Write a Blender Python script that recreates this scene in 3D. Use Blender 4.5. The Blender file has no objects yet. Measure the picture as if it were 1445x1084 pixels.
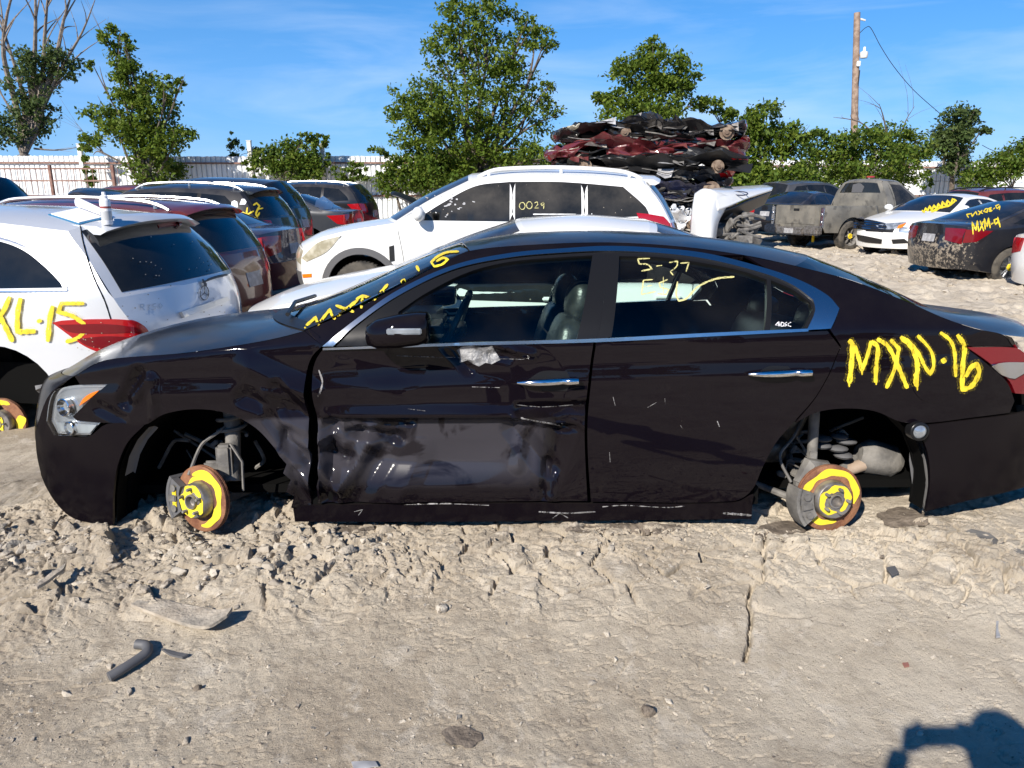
import bpy, bmesh, math, random, bisect
import numpy as np
from mathutils import Vector, Matrix, geometry
from mathutils.bvhtree import BVHTree
R = math.radians
random.seed(7)
SC = bpy.context.scene
COL = SC.collection

# ------------------------------------------------------------------ camera, sky, sun, exposure
F = 1060.0; PITCH = R(14.5); CAM = Vector((0, 0, 1.6))
cd = bpy.data.cameras.new('camera'); cam = bpy.data.objects.new('camera', cd); COL.objects.link(cam)
cd.sensor_width = 36; cd.lens = 36 * F / 1445; cd.clip_start = 0.02; cd.clip_end = 3000
cam.location = CAM; cam.rotation_euler = (R(90) - PITCH, 0, 0); SC.camera = cam
SUN_EL = R(34.1); SUN_DIR = Vector((0.781, 1.25, -1.0)).normalized()
W = bpy.data.worlds.new('World'); SC.world = W; W.use_nodes = True
nt = W.node_tree; nt.nodes.clear()
def _n(nt, t, **k):
    n = nt.nodes.new(t)
    for a, b in k.items(): setattr(n, a, b)
    return n
sky = _n(nt, 'ShaderNodeTexSky', sky_type='NISHITA', sun_disc=False, sun_elevation=SUN_EL, sun_rotation=R(212),
         air_density=.7, dust_density=0.0, ozone_density=4.0, altitude=300)
hs = _n(nt, 'ShaderNodeHueSaturation'); hs.inputs['Saturation'].default_value = 1.34; hs.inputs['Value'].default_value = 1.0
bg = _n(nt, 'ShaderNodeBackground'); bg.inputs[1].default_value = 0.104
out = _n(nt, 'ShaderNodeOutputWorld')
# thin cirrus in the sky itself
tc = _n(nt, 'ShaderNodeTexCoord'); mp = _n(nt, 'ShaderNodeMapping'); mp.inputs['Scale'].default_value = (1.6, 1.6, 9.0)
mp.inputs['Rotation'].default_value = (0.0, 0.22, 0.3)
nz = _n(nt, 'ShaderNodeTexNoise'); nz.inputs['Scale'].default_value = 2.1; nz.inputs['Detail'].default_value = 7; nz.inputs['Roughness'].default_value = 0.55; nz.inputs['Distortion'].default_value = 0.5
nb = _n(nt, 'ShaderNodeTexNoise'); nb.inputs['Scale'].default_value = 1.7; nb.inputs['Detail'].default_value = 2
cr = _n(nt, 'ShaderNodeMapRange'); cr.inputs[1].default_value = 0.42; cr.inputs[2].default_value = 0.72; cr.inputs[4].default_value = .78
cb = _n(nt, 'ShaderNodeMapRange'); cb.inputs[1].default_value = 0.36; cb.inputs[2].default_value = 0.60
sx = _n(nt, 'ShaderNodeSeparateXYZ'); cz = _n(nt, 'ShaderNodeMapRange'); cz.inputs[1].default_value = 0.36; cz.inputs[2].default_value = 0.04
mu = _n(nt, 'ShaderNodeMath', operation='MULTIPLY'); mu2 = _n(nt, 'ShaderNodeMath', operation='MULTIPLY')
mx = _n(nt, 'ShaderNodeMix', data_type='RGBA'); mx.inputs[7].default_value = (5.2, 6.3, 7.8, 1)
L = nt.links.new
L(tc.outputs['Generated'], mp.inputs[0]); L(mp.outputs[0], nz.inputs[0]); L(tc.outputs['Generated'], nb.inputs[0])
L(nz.outputs[0], cr.inputs[0]); L(nb.outputs[0], cb.inputs[0]); L(tc.outputs['Generated'], sx.inputs[0]); L(sx.outputs[2], cz.inputs[0])
L(cr.outputs[0], mu.inputs[0]); L(cb.outputs[0], mu.inputs[1]); L(mu.outputs[0], mu2.inputs[0]); L(cz.outputs[0], mu2.inputs[1])
gm = _n(nt, 'ShaderNodeMapRange'); gm.inputs[1].default_value = .42; gm.inputs[2].default_value = .0; gm.inputs[4].default_value = .80
hb_ = _n(nt, 'ShaderNodeMix', data_type='RGBA'); hb_.inputs[7].default_value = (1.45, 3.25, 6.4, 1)
L(sx.outputs[2], gm.inputs[0]); L(gm.outputs[0], hb_.inputs[0]); L(sky.outputs[0], hs.inputs['Color']); L(hs.outputs[0], hb_.inputs[6]); L(hb_.outputs[2], mx.inputs[6]); L(mu2.outputs[0], mx.inputs[0]); L(mx.outputs[2], bg.inputs[0]); L(bg.outputs[0], out.inputs[0])
sd = bpy.data.lights.new('sun', 'SUN'); sd.energy = 5.0; sd.angle = R(0.53); sd.color = (1.0, 0.93, 0.83)
so = bpy.data.objects.new('sun', sd); COL.objects.link(so); so.rotation_euler = SUN_DIR.to_track_quat('-Z', 'Y').to_euler(); so.location = (-20, -30, 30)
SC.view_settings.view_transform = 'Standard'; SC.view_settings.look = 'None'; SC.view_settings.gamma = 1
SC.view_settings.exposure = 0.55
SC.cycles.max_bounces = 10; SC.cycles.transparent_max_bounces = 16; SC.cycles.sample_clamp_indirect = 6

# ------------------------------------------------------------------ photo geometry helpers
_fw = Vector((0, math.cos(PITCH), -math.sin(PITCH))); _up = Vector((0, math.sin(PITCH), math.cos(PITCH))); _rt = Vector((1, 0, 0))
def ray(u, v): return _rt * ((u - 722.5) / F) + _up * (-(v - 542.0) / F) + _fw
def atY(u, v, Y): d = ray(u, v); return CAM + d * (Y / d.y)
def atZ(u, v, z=0.0): d = ray(u, v); return CAM + d * ((z - 1.6) / d.z)

# ------------------------------------------------------------------ small maths
class Crv:
    """monotone-ish cubic through (x, y) points"""
    def __init__(s, pts):
        s.x = [p[0] for p in pts]; s.y = [p[1] for p in pts]; n = len(pts)
        h = [s.x[i+1]-s.x[i] for i in range(n-1)]; d = [(s.y[i+1]-s.y[i])/h[i] for i in range(n-1)]
        m = [0.0]*n; m[0] = d[0]; m[-1] = d[-1]
        for i in range(1, n-1):
            if d[i-1]*d[i] > 0:
                w1 = 2*h[i]+h[i-1]; w2 = h[i]+2*h[i-1]; m[i] = (w1+w2)/(w1/d[i-1]+w2/d[i])
        s.m = m
    def __call__(s, t):
        x, y, m = s.x, s.y, s.m
        if t <= x[0]: return y[0]+m[0]*(t-x[0])
        if t >= x[-1]: return y[-1]+m[-1]*(t-x[-1])
        i = bisect.bisect_right(x, t)-1; h = x[i+1]-x[i]; q = (t-x[i])/h
        return (y[i]*(1+2*q)*(1-q)**2 + h*m[i]*q*(1-q)**2 + y[i+1]*q*q*(3-2*q) + h*m[i+1]*q*q*(q-1))
def sstep(a, b, x):
    t = min(1, max(0, (x-a)/(b-a))); return t*t*(3-2*t)
def smooth_line(pts, res, closed=False, ang=38):
    """Catmull-Rom through the points, sharp where the line turns by more than ang"""
    n = len(pts); P = [np.array(p[:2], float) if len(p) == 2 else np.array(p, float) for p in pts]
    def corner(i):
        if not closed and (i == 0 or i == n-1): return True
        a = P[i]-P[i-1]; b = P[(i+1) % n]-P[i]
        c = np.dot(a, b)/(np.linalg.norm(a)*np.linalg.norm(b)+1e-12)
        return c < math.cos(R(ang))
    co = [corner(i) for i in range(n)]; out = []
    for i in range(n if closed else n-1):
        j = (i+1) % n; p1, p2 = P[i], P[j]
        p0 = P[i-1] if not co[i] else p1-(p2-p1); p3 = P[(j+1) % n] if not co[j] else p2+(p2-p1)
        k = max(1, int(math.ceil(np.linalg.norm(p2-p1)/res)))
        d1 = np.linalg.norm(p1-p0); d2 = np.linalg.norm(p2-p1); d3 = np.linalg.norm(p3-p2)
        m1 = (p2-p0)/(d1+d2)*d2; m2 = (p3-p1)/(d2+d3)*d2
        for q in range(k):
            t = q/k; out.append(p1*(1+2*t)*(1-t)**2+m1*t*(1-t)**2+p2*t*t*(3-2*t)+m2*t*t*(t-1))
    if not closed: out.append(P[-1])
    return out
def inpoly(px, py, poly):
    c = np.zeros(len(px), bool); n = len(poly); j = n-1
    for i in range(n):
        xi, yi = poly[i][0], poly[i][1]; xj, yj = poly[j][0], poly[j][1]
        if yi != yj:
            c ^= ((yi > py) != (yj > py)) & (px < (xj-xi)*(py-yi)/(yj-yi)+xi)
        j = i
    return c
def shrink(poly, g):
    if not g: return poly
    n = len(poly); A = sum(poly[i-1][0]*poly[i][1]-poly[i][0]*poly[i-1][1] for i in range(n)); sg = 1 if A > 0 else -1
    out = []
    for i in range(n):
        a = poly[i]-poly[i-1]; b = poly[(i+1) % n]-poly[i]
        a = a/(np.linalg.norm(a)+1e-9); b = b/(np.linalg.norm(b)+1e-9); t = a+b; l = np.linalg.norm(t)
        if l < .2: out.append(poly[i]); continue
        t /= l; nrm = np.array([-t[1], t[0]])*sg; out.append(poly[i]+nrm*g/max(.5, l/2))
    return out
def tri2d(poly, res, holes=()):
    """triangulate a 2D outline with inner points on a grid; returns pts, tris, number of outline points"""
    poly = [np.asarray(p, float) for p in poly]
    allp = [tuple(p) for p in poly]; edges = [(i, (i+1) % len(poly)) for i in range(len(poly))]
    for h in holes:
        b = len(allp); allp += [tuple(p) for p in h]; edges += [(b+i, b+(i+1) % len(h)) for i in range(len(h))]
    A = np.array([p for p in poly]); lo, hi = A.min(0), A.max(0); rx, ry = (res, res) if not isinstance(res, tuple) else res
    gx, gy = np.meshgrid(np.arange(lo[0]+rx*.37, hi[0], rx), np.arange(lo[1]+ry*.41, hi[1], ry)); gx, gy = gx.ravel(), gy.ravel()
    if len(gx):
        k = inpoly(gx, gy, poly)
        for h in holes: k &= ~inpoly(gx, gy, h)
        gx, gy = gx[k], gy[k]
        B = np.array(allp)
        if len(gx):
            ok = np.ones(len(gx), bool)
            for s in range(0, len(gx), 2000):
                dd = (((gx[s:s+2000, None]-B[None, :, 0])/rx)**2+((gy[s:s+2000, None]-B[None, :, 1])/ry)**2).min(1); ok[s:s+2000] = dd > .16
            allp += list(zip(gx[ok], gy[ok]))
    vs, es, fs, ov, oe, of = geometry.delaunay_2d_cdt([Vector((float(p[0]), float(p[1]))) for p in allp], edges, [], 0, 1e-6)
    V = np.array([(v.x, v.y) for v in vs]); FF = [tuple(f) for f in fs]
    cx = np.array([V[list(f)].mean(0) for f in FF]); k = inpoly(cx[:, 0], cx[:, 1], poly)
    for h in holes: k &= ~inpoly(cx[:, 0], cx[:, 1], h)
    return V, [f for f, q in zip(FF, k) if q]

# ------------------------------------------------------------------ objects
def mk(name, verts, faces, mat, parent=None, smooth=True, mats=None, midx=None, sharp=None):
    me = bpy.data.meshes.new(name); me.from_pydata([tuple(v) for v in verts], [], [tuple(f) for f in faces])
    for m in (mats or [mat]): me.materials.append(m)
    if midx is not None: me.polygons.foreach_set('material_index', list(midx))
    me.polygons.foreach_set('use_smooth', [bool(smooth)]*len(me.polygons)); me.update()
    if sharp and smooth: me.set_sharp_from_angle(angle=R(sharp))
    o = bpy.data.objects.new(name, me); COL.objects.link(o)
    if parent is not None: o.parent = parent
    return o
def tag(o, label=None, cat=None, group=None, kind=None):
    if label: o['label'] = label
    if cat: o['category'] = cat
    if group: o['group'] = group
    if kind: o['kind'] = kind
    return o
def empty(name, loc, rz=0, label=None, cat=None, group=None, rx=0, ry=0):
    o = bpy.data.objects.new(name, None); COL.objects.link(o); o.location = loc; o.rotation_euler = (rx, ry, rz); o.empty_display_size = .2
    return tag(o, label, cat, group)
class MB:
    """collects simple shapes into one mesh"""
    def __init__(s): s.v = []; s.f = []; s.m = []
    def add(s, v, f, m=0):
        b = len(s.v); s.v += [Vector(p) for p in v]; s.f += [tuple(i+b for i in q) for q in f]; s.m += [m]*len(f); return s
    def box(s, c, d, rot=None, m=0, bev=0.0, M=None, seg=2):
        bm = bmesh.new(); bmesh.ops.create_cube(bm, size=1)
        for v in bm.verts: v.co = Vector((v.co.x*d[0], v.co.y*d[1], v.co.z*d[2]))
        if bev: bmesh.ops.bevel(bm, geom=bm.edges[:]+bm.verts[:], offset=bev, segments=seg, affect='EDGES')
        mat = Matrix.Translation(c) @ (rot if rot is not None else Matrix.Identity(4))
        if M is not None: mat = M @ mat
        bm.verts.index_update(); s.add([mat @ v.co for v in bm.verts], [[v.index for v in f.verts] for f in bm.faces], m); bm.free(); return s
    def tube(s, pts, r, n=8, m=0, cap=True):
        pts = [Vector(p) for p in pts]; rr = r if isinstance(r, (list, tuple)) else [r]*len(pts); V = []; Fc = []; prev = None
        for i, p in enumerate(pts):
            t = (pts[min(i+1, len(pts)-1)]-pts[max(i-1, 0)])
            t = t.normalized() if t.length > 1e-9 else Vector((0, 0, 1))
            if prev is None: a = t.orthogonal().normalized()
            else: a = (prev-t*prev.dot(t)); a = a.normalized() if a.length > 1e-6 else t.orthogonal().normalized()
            prev = a; b = t.cross(a)
            for k in range(n): w = 2*math.pi*k/n; V.append(p+(a*math.cos(w)+b*math.sin(w))*rr[i])
        for i in range(len(pts)-1):
            for k in range(n): Fc.append((i*n+k, i*n+(k+1) % n, (i+1)*n+(k+1) % n, (i+1)*n+k))
        if cap: Fc.append(tuple(range(n-1, -1, -1))); Fc.append(tuple((len(pts)-1)*n+k for k in range(n)))
        return s.add(V, Fc, m)
    def lathe(s, prof, M=None, n=32, m=0, close=False):
        """prof: (radius, height) turned about local z"""
        V = []; Fc = []; M = M or Matrix.Identity(4)
        for r_, h in prof:
            for k in range(n): w = 2*math.pi*k/n; V.append(M @ Vector((r_*math.cos(w), r_*math.sin(w), h)))
        q = len(prof)
        for i in range(q-1 if not close else q):
            j = (i+1) % q
            for k in range(n): Fc.append((i*n+k, i*n+(k+1) % n, j*n+(k+1) % n, j*n+k))
        return s.add(V, Fc, m)
    def sph(s, c, r, n=10, m=0, jit=0, M=None):
        bm = bmesh.new(); bmesh.ops.create_icosphere(bm, subdivisions=2 if n > 6 else 1, radius=1)
        r3 = r if isinstance(r, (tuple, list)) else (r, r, r)
        P = []
        for v in bm.verts:
            k = 1+random.uniform(-jit, jit); q = Vector((v.co.x*r3[0]*k, v.co.y*r3[1]*k, v.co.z*r3[2]*k))
            if M is not None: q = M @ q
            P.append(q+Vector(c))
        bm.verts.index_update(); s.add(P, [[v.index for v in f.verts] for f in bm.faces], m); bm.free(); return s
    def build(s, name, mat, parent=None, smooth=True, sharp=40):
        ms = mat if isinstance(mat, list) else [mat]
        return mk(name, s.v, s.f, None, parent, smooth, ms, s.m, sharp)

# ------------------------------------------------------------------ materials
def newmat(name):
    m = bpy.data.materials.new(name); m.use_nodes = True; t = m.node_tree; return m, t, t.nodes['Principled BSDF']
def setp(b, **k):
    for a, v in k.items(): b.inputs[a].default_value = v
def pm(name, col, rough=.5, metal=0., coat=0., **k):
    m, t, b = newmat(name); setp(b, **{'Base Color': (*col, 1), 'Roughness': rough, 'Metallic': metal, 'Coat Weight': coat, 'Coat Roughness': .04}); setp(b, **k); return m
def nm(name, c1, c2, scale=5, rough=.7, lo=.4, hi=.6, detail=6, bump=0, bscale=None, metal=0., coat=0., rough2=None, obj=True, c3=None, s3=1.0, t3=(.55, .7)):
    """two (or three) colours broken up by noise, with optional bump"""
    m, t, b = newmat(name); setp(b, Roughness=rough, Metallic=metal, **{'Coat Weight': coat})
    tc = _n(t, 'ShaderNodeTexCoord'); n1 = _n(t, 'ShaderNodeTexNoise'); n1.inputs['Scale'].default_value = scale; n1.inputs['Detail'].default_value = detail
    mr = _n(t, 'ShaderNodeMapRange'); mr.inputs[1].default_value = lo; mr.inputs[2].default_value = hi
    mx = _n(t, 'ShaderNodeMix', data_type='RGBA'); mx.inputs[6].default_value = (*c1, 1); mx.inputs[7].default_value = (*c2, 1)
    k = t.links.new; o = tc.outputs['Object']
    k(o, n1.inputs[0]); k(n1.outputs[0], mr.inputs[0]); k(mr.outputs[0], mx.inputs[0]); last = mx.outputs[2]
    if c3 is not None:
        n3 = _n(t, 'ShaderNodeTexNoise'); n3.inputs['Scale'].default_value = s3; n3.inputs['Detail'].default_value = 5
        m3 = _n(t, 'ShaderNodeMapRange'); m3.inputs[1].default_value = t3[0]; m3.inputs[2].default_value = t3[1]
        x3 = _n(t, 'ShaderNodeMix', data_type='RGBA'); x3.inputs[7].default_value = (*c3, 1)
        k(o, n3.inputs[0]); k(n3.outputs[0], m3.inputs[0]); k(m3.outputs[0], x3.inputs[0]); k(last, x3.inputs[6]); last = x3.outputs[2]
    k(last, b.inputs['Base Color'])
    if rough2 is not None:
        r2 = _n(t, 'ShaderNodeMapRange'); r2.inputs[1].default_value = lo; r2.inputs[2].default_value = hi; r2.inputs[3].default_value = rough; r2.inputs[4].default_value = rough2
        k(n1.outputs[0], r2.inputs[0]); k(r2.outputs[0], b.inputs['Roughness'])
    if bump:
        n2 = _n(t, 'ShaderNodeTexNoise'); n2.inputs['Scale'].default_value = bscale or scale*4; n2.inputs['Detail'].default_value = 8
        bu = _n(t, 'ShaderNodeBump'); bu.inputs['Strength'].default_value = bump; bu.inputs['Distance'].default_value = .02
        k(o, n2.inputs[0]); k(n2.outputs[0], bu.inputs['Height']); k(bu.outputs[0], b.inputs['Normal'])
    return m
def paint(name, col, dust=.3, metal=.0, rough=.35, flake=None, dcol=(.30, .26, .21), spots=.0, mud=0, coat=1.0, spec=.25):
    """clear-coated car paint with dust that has settled on upward faces, and dirt specks"""
    m, t, b = newmat(name); k = t.links.new
    tc = _n(t, 'ShaderNodeTexCoord'); ge = _n(t, 'ShaderNodeNewGeometry'); sp = _n(t, 'ShaderNodeSeparateXYZ'); k(ge.outputs['Normal'], sp.inputs[0])
    n1 = _n(t, 'ShaderNodeTexNoise'); n1.inputs['Scale'].default_value = 3.1; n1.inputs['Detail'].default_value = 9; n1.inputs['Roughness'].default_value = .65; k(tc.outputs['Object'], n1.inputs[0])
    up = _n(t, 'ShaderNodeMapRange'); up.inputs[1].default_value = .1; up.inputs[2].default_value = 1.; up.inputs[3].default_value = .12; up.inputs[4].default_value = 1.; k(sp.outputs[2], up.inputs[0])
    a = _n(t, 'ShaderNodeMapRange'); a.inputs[1].default_value = .3; a.inputs[2].default_value = .75; k(n1.outputs[0], a.inputs[0])
    mu = _n(t, 'ShaderNodeMath', operation='MULTIPLY'); k(up.outputs[0], mu.inputs[0]); k(a.outputs[0], mu.inputs[1])
    m2 = _n(t, 'ShaderNodeMath', operation='MULTIPLY'); m2.inputs[1].default_value = dust; k(mu.outputs[0], m2.inputs[0]); fac = m2.outputs[0]
    if spots:
        v = _n(t, 'ShaderNodeTexVoronoi'); v.inputs['Scale'].default_value = 13; v.inputs['Randomness'].default_value = 1; k(tc.outputs['Object'], v.inputs[0])
        n4 = _n(t, 'ShaderNodeTexNoise'); n4.inputs['Scale'].default_value = 2.2; k(tc.outputs['Object'], n4.inputs[0])
        s1 = _n(t, 'ShaderNodeMapRange'); s1.inputs[1].default_value = .42; s1.inputs[2].default_value = .75; s1.inputs[3].default_value = 0; s1.inputs[4].default_value = spots; k(n4.outputs[0], s1.inputs[0])
        c = _n(t, 'ShaderNodeMath', operation='LESS_THAN'); k(v.outputs['Distance'], c.inputs[0]); k(s1.outputs[0], c.inputs[1])
        mm = _n(t, 'ShaderNodeMath', operation='MAXIMUM'); k(fac, mm.inputs[0]); k(c.outputs[0], mm.inputs[1]); fac = mm.outputs[0]
    if mud:
        v = _n(t, 'ShaderNodeTexNoise'); v.inputs['Scale'].default_value = 13; v.inputs['Detail'].default_value = 8; v.inputs['Roughness'].default_value = .8; k(tc.outputs['Object'], v.inputs[0])
        sx = _n(t, 'ShaderNodeSeparateXYZ'); k(tc.outputs['Object'], sx.inputs[0])
        g = _n(t, 'ShaderNodeMapRange'); g.inputs[1].default_value = mud[0]; g.inputs[2].default_value = mud[1]; g.inputs[3].default_value = -.25; g.inputs[4].default_value = mud[2]; k(sx.outputs[0], g.inputs[0])
        gz = _n(t, 'ShaderNodeMapRange'); gz.inputs[1].default_value = .75; gz.inputs[2].default_value = 1.15; gz.inputs[3].default_value = 0; gz.inputs[4].default_value = -.35; k(sx.outputs[2], gz.inputs[0])
        ad = _n(t, 'ShaderNodeMath', operation='ADD'); k(v.outputs[0], ad.inputs[0]); k(g.outputs[0], ad.inputs[1])
        a2 = _n(t, 'ShaderNodeMath', operation='ADD'); k(ad.outputs[0], a2.inputs[0]); k(gz.outputs[0], a2.inputs[1])
        st = _n(t, 'ShaderNodeMapRange'); st.inputs[1].default_value = .60; st.inputs[2].default_value = .63; k(a2.outputs[0], st.inputs[0])
        mm = _n(t, 'ShaderNodeMath', operation='MAXIMUM'); k(fac, mm.inputs[0]); k(st.outputs[0], mm.inputs[1]); fac = mm.outputs[0]
    mx = _n(t, 'ShaderNodeMix', data_type='RGBA'); mx.inputs[6].default_value = (*col, 1); mx.inputs[7].default_value = (*dcol, 1); k(fac, mx.inputs[0]); k(mx.outputs[2], b.inputs['Base Color'])
    if flake:
        fr = _n(t, 'ShaderNodeLayerWeight'); fr.inputs[0].default_value = .35; fm = _n(t, 'ShaderNodeMix', data_type='RGBA'); fm.inputs[6].default_value = (*flake, 1); fm.inputs[7].default_value = (*col, 1)
        k(fr.outputs['Facing'], fm.inputs[0]); k(fm.outputs[2], mx.inputs[6])
    setp(b, Metallic=metal, Roughness=rough, **{'Coat Roughness': .03})
    cw = _n(t, 'ShaderNodeMapRange'); cw.inputs[3].default_value = coat; cw.inputs[4].default_value = 0; k(fac, cw.inputs[0]); k(cw.outputs[0], b.inputs['Coat Weight'])
    rr = _n(t, 'ShaderNodeMapRange'); rr.inputs[3].default_value = rough; rr.inputs[4].default_value = .9; k(fac, rr.inputs[0]); k(rr.outputs[0], b.inputs['Roughness'])
    cr_ = _n(t, 'ShaderNodeMapRange'); cr_.inputs[2].default_value = .3; cr_.inputs[3].default_value = .02; cr_.inputs[4].default_value = .25; k(fac, cr_.inputs[0]); k(cr_.outputs[0], b.inputs['Coat Roughness'])
    b.inputs['Specular IOR Level'].default_value = spec
    if metal:
        me_ = _n(t, 'ShaderNodeMapRange'); me_.inputs[3].default_value = metal; me_.inputs[4].default_value = 0; k(fac, me_.inputs[0]); k(me_.outputs[0], b.inputs['Metallic'])
    return m
def glass(name, tint, gloss=.0, dirt=.04, ior=1.5):
    """thin pane: tinted see-through plus mirror reflection by Fresnel, a film of dust"""
    m, t, b = newmat(name); t.nodes.remove(b); k = t.links.new; o = t.nodes['Material Output']
    tr = _n(t, 'ShaderNodeBsdfTransparent'); tr.inputs[0].default_value = (*tint, 1); gl = _n(t, 'ShaderNodeBsdfGlossy'); gl.inputs['Roughness'].default_value = .01
    fr = _n(t, 'ShaderNodeFresnel'); fr.inputs[0].default_value = ior; m1 = _n(t, 'ShaderNodeMixShader'); k(fr.outputs[0], m1.inputs[0]); k(tr.outputs[0], m1.inputs[1]); k(gl.outputs[0], m1.inputs[2])
    df = _n(t, 'ShaderNodeBsdfDiffuse'); df.inputs[0].default_value = (.35, .31, .25, 1); tc = _n(t, 'ShaderNodeTexCoord'); nz = _n(t, 'ShaderNodeTexNoise'); nz.inputs['Scale'].default_value = 4; nz.inputs['Detail'].default_value = 8
    k(tc.outputs['Object'], nz.inputs[0]); mr = _n(t, 'ShaderNodeMapRange'); mr.inputs[1].default_value = .4; mr.inputs[2].default_value = .8; mr.inputs[4].default_value = dirt; k(nz.outputs[0], mr.inputs[0])
    m2 = _n(t, 'ShaderNodeMixShader'); k(mr.outputs[0], m2.inputs[0]); k(m1.outputs[0], m2.inputs[1]); k(df.outputs[0], m2.inputs[2]); k(m2.outputs[0], o.inputs[0]); return m
M = {}
M['black_paint'] = paint('black_cherry_paint', (.0015, .0013, .0018), dust=.028, spec=.0, coat=.52, rough=.3, flake=(.0045, .003, .005), spots=.03)
M['bumper_black'] = paint('bumper_black_paint', (.0018, .0015, .002), dust=.05, spec=.0, coat=.40, rough=.3, spots=.03, flake=(.0045, .003, .005))
for n_ in M['bumper_black'].node_tree.nodes:
    if n_.type == 'MAP_RANGE' and abs(n_.inputs[3].default_value-.02) < 1e-4 and abs(n_.inputs[4].default_value-.25) < 1e-4: n_.inputs[3].default_value = .16
M['black_dusty'] = paint('dusty_black_paint', (.004, .004, .005), dust=.32, spec=.1, coat=.55, rough=.35, spots=.03, dcol=(.16, .145, .13))
M['white_paint'] = paint('white_paint', (.78, .78, .76), dust=.22, spots=.10, rough=.4)
M['silver_paint'] = paint('silver_paint', (.70, .72, .75), dust=.22, metal=.35, rough=.4, spots=.07)
M['red_paint'] = paint('maroon_paint', (.11, .012, .016), dust=.25, rough=.35, spots=.08)
M['blue_paint'] = paint('navy_paint', (.010, .014, .045), dust=.25, rough=.35)
M['black2'] = paint('black_paint', (.008, .008, .010), dust=.22, rough=.35, spots=.05)
M['mudblack'] = paint('mud_splashed_black_paint', (.008, .009, .013), dust=.3, rough=.35, mud=(1.25, 2.4, .10), dcol=(.27, .23, .18))
M['grey_paint'] = paint('dark_grey_paint', (.035, .040, .050), dust=.3, rough=.35)
M['tan_paint'] = nm('dusty_tan_paint', (.135, .128, .112), (.21, .195, .165), scale=2.2, rough=.5, coat=.2, c3=(.085, .08, .07), s3=5)
M['bright_red'] = paint('bright_red_paint', (.45, .012, .02), dust=.2, rough=.35)
M['dark_glass'] = paint('dark_tinted_glass', (.006, .008, .010), dust=.10, rough=.05, coat=.6, spots=.05)
M['muddy_glass'] = paint('dusty_tinted_glass', (.012, .013, .013), dust=.35, rough=.08, coat=.5, spots=.16)
M['glass'] = glass('side_glass', (.84, .985, .945), ior=1.5, dirt=.022)
M['wglass'] = glass('windscreen_glass', (.72, .86, .84), dirt=.10)
M['trim'] = pm('black_plastic_trim', (.012, .012, .013), .45)
M['gloss_trim'] = pm('gloss_black_trim', (.010, .010, .011), .30, **{'Specular IOR Level': .22})
M['grey_plastic'] = pm('weathered_grey_plastic', (.10, .10, .105), .6)
M['dark'] = pm('dark_underbody', (.004, .004, .004), .9, **{'Specular IOR Level': .08})
M['chrome'] = pm('chrome', (.72, .73, .75), .10, 1.0)
M['satin'] = pm('brushed_window_trim', (.62, .63, .65), .22, 1.0)
def marker(name, c, c2, lo, hi, sc, frac=1.0):
    """opaque marker or spray paint that breaks up into streaks and specks"""
    m, t, b = newmat(name); k = t.links.new; o = t.nodes['Material Output']; setp(b, Roughness=.6); tc = _n(t, 'ShaderNodeTexCoord'); mp = _n(t, 'ShaderNodeMapping'); mp.inputs['Scale'].default_value = (1, 1, .45); k(tc.outputs['Object'], mp.inputs[0])
    n1 = _n(t, 'ShaderNodeTexNoise'); n1.inputs['Scale'].default_value = sc; n1.inputs['Detail'].default_value = 5; n1.inputs['Roughness'].default_value = .7; k(mp.outputs[0], n1.inputs[0])
    r1 = _n(t, 'ShaderNodeMapRange'); r1.inputs[1].default_value = lo; r1.inputs[2].default_value = hi; r1.inputs[4].default_value = frac; k(n1.outputs[0], r1.inputs[0])
    n2 = _n(t, 'ShaderNodeTexNoise'); n2.inputs['Scale'].default_value = 22; k(tc.outputs['Object'], n2.inputs[0]); r2 = _n(t, 'ShaderNodeMapRange'); r2.inputs[1].default_value = .35; r2.inputs[2].default_value = .65; k(n2.outputs[0], r2.inputs[0])
    mx = _n(t, 'ShaderNodeMix', data_type='RGBA'); mx.inputs[6].default_value = (*c, 1); mx.inputs[7].default_value = (*c2, 1); k(r2.outputs[0], mx.inputs[0]); k(mx.outputs[2], b.inputs['Base Color'])
    tr = _n(t, 'ShaderNodeBsdfTransparent'); ms = _n(t, 'ShaderNodeMixShader'); k(r1.outputs[0], ms.inputs[0]); k(tr.outputs[0], ms.inputs[1]); k(b.outputs[0], ms.inputs[2]); k(ms.outputs[0], o.inputs[0]); return m
M['yellow'] = marker('yellow_marker_paint', (.80, .62, .03), (.62, .46, .02), .28, .44, 75)
M['yellow_solid'] = marker('yellow_spray_paint', (.80, .62, .03), (.70, .54, .03), .20, .30, 40)
M['overspray'] = marker('yellow_overspray', (.80, .62, .03), (.70, .54, .03), .52, .66, 330, .55)
M['scratch'] = marker('bare_scratch', (.30, .29, .29), (.16, .155, .15), .40, .55, 45)
M['pale_yellow'] = marker('pale_yellow_chalk', (.62, .57, .22), (.5, .46, .2), .33, .5, 120)
M['red_lens'] = pm('red_lens', (.38, .006, .010), .12, coat=1.0)
M['dark_red_lens'] = pm('dark_red_lens', (.15, .004, .009), .15, coat=.4)
M['clear_lens'] = nm('clear_lamp_lens', (.30, .33, .36), (.62, .66, .70), scale=9, rough=.12, coat=1.0, metal=.55)
M['lens'] = glass('clear_lens_glass', (.93, .95, .96), dirt=.03)
M['lampin'] = pm('silver_lamp_housing', (.55, .58, .62), .25, .75)
M['hazy_lens'] = nm('yellowed_lamp_lens', (.34, .31, .22), (.55, .52, .42), scale=9, rough=.25, coat=.6)
M['amber'] = pm('amber_lens', (.85, .20, .01), .15, coat=1.0)
M['leather'] = nm('black_leather', (.016, .017, .017), (.030, .031, .030), scale=20, rough=.36, bump=.1)
M['rubber'] = nm('dusty_tyre_rubber', (.022, .021, .020), (.09, .08, .066), scale=6, rough=.9, bump=.2)
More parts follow.
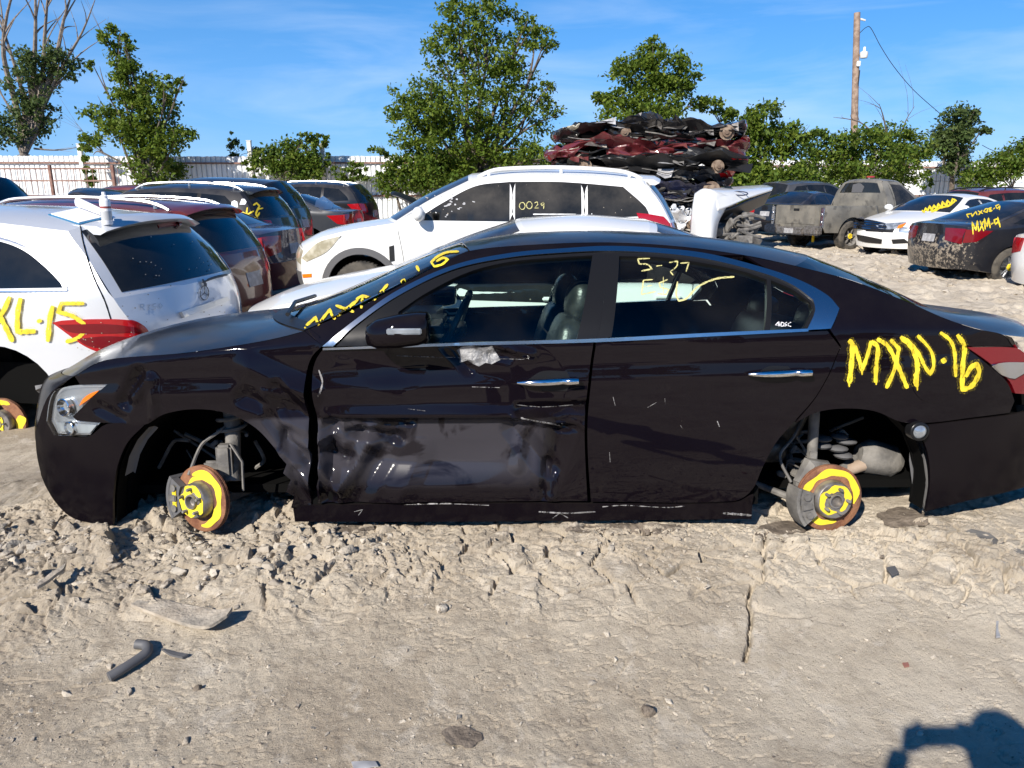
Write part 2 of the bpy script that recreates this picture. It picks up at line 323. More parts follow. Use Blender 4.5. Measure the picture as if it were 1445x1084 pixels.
M['alloy'] = pm('alloy_wheel', (.52, .53, .54), .3, .9)
M['rust'] = nm('rusty_iron', (.15, .055, .028), (.26, .12, .06), scale=14, rough=.8, bump=.3, bscale=90, c3=(.09, .05, .035), s3=6)
M['iron'] = nm('worn_steel', (.20, .18, .16), (.34, .32, .30), scale=18, rough=.45, metal=.7)
M['suspension'] = nm('dirty_suspension_metal', (.10, .095, .09), (.19, .18, .165), scale=12, rough=.75, bump=.2)
M['paper'] = nm('white_paper', (.80, .80, .82), (.74, .75, .79), scale=8, rough=.8)
M['plate'] = nm('plate_grey', (.28, .28, .29), (.42, .42, .43), scale=14, rough=.5)

# ------------------------------------------------------------------ surfaces
def vnormals(V, Fc):
    V = np.asarray(V, float); N = np.zeros_like(V); T = np.array(Fc)
    n = np.cross(V[T[:, 1]]-V[T[:, 0]], V[T[:, 2]]-V[T[:, 0]])
    for k in range(3): np.add.at(N, T[:, k], n)
    return N/(np.linalg.norm(N, axis=1, keepdims=True)+1e-12)
def surf(poly, fn, res, off=0., thick=.012, holes=(), rough=None):
    """panel over an outline on a surface fn(a, b); its rim is folded inwards by thick"""
    P2, T = tri2d(poly, res, holes)
    V = np.array([tuple(fn(p[0], p[1])) for p in P2]); N = vnormals(V, T); V = V+N*off
    F_ = list(T); n0 = len(V)
    if thick:
        cnt = {}
        for a, b, c in T:
            for e in ((a, b), (b, c), (c, a)): cnt[e] = 1
        bd = [e for e in cnt if (e[1], e[0]) not in cnt]; ids = {}
        ex = []
        for e in bd:
            for q in e:
                if q not in ids: ids[q] = n0+len(ex); ex += [V[q], V[q]-N[q]*thick]
        V = np.vstack([V, np.array(ex)])
        for a, b in bd: F_.append((ids[b], ids[a], ids[a]+1, ids[b]+1))
    return V, F_
class Patch:
    """skin between an edge line E on the near side and the centre line Cn, mirrored to the far side"""
    def __init__(s, E, Cn, p=2.2):
        n = len(E); t = [i/(n-1) for i in range(n)]; s.p = p
        s.e = [Crv([(a, q[k]) for a, q in zip(t, E)]) for k in range(3)]; s.c = [Crv([(a, q[k]) for a, q in zip(t, Cn)]) for k in (0, 1)]
    def S(s, t, q):
        f = 1-abs(q)**s.p; ex, ey, ez = (c(t) for c in s.e); cx, cz = (c(t) for c in s.c)
        return Vector((ex+(cx-ex)*f, -ey*q if False else ey*(-q), ez+(cz-ez)*f)) if False else Vector((ex+(cx-ex)*f, ey*abs(q)*(1 if q < 0 else -1), ez+(cz-ez)*f))
    def grid(s, nt_=14, ns=24, t0=0., t1=1., s0=-1., s1=1., off=0.):
        V = [s.S(t0+(t1-t0)*i/nt_, s0+(s1-s0)*j/ns) for i in range(nt_+1) for j in range(ns+1)]; w = ns+1
        Fc = [(i*w+j, (i+1)*w+j, (i+1)*w+j+1, i*w+j+1) for i in range(nt_) for j in range(ns)]
        if off:
            T = [(a, b, c) for a, b, c, d in Fc]+[(a, c, d) for a, b, c, d in Fc]; N = vnormals(V, T); V = [v+Vector(n)*off for v, n in zip(V, N)]
        return V, Fc
    def panel(s, poly, off=.004, thick=.01, res=(.06, .06), sm=True):
        poly = smooth_line(poly, .05, True) if sm else poly
        return surf(poly, s.S, res, off, thick)
class Car:
    def __init__(s, name, label, cat, loc, rz, plan, belt, t1, t2, low=.06, group=None, tilt=0, lowp=2.0, rx=0):
        s.root = empty(name, loc, rz, label, cat, group, ry=tilt, rx=rx)
        s.M = Matrix.LocRotScale(Vector(loc), s.root.rotation_euler.to_quaternion(), None); s.Mi = s.M.inverted()
        s.hw = Crv(plan); s.zb = Crv(belt); s.t1 = Crv(t1); s.t2 = Crv(t2); s.low = low; s.lowp = lowp; s.rec = []; s.o = s.Mi @ CAM; s._b = None; s.P = {}
    def side(s, x, z):
        zb = s.zb(x); u = z-zb
        if u > 0: i = s.t1(x)*(math.sqrt(u*u+.0036)-.06)+s.t2(x)*u*u
        else: i = s.low*min(1, -u/zb)**s.lowp
        return -(s.hw(x)-i)
    def SP(s, x, z): return Vector((x, s.side(x, z), z))
    def d(s, u, v): return s.Mi.to_3x3() @ ray(u, v)
    def pick(s, u, v):
        """where the line of sight through a photo point meets the near side surface -> (x, z)"""
        d = s.d(u, v); ty = (-s.hw(0)*1.1-s.o.y)/d.y; t = ty*.80; st = ty*.012; pt = t
        for k in range(120):
            p = s.o+d*t
            if p.y > s.side(p.x, p.z): break
            pt = t; t += st
        a, b = pt, t
        for k in range(18):
            m = (a+b)/2; p = s.o+d*m
            if p.y > s.side(p.x, p.z): b = m
            else: a = m
        p = s.o+d*b; return (p.x, p.z)
    def picks(s, pts): return [s.pick(*p[:2]) for p in pts]
    def at(s, u, v, y):
        d = s.d(u, v); return s.o+d*((y-s.o.y)/d.y)
    def add(s, name, V, Fc, mat, parent=None, rec=True, sharp=40, mirror=False):
        o = mk(name, V, Fc, M[mat] if isinstance(mat, str) else mat, parent or s.root, True, sharp=sharp)
        if rec: s.rec.append((V, Fc)); s._b = None
        if mirror:
            V2 = [(v[0], -v[1], v[2]) for v in V]; F2 = [tuple(reversed(f)) for f in Fc]
            o2 = mk(name, V2, F2, M[mat] if isinstance(mat, str) else mat, (mirror if not isinstance(mirror, bool) else None) or s.root, True, sharp=sharp); return o, o2
        return o
    def panel(s, name, poly, mat, px=True, res=.03, gap=.0, off=0., thick=.012, dent=None, parent=None, mirror=False, rec=True, sm=.03, holes=(), ang=38):
        pts = s.picks(poly) if px else poly
        pts = smooth_line(pts, sm, True, ang); pts = shrink([np.array(p) for p in pts], gap)
        fn = s.SP if dent is None else (lambda x, z: Vector((x, s.side(x, z)+dent(x, z), z)))
        V, Fc = surf(pts, fn, res, off, thick, holes)
        return s.add(name, V, Fc, mat, parent, rec, mirror=mirror)
    def bvh(s):
        if s._b is None:
            v = []; f = []
            for V, Fc in s.rec:
                b = len(v); v += [Vector(p) for p in V]; f += [tuple(i+b for i in q) for q in Fc]
            s._b = BVHTree.FromPolygons(v, f)
        return s._b
    def hit(s, u, v):
        d = s.d(u, v).normalized(); b = s.bvh(); h = b.ray_cast(s.o, d)
        if h[0] is not None:
            n = h[1] if h[1].dot(d) < 0 else -h[1]
            s.last = (h[0], n); return h[0], n
        p0, n = s.last; k = (p0-s.o).dot(n)/d.dot(n); return s.o+d*k, n
    def decal(s, name, poly, mat, off=.004, thick=.012, res=6, parent=None, sm=4, rec=False, dome=0., ang=38):
        """outline traced on the photo, laid on the car's own skin"""
        cu = sum(p[0] for p in poly)/len(poly); cv = sum(p[1] for p in poly)/len(poly); s.hit(cu, cv)
        pts = [np.array((p[0], -p[1])) for p in smooth_line(poly, sm, True, ang)]
        V, Fc = surf(pts, lambda a, b: s.hit(a, -b)[0], res, off, thick)
        return s.add(name, V, Fc, mat, parent, rec)
    def write(s, name, strokes, mat, parent=None, off=.003, label=None, step=2.0, spray=False):
        if spray: s.write('overspray', [(q, w*2.1) for q, w in strokes], 'overspray', parent, off*.5, step=step)
        V = []; Fc = []; s.hit(*strokes[0][0][0])
        for pts, w in strokes:
            Q = smooth_line(pts, step, False, 50); n = len(Q); b = len(V)
            for i, q in enumerate(Q):
                t = Q[min(i+1, n-1)]-Q[max(i-1, 0)]; t = t/(np.linalg.norm(t)+1e-9); e = min(i, n-1-i); ww = w*.5*(.55 if e == 0 else .85 if e == 1 else 1)*(1+.13*math.sin(i*.61+q[0]*.3)+.09*math.sin(i*1.7+q[1])) if w > 1.6 else w*.5*(.3+.7*abs(math.sin(i*.9+q[0])))
                for sg in (1, 0, -1):
                    p, nn = s.hit(q[0]+t[1]*ww*sg, q[1]-t[0]*ww*sg); V.append(p+nn*(off+(.0008 if sg == 0 else 0)))
                if i:
                    for c in (0, 1): a = b+3*(i-1)+c; Fc.append((a, a+3, a+4, a+1))
        o = s.add(name, V, Fc, mat, parent, False)
        if label: o['label'] = label
        return o
    def scratches(s, name, strokes, mat, off=.002, parent=None):
        for k in strokes: s.write(name, [k], mat, parent, off)
    def patch(s, key, E, Cn, p=2.2):
        s.P[key] = Patch([s.SP(x, z) for x, z in E], Cn, p); return s.P[key]

def smooth_3f(pts, n=5):
    P = [np.array(p) for p in pts]; c = [Crv(list(zip(range(len(P)), [q[k] for q in P]))) for k in range(3)]; return [Vector([f(t) for f in c]) for t in np.linspace(0, len(P)-1, (len(P)-1)*n+1)]
# ------------------------------------------------------------------ the black sedan in front
H = Car('wrecked_sedan', 'black wrecked four door sedan without wheels, marked MXN-16 in yellow, with a dented front door', 'car', (0.07, 3.9, 0.0), R(1.2), rx=R(-4.2),
        plan=[(-2.5, .40), (-2.3, .63), (-2.15, .76), (-1.95, .835), (-1.6, .895), (-1.0, .92), (0, .93), (.8, .93), (1.4, .925), (1.8, .90), (2.1, .845), (2.3, .77), (2.45, .66)],
        belt=[(-2.4, .655), (-2.0, .765), (-1.5, .855), (-.9, .91), (0, .92), (.9, .94), (1.5, .955), (2.0, .955), (2.4, .905)],
        t1=[(-2.4, .8), (-1.9, 1.6), (-1.2, 1.9), (-.95, 1.0), (-.6, .5), (.9, .5), (1.3, .6), (1.7, .9), (2.4, 1.2)], t2=[(-2.4, .5), (-.9, .6), (-.4, 1.0), (1.2, 1.0), (2, 1.), (2.4, .8)], low=.07)
FOLDS = []
def fold(u0, v0, u1, v1, wpx, amp):
    a = H.pick(u0, v0); b = H.pick(u1, v1); FOLDS.append((np.array(a), np.array(b), wpx/335., amp*(1.4 if u0 > 440 and wpx < 35 else 1.15)))
for a in [(352, 520, 432, 556, 26, -.020), (345, 560, 436, 590, 18, .024), (385, 590, 434, 655, 18, .032), (404, 640, 440, 690, 16, -.030), (400, 610, 425, 720, 12, .022), (420, 665, 436, 712, 12, .026), (372, 560, 400, 600, 14, -.020), (392, 545, 420, 575, 13, .020), (410, 620, 436, 632, 10, -.016), (175, 568, 196, 528, 14, .024), (188, 560, 206, 536, 12, -.020), (215, 535, 217, 590, 10, -.012), (140, 575, 170, 590, 14, .012),
          (448, 622, 480, 610, 12, -.022), (480, 610, 505, 616, 10, .020), (448, 640, 492, 650, 14, .022), (505, 612, 560, 622, 13, .018), (468, 602, 464, 706, 16, .030), (452, 660, 470, 690, 12, -.022), (520, 628, 478, 690, 18, -.024), (556, 618, 500, 712, 20, .016), (592, 640, 560, 712, 24, -.010), (500, 600, 530, 606, 10, -.014), (535, 604, 580, 598, 9, .012),
          (735, 578, 830, 574, 11, .022), (728, 592, 828, 600, 10, -.024), (790, 606, 828, 598, 9, .018), (765, 600, 772, 702, 18, -.020), (725, 608, 772, 660, 20, .024), (800, 596, 768, 690, 22, .014), (740, 606, 730, 660, 14, -.016), (772, 655, 768, 706, 10, .020), (640, 492, 715, 500, 16, .012), (630, 488, 660, 520, 12, .014), (700, 490, 750, 500, 9, -.012), (560, 500, 740, 545, 60, .010), (480, 500, 560, 520, 40, .008)]: fold(*a)
zc = H.pick(600, 590)[1]; zb_ = H.pick(600, 706)[1]; xa = H.pick(440, 600)[0]; xb = H.pick(835, 600)[0]; x1d = H.pick(520, 600)[0]
def dent(x, z):
    d = 0.0
    for a, b, w, amp in FOLDS:
        ab = b-a; t = max(0, min(1, ((x-a[0])*ab[0]+(z-a[1])*ab[1])/ab.dot(ab))); r = math.hypot(x-a[0]-ab[0]*t, z-a[1]-ab[1]*t)/w
        if r < 1: d += amp*(1-r)
    if xa-.02 < x < xb+.02:
        k = sstep(xa-.05, xa+.25, x)*sstep(xb+.01, xb-.28, x)
        d += .046*k*sstep(zc+.006, zc-.022, z)*(1-.85*sstep(zc-.10, zb_, z))
        d -= .012*k*max(0, 1-abs(z-zc-.012)/.045)
        d += .020*k*sstep(-.12, -.55, x-.10)*max(0, 1-abs(z-.40)/.10)
    # shoulder crease along the whole side
    return d
def crease(x, z):
    zz = .755+.03*x; return .004*math.exp(-((z-zz-.07)/.05)**2)-.003*math.exp(-((z-zz)/.03)**2)
def hd(x, z): return dent(x, z)+crease(x, z)
BP = M['black_paint']
def door_sheen():
    """paint of the struck door: reflected-ground grey painted into the colour over the pushed-in area"""
    m = paint('black_paint_grey_sheen', (.0015, .0013, .0018), dust=.028, spec=.0, coat=.62, rough=.3, flake=(.0045, .003, .005), spots=.02); t = m.node_tree; k = t.links.new; b = t.nodes['Principled BSDF']
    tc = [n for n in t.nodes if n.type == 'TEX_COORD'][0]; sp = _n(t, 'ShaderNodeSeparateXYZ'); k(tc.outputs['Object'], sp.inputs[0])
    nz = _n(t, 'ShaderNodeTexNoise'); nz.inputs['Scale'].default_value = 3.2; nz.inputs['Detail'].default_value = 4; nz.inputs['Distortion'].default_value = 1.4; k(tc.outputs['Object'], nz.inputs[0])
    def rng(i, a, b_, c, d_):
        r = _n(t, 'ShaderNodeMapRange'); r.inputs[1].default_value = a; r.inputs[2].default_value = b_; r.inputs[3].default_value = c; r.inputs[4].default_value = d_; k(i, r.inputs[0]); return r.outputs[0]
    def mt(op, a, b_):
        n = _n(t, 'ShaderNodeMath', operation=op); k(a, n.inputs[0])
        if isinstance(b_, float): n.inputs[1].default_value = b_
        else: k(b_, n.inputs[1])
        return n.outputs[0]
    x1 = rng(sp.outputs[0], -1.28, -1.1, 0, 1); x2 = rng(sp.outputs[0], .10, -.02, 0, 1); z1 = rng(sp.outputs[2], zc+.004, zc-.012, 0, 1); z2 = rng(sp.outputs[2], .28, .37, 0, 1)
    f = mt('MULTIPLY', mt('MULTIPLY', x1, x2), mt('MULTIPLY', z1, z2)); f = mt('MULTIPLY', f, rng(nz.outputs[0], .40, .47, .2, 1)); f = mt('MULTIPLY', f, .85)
    base = b.inputs['Base Color'].links[0].from_socket; mx = _n(t, 'ShaderNodeMix', data_type='RGBA'); k(f, mx.inputs[0]); k(base, mx.inputs[6]); mx.inputs[7].default_value = (.040, .038, .046, 1); k(mx.outputs[2], b.inputs['Base Color'])  # grey of the ground's reflection mixed into the base colour
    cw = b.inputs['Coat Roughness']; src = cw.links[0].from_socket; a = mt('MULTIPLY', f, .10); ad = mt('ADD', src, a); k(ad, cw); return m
M['sheen_painted'] = door_sheen()
M['torn'] = nm('torn_filler', (.05, .05, .052), (.27, .27, .275), scale=26, rough=.35, lo=.38, hi=.58, bump=.9, bscale=30)
# outlines traced on the photograph
frontdoor_rear = [(839, 480), (834, 515), (829, 560), (826, 600), (827, 650), (830, 708)]
arch_f = [(411, 718), (415, 703), (403, 694), (410, 680), (399, 668), (404, 655), (390, 636), (360, 604), (321, 584), (276, 578), (232, 585), (204, 600), (180, 625), (166, 658), (160, 700), (160, 741)]
hd_px = [(104, 531), (150, 508), (270, 497), (387, 478), (430, 467)]
hoodE = H.picks(hd_px)
fender = [(104, 531), (150, 508), (270, 497), (387, 478), (430, 467), (456, 488), (441, 503), (433, 525), (431, 560), (435, 600), (438, 716)]+arch_f[:12]+[(151, 597), (139, 597), (108, 594), (102, 588), (135, 556), (150, 543), (112, 543)]
fe, fe2 = H.panel('front_fender', fender, 'sheen_painted', res=.011, gap=.0015, dent=hd, mirror=True)
fdoor = [(456, 491), (520, 487), (640, 484), (750, 482)]+frontdoor_rear+[(640, 710), (450, 712), (448, 660), (447, 600), (441, 560), (440, 525), (446, 505)]
fd, fd2 = H.panel('front_door', fdoor, 'sheen_painted', res=.009, gap=.003, dent=hd, mirror=True)
tag(fd, 'black front door dented along its lower half, a grey sheen painted over the dent')
rdoor = [(841, 480), (1000, 473), (1168, 466), (1187, 490), (1174, 520), (1152, 560), (1120, 597), (1096, 625), (1077, 660), (1062, 692), (1036, 708), (833, 709), (829, 650), (828, 600), (831, 560), (836, 515)]
rd, rd2 = H.panel('rear_door', rdoor, 'black_paint', res=.025, gap=.003, dent=crease, mirror=True)
arch_r = [(1306, 722), (1312, 680), (1308, 650), (1296, 620), (1272, 596), (1235, 581), (1193, 577), (1154, 582), (1122, 597), (1092, 628), (1075, 668), (1064, 706)]
roofE_px = [(663, 354), (740, 346), (850, 342), (950, 347), (1050, 360), (1122, 375)]
blE_px = [(1122, 375), (1200, 395), (1290, 430)]; deckE_px = [(1290, 430), (1330, 448), (1375, 463), (1418, 473)]
quarter = [(1170, 464), (1187, 489), (1174, 520), (1152, 560), (1121, 597)]+[(1154, 582), (1193, 577), (1235, 581), (1272, 596), (1312, 597), (1370, 590), (1425, 583), (1432, 566), (1422, 540), (1396, 516), (1362, 489), (1432, 490), (1418, 473)]+deckE_px[::-1][1:]+blE_px[::-1][1:]+[(1050, 360), (1082, 379), (1130, 397), (1168, 418), (1184, 436), (1174, 462)]
quarter[4] = (1122, 597)
rq, rq2 = H.panel('rear_quarter_panel', quarter, 'black_paint', res=.025, gap=.0015, dent=lambda x, z: crease(x, z), mirror=True)
H.decal('fuel_door', [(1318+31*math.cos(a*.35), 540+29*math.sin(a*.35)) for a in range(18)], 'black_paint', off=.0035, thick=.004, parent=rq, rec=True)
fbump = [(160, 741), (160, 700), (166, 658), (180, 625), (204, 600), (151, 598), (124, 616), (78, 614), (68, 594), (72, 566), (78, 551), (104, 531), (70, 556), (56, 590), (50, 620), (56, 662), (76, 706), (104, 732)]
H.panel('front_bumper', fbump, 'bumper_black', res=.03, gap=.001, mirror=True)
rbump = [(1306, 722), (1312, 680), (1309, 640), (1298, 612), (1312, 599), (1370, 592), (1426, 585), (1450, 580), (1478, 575), (1484, 620), (1474, 672), (1445, 688), (1370, 706)]
H.panel('rear_bumper', rbump, 'bumper_black', res=.03, gap=.001, mirror=True)
sill = [(412, 717), (440, 715), (640, 712), (1036, 710), (1064, 700), (1062, 734), (900, 736), (640, 738), (415, 738)]
H.panel('sill', sill, 'bumper_black', res=.03, dent=lambda x, z: .015*sstep(.26, .2, z), mirror=True)
H.scratches('scrape_mark', [([(570, 712), (640, 711), (690, 713)], 1.2), ([(760, 722), (800, 724), (840, 722)], 2), ([(850, 715), (880, 713), (940, 716), (966, 714)], 1.6), ([(1020, 724), (1060, 727)], 3), ([(780, 731), (790, 724), (802, 731)], 1.4), ([(500, 722), (512, 719), (506, 727)], 1.2)], 'scratch', off=.002)
# upper skin
hoodC = [(p.x, p.z+.005) for p in (H.at(122, 512, -.1), H.at(185, 478, -.1), H.at(271, 454, -.1), H.at(387, 440, 0), H.at(416, 436, 0))]
Ph = H.patch('hood', hoodE, hoodC, 2.3)
for key, E, Cn in [('roof', roofE_px, [(655, 341), (740, 328), (850, 325), (950, 330), (1050, 342), (1122, 357)]), ('rear', blE_px, [(1122, 357), (1200, 390), (1280, 431)]), ('deck', deckE_px, [(1280, 431), (1340, 434), (1400, 445), (1432, 470)])]:
    H.patch(key, H.picks(E), [(H.at(u, v, -.12).x, H.at(u, v, -.12).z) for u, v in Cn], 2.6)
wsE = H.picks([(430, 467), (500, 437), (580, 395), (630, 368), (663, 354)])
wsC = [(p.x, p.z) for p in (H.at(404, 437, 0), H.at(480, 412, 0), H.at(575, 371, -.1), H.at(628, 350, -.1), H.at(655, 341, -.12))]
Pw = H.patch('ws', wsE, wsC, 2.4)
noseE = H.picks([(104, 732), (76, 706), (56, 662), (50, 620), (56, 590), (70, 556), (104, 531)])
xs = [-2.34, -2.38, -2.40, -2.41, -2.40, -2.37, hoodC[0][0]]
Pn = H.patch('nose', noseE, [(x, e[1]+dz) for x, e, dz in zip(xs, noseE, (0, 0, 0, 0, 0, .0, hoodC[0][1]-noseE[-1][1]))], 2.4)
tailE = H.picks([(1418, 473), (1450, 520), (1470, 575), (1480, 620), (1474, 672), (1445, 688)])
Pt = H.patch('tail', tailE, [(2.38, Patch.__init__ and H.P['deck'].c[1](1)), (2.43, .82), (2.47, .62), (2.47, .45), (2.44, .30), (2.38, .22)], 2.4)
V, Fc = Ph.grid(24, 36); hood = H.add('hood', V, Fc, 'black_dusty')
V, Fc = H.P['roof'].grid(24, 36); H.add('roof', V, Fc, 'black_dusty')
V, Fc = H.P['deck'].grid(16, 30); H.add('trunk_lid', V, Fc, 'black_dusty')
V, Fc = Pn.grid(20, 36); nb_ = H.add('bumper_face', V, Fc, 'bumper_black')
V, Fc = Pt.grid(20, 36); H.add('tail_face', V, Fc, 'black_paint')
V, Fc = Pw.panel([(.03, -.985), (.985, -.985), (.985, .985), (.03, .985)], off=.001, thick=.004, sm=False); ws = H.add('windscreen', V, Fc, 'wglass')
V, Fc = H.P['rear'].grid(14, 8, s0=-1, s1=-.72); H.add('rear_pillar', V, Fc, 'black_paint', mirror=True); V, Fc = H.P['rear'].grid(14, 24, s0=-.72, s1=.72); H.add('rear_window', V, Fc, 'glass')
for sg in (-1, 1): V, Fc = Pt.panel([(.06, .62*sg), (.34, .70*sg), (.36, .97*sg), (.06, .97*sg)][::-sg], off=.006); H.add('taillight', V, Fc, 'dark_red_lens', rec=False)
V, Fc = Pt.panel([(.36, -.24), (.52, -.24), (.52, .24), (.36, .24)], off=.004, sm=False); H.add('licence_plate', V, Fc, 'plate', rec=False)
# grille and badge-free front face details
V, Fc = Pn.panel([(.52, -.42), (.86, -.52), (.86, .52), (.52, .42)], off=.003); H.add('grille', V, Fc, 'trim')
V, Fc = Pn.panel([(.12, -.6), (.36, -.66), (.36, .66), (.12, .6)], off=.003); H.add('lower_grille', V, Fc, 'trim')
# pillars, glass and bright trim of the side windows
ap = [(456, 488), (500, 453), (560, 411), (640, 375), (720, 358), (800, 351), (858, 348), (930, 351), (1000, 359), (1050, 360), (950, 347), (850, 342), (740, 346), (663, 354), (630, 368), (580, 395), (500, 437), (430, 467)]
H.panel('roof_side_rail', ap, 'black_paint', res=.02, thick=.03, mirror=True, rec=True)
trim_out = [(455, 489), (500, 453), (560, 411), (640, 375), (720, 358), (800, 351), (858, 348), (930, 351), (1000, 359), (1082, 380), (1130, 397), (1168, 418), (1184, 436), (1172, 464), (1139, 466)]
trim_in = [(1139, 464), (1150, 438), (1147, 424), (1120, 404), (1082, 388), (1000, 367), (930, 358), (858, 355), (800, 357), (720, 364), (640, 381), (562, 418), (503, 459), (470, 489)]
H.panel('window_trim', trim_out+trim_in, 'satin', res=.02, off=.004, thick=.02, mirror=True, rec=False)
H.panel('window_sill_trim', [(456, 491), (640, 484), (839, 478), (1000, 470), (1140, 464), (1140, 468), (1000, 475), (839, 483), (640, 488), (456, 494)], 'satin', res=.02, off=.006, thick=.02, mirror=True, rec=False)
fr = [(563, 418), (640, 382), (720, 365), (800, 358), (858, 355), (843, 481), (813, 482), (836, 360), (800, 362), (720, 369), (660, 384), (600, 414), (562, 440), (560, 487), (474, 489), (504, 460)]
H.panel('window_frame', fr, 'gloss_trim', res=.02, off=-.002, thick=.03, parent=fd, mirror=fd2, rec=False)
fr2 = [(858, 355), (930, 358), (1000, 367), (1082, 388), (1120, 404), (1147, 424), (1150, 438), (1139, 463), (1134, 463), (1147, 436), (1143, 426), (1118, 408), (1088, 395), (1087, 466), (1079, 466), (1082, 394), (1050, 383), (1000, 372), (935, 363), (874, 361), (863, 475), (843, 481)]
H.panel('window_frame', fr2, 'gloss_trim', res=.02, off=-.002, thick=.03, parent=rd, mirror=rd2, rec=False)
H.panel('window', [(562, 440), (600, 414), (660, 384), (720, 369), (800, 362), (836, 360), (814, 483), (560, 488)], 'glass', res=.05, off=-.012, thick=0, parent=fd, mirror=fd2)
H.panel('window', [(874, 361), (935, 363), (1000, 372), (1050, 383), (1082, 394), (1080, 468), (862, 476)], 'glass', res=.05, off=-.012, thick=0, parent=rd, mirror=rd2)
H.panel('quarter_window', [(1088, 395), (1118, 408), (1143, 426), (1147, 436), (1135, 465), (1087, 468)], 'glass', res=.05, off=-.012, thick=0, parent=rd, mirror=rd2)
# dark inner shell and wheel houses
shell = [(75, 560), (150, 520), (300, 510), (456, 500), (840, 492), (1170, 476), (1280, 470), (1400, 480), (1470, 580), (1460, 670), (1330, 700)]+[(u, v) for u, v in arch_r]+[(1040, 724), (430, 728)]+arch_f+[(90, 700), (62, 640)]
H.panel('inner_shell', shell, 'dark', res=.05, off=-.115, thick=0, mirror=True, rec=False)
def wheelhouse(arch, name, d1=.30, d2=.52, back=True):
    P = H.picks(arch); V = []; n = len(P); cx = sum(p[0] for p in P)/n
    for y0 in (0, d1, d2):
        for x, z in P: V.append((x, H.side(x, min(z, .7))+.03+y0, z))
    Fc = [(k*n+i, k*n+i+1, (k+1)*n+i+1, (k+1)*n+i) for k in range(2) for i in range(n-1)]+([tuple(2*n+i for i in range(n))] if back else [])
    return H.add(name, V, Fc, 'dark', rec=False, mirror=True)
wheelhouse(arch_f, 'wheel_arch_liner'); wheelhouse(arch_r, 'wheel_arch_liner', .05, .11, False)
MB().box((0, 0, .20), (4.3, 1.2, .04)).box((-.98, 0, .6), (.03, 1.6, .7)).box((0, -.78, .23), (2., .14, .08)).box((0, .78, .23), (2., .14, .08)).box((1.75, 0, .62), (1.2, 1.35, .05)).box((1.6, -.22, .42), (1.5, .03, .45)).box((2.1, 0, .45), (.05, 1.4, .4)).box((-.95, 0, .94), (.28, 1.35, .02)).build('underbody', M['dark'], H.root)
# cowl, wiper
cw = MB(); V, Fc = Pw.grid(2, 24, 0.0, .07, off=.004); cw.add(V, Fc); cw.build('cowl', M['trim'], H.root)
wp = MB(); a = Pw.S(.03, -.75)+Vector((0, 0, .03)); wp.tube([a, Pw.S(.10, -.45)+Vector((0, 0, .035)), Pw.S(.12, .1)+Vector((0, 0, .025))], .010, 6); wp.build('wiper', M['trim'], H.root)
# headlight
hpx = [(72, 566), (80, 551), (100, 545), (150, 543), (134, 556), (102, 588), (108, 595), (139, 597), (124, 615), (78, 613), (68, 594)]
hl = H.panel('headlight', hpx, 'lens', res=.02, off=.008, thick=.004)
H.panel('lamp_housing', hpx, 'lampin', res=.02, off=-.014, thick=0, parent=hl)
H.panel('marker_lens', [(112, 573), (117, 563), (128, 555), (140, 551), (130, 560)], 'amber', res=.02, off=.001, thick=.01, parent=hl)
for (u, v, r_) in ((92, 575, .040), (100, 604, .030)):
    x, z = H.pick(u, v); q = H.SP(x, z)+Vector((0, .004, 0)); MB().lathe([(r_, -.01), (r_, .012), (r_*.9, .014), (r_*.55, -.01), (r_*.3, -.014), (.0005, -.005)], Matrix.Translation(q) @ Matrix.Rotation(R(90), 4, 'X') @ Matrix.Rotation(R(-25), 4, 'Y'), 24).build('lamp_bowl', M['chrome'], hl)
H.panel('lamp_strip', [(78, 596), (100, 598), (136, 600), (126, 612), (82, 609)], 'clear_lens', res=.02, off=-.002, thick=.004, parent=hl)
V, Fc = Pn.panel([(.60, .62), (.80, .55), (.98, .70), (.985, .97), (.72, .97)], off=.006); H.add('headlight', V, Fc, 'clear_lens')
# taillight
tl = H.panel('taillight', [(1364, 490), (1433, 491), (1447, 500), (1449, 556), (1432, 555), (1424, 538), (1398, 514)], 'dark_red_lens', res=.02, off=.003, thick=.02)
H.decal('lamp_strip', [(1396, 514), (1418, 511), (1446, 511), (1447, 524), (1430, 534), (1420, 532)], 'satin', off=.009, thick=.006, res=5, parent=tl)
# door handles
for par, pts, cup in ((fd, [(730, 540), (745, 534), (815, 531), (815, 543), (755, 547)], [(745, 536), (765, 524), (800, 524), (806, 538), (800, 552), (765, 552)]), (rd, [(1054, 528), (1070, 522), (1140, 519), (1142, 530), (1075, 534)], [(1066, 528), (1085, 517), (1112, 517), (1120, 526), (1112, 534), (1085, 535)])):
    H.decal('handle_cup', cup, 'gloss_trim', off=.001, thick=.002, res=5, parent=par)
    hb = MB(); A, B_ = pts[0], pts[2]; L_ = []
    for i in range(13):
        t = i/12; p_, n_ = H.hit(A[0]+(B_[0]-A[0])*t, A[1]+(B_[1]+6-A[1])*t-1); L_.append(p_+Vector((0, -1, 0))*(.012+.026*math.sin(math.pi*min(1, t*1.2+.05))**.5 if t < .8 else .036))
    hb.tube(L_, [.006, .010, .0125, .014, .015, .0155, .016, .016, .016, .016, .016, .016, .0145], 10); h_ = hb.build('door_handle', M['chrome'], par)
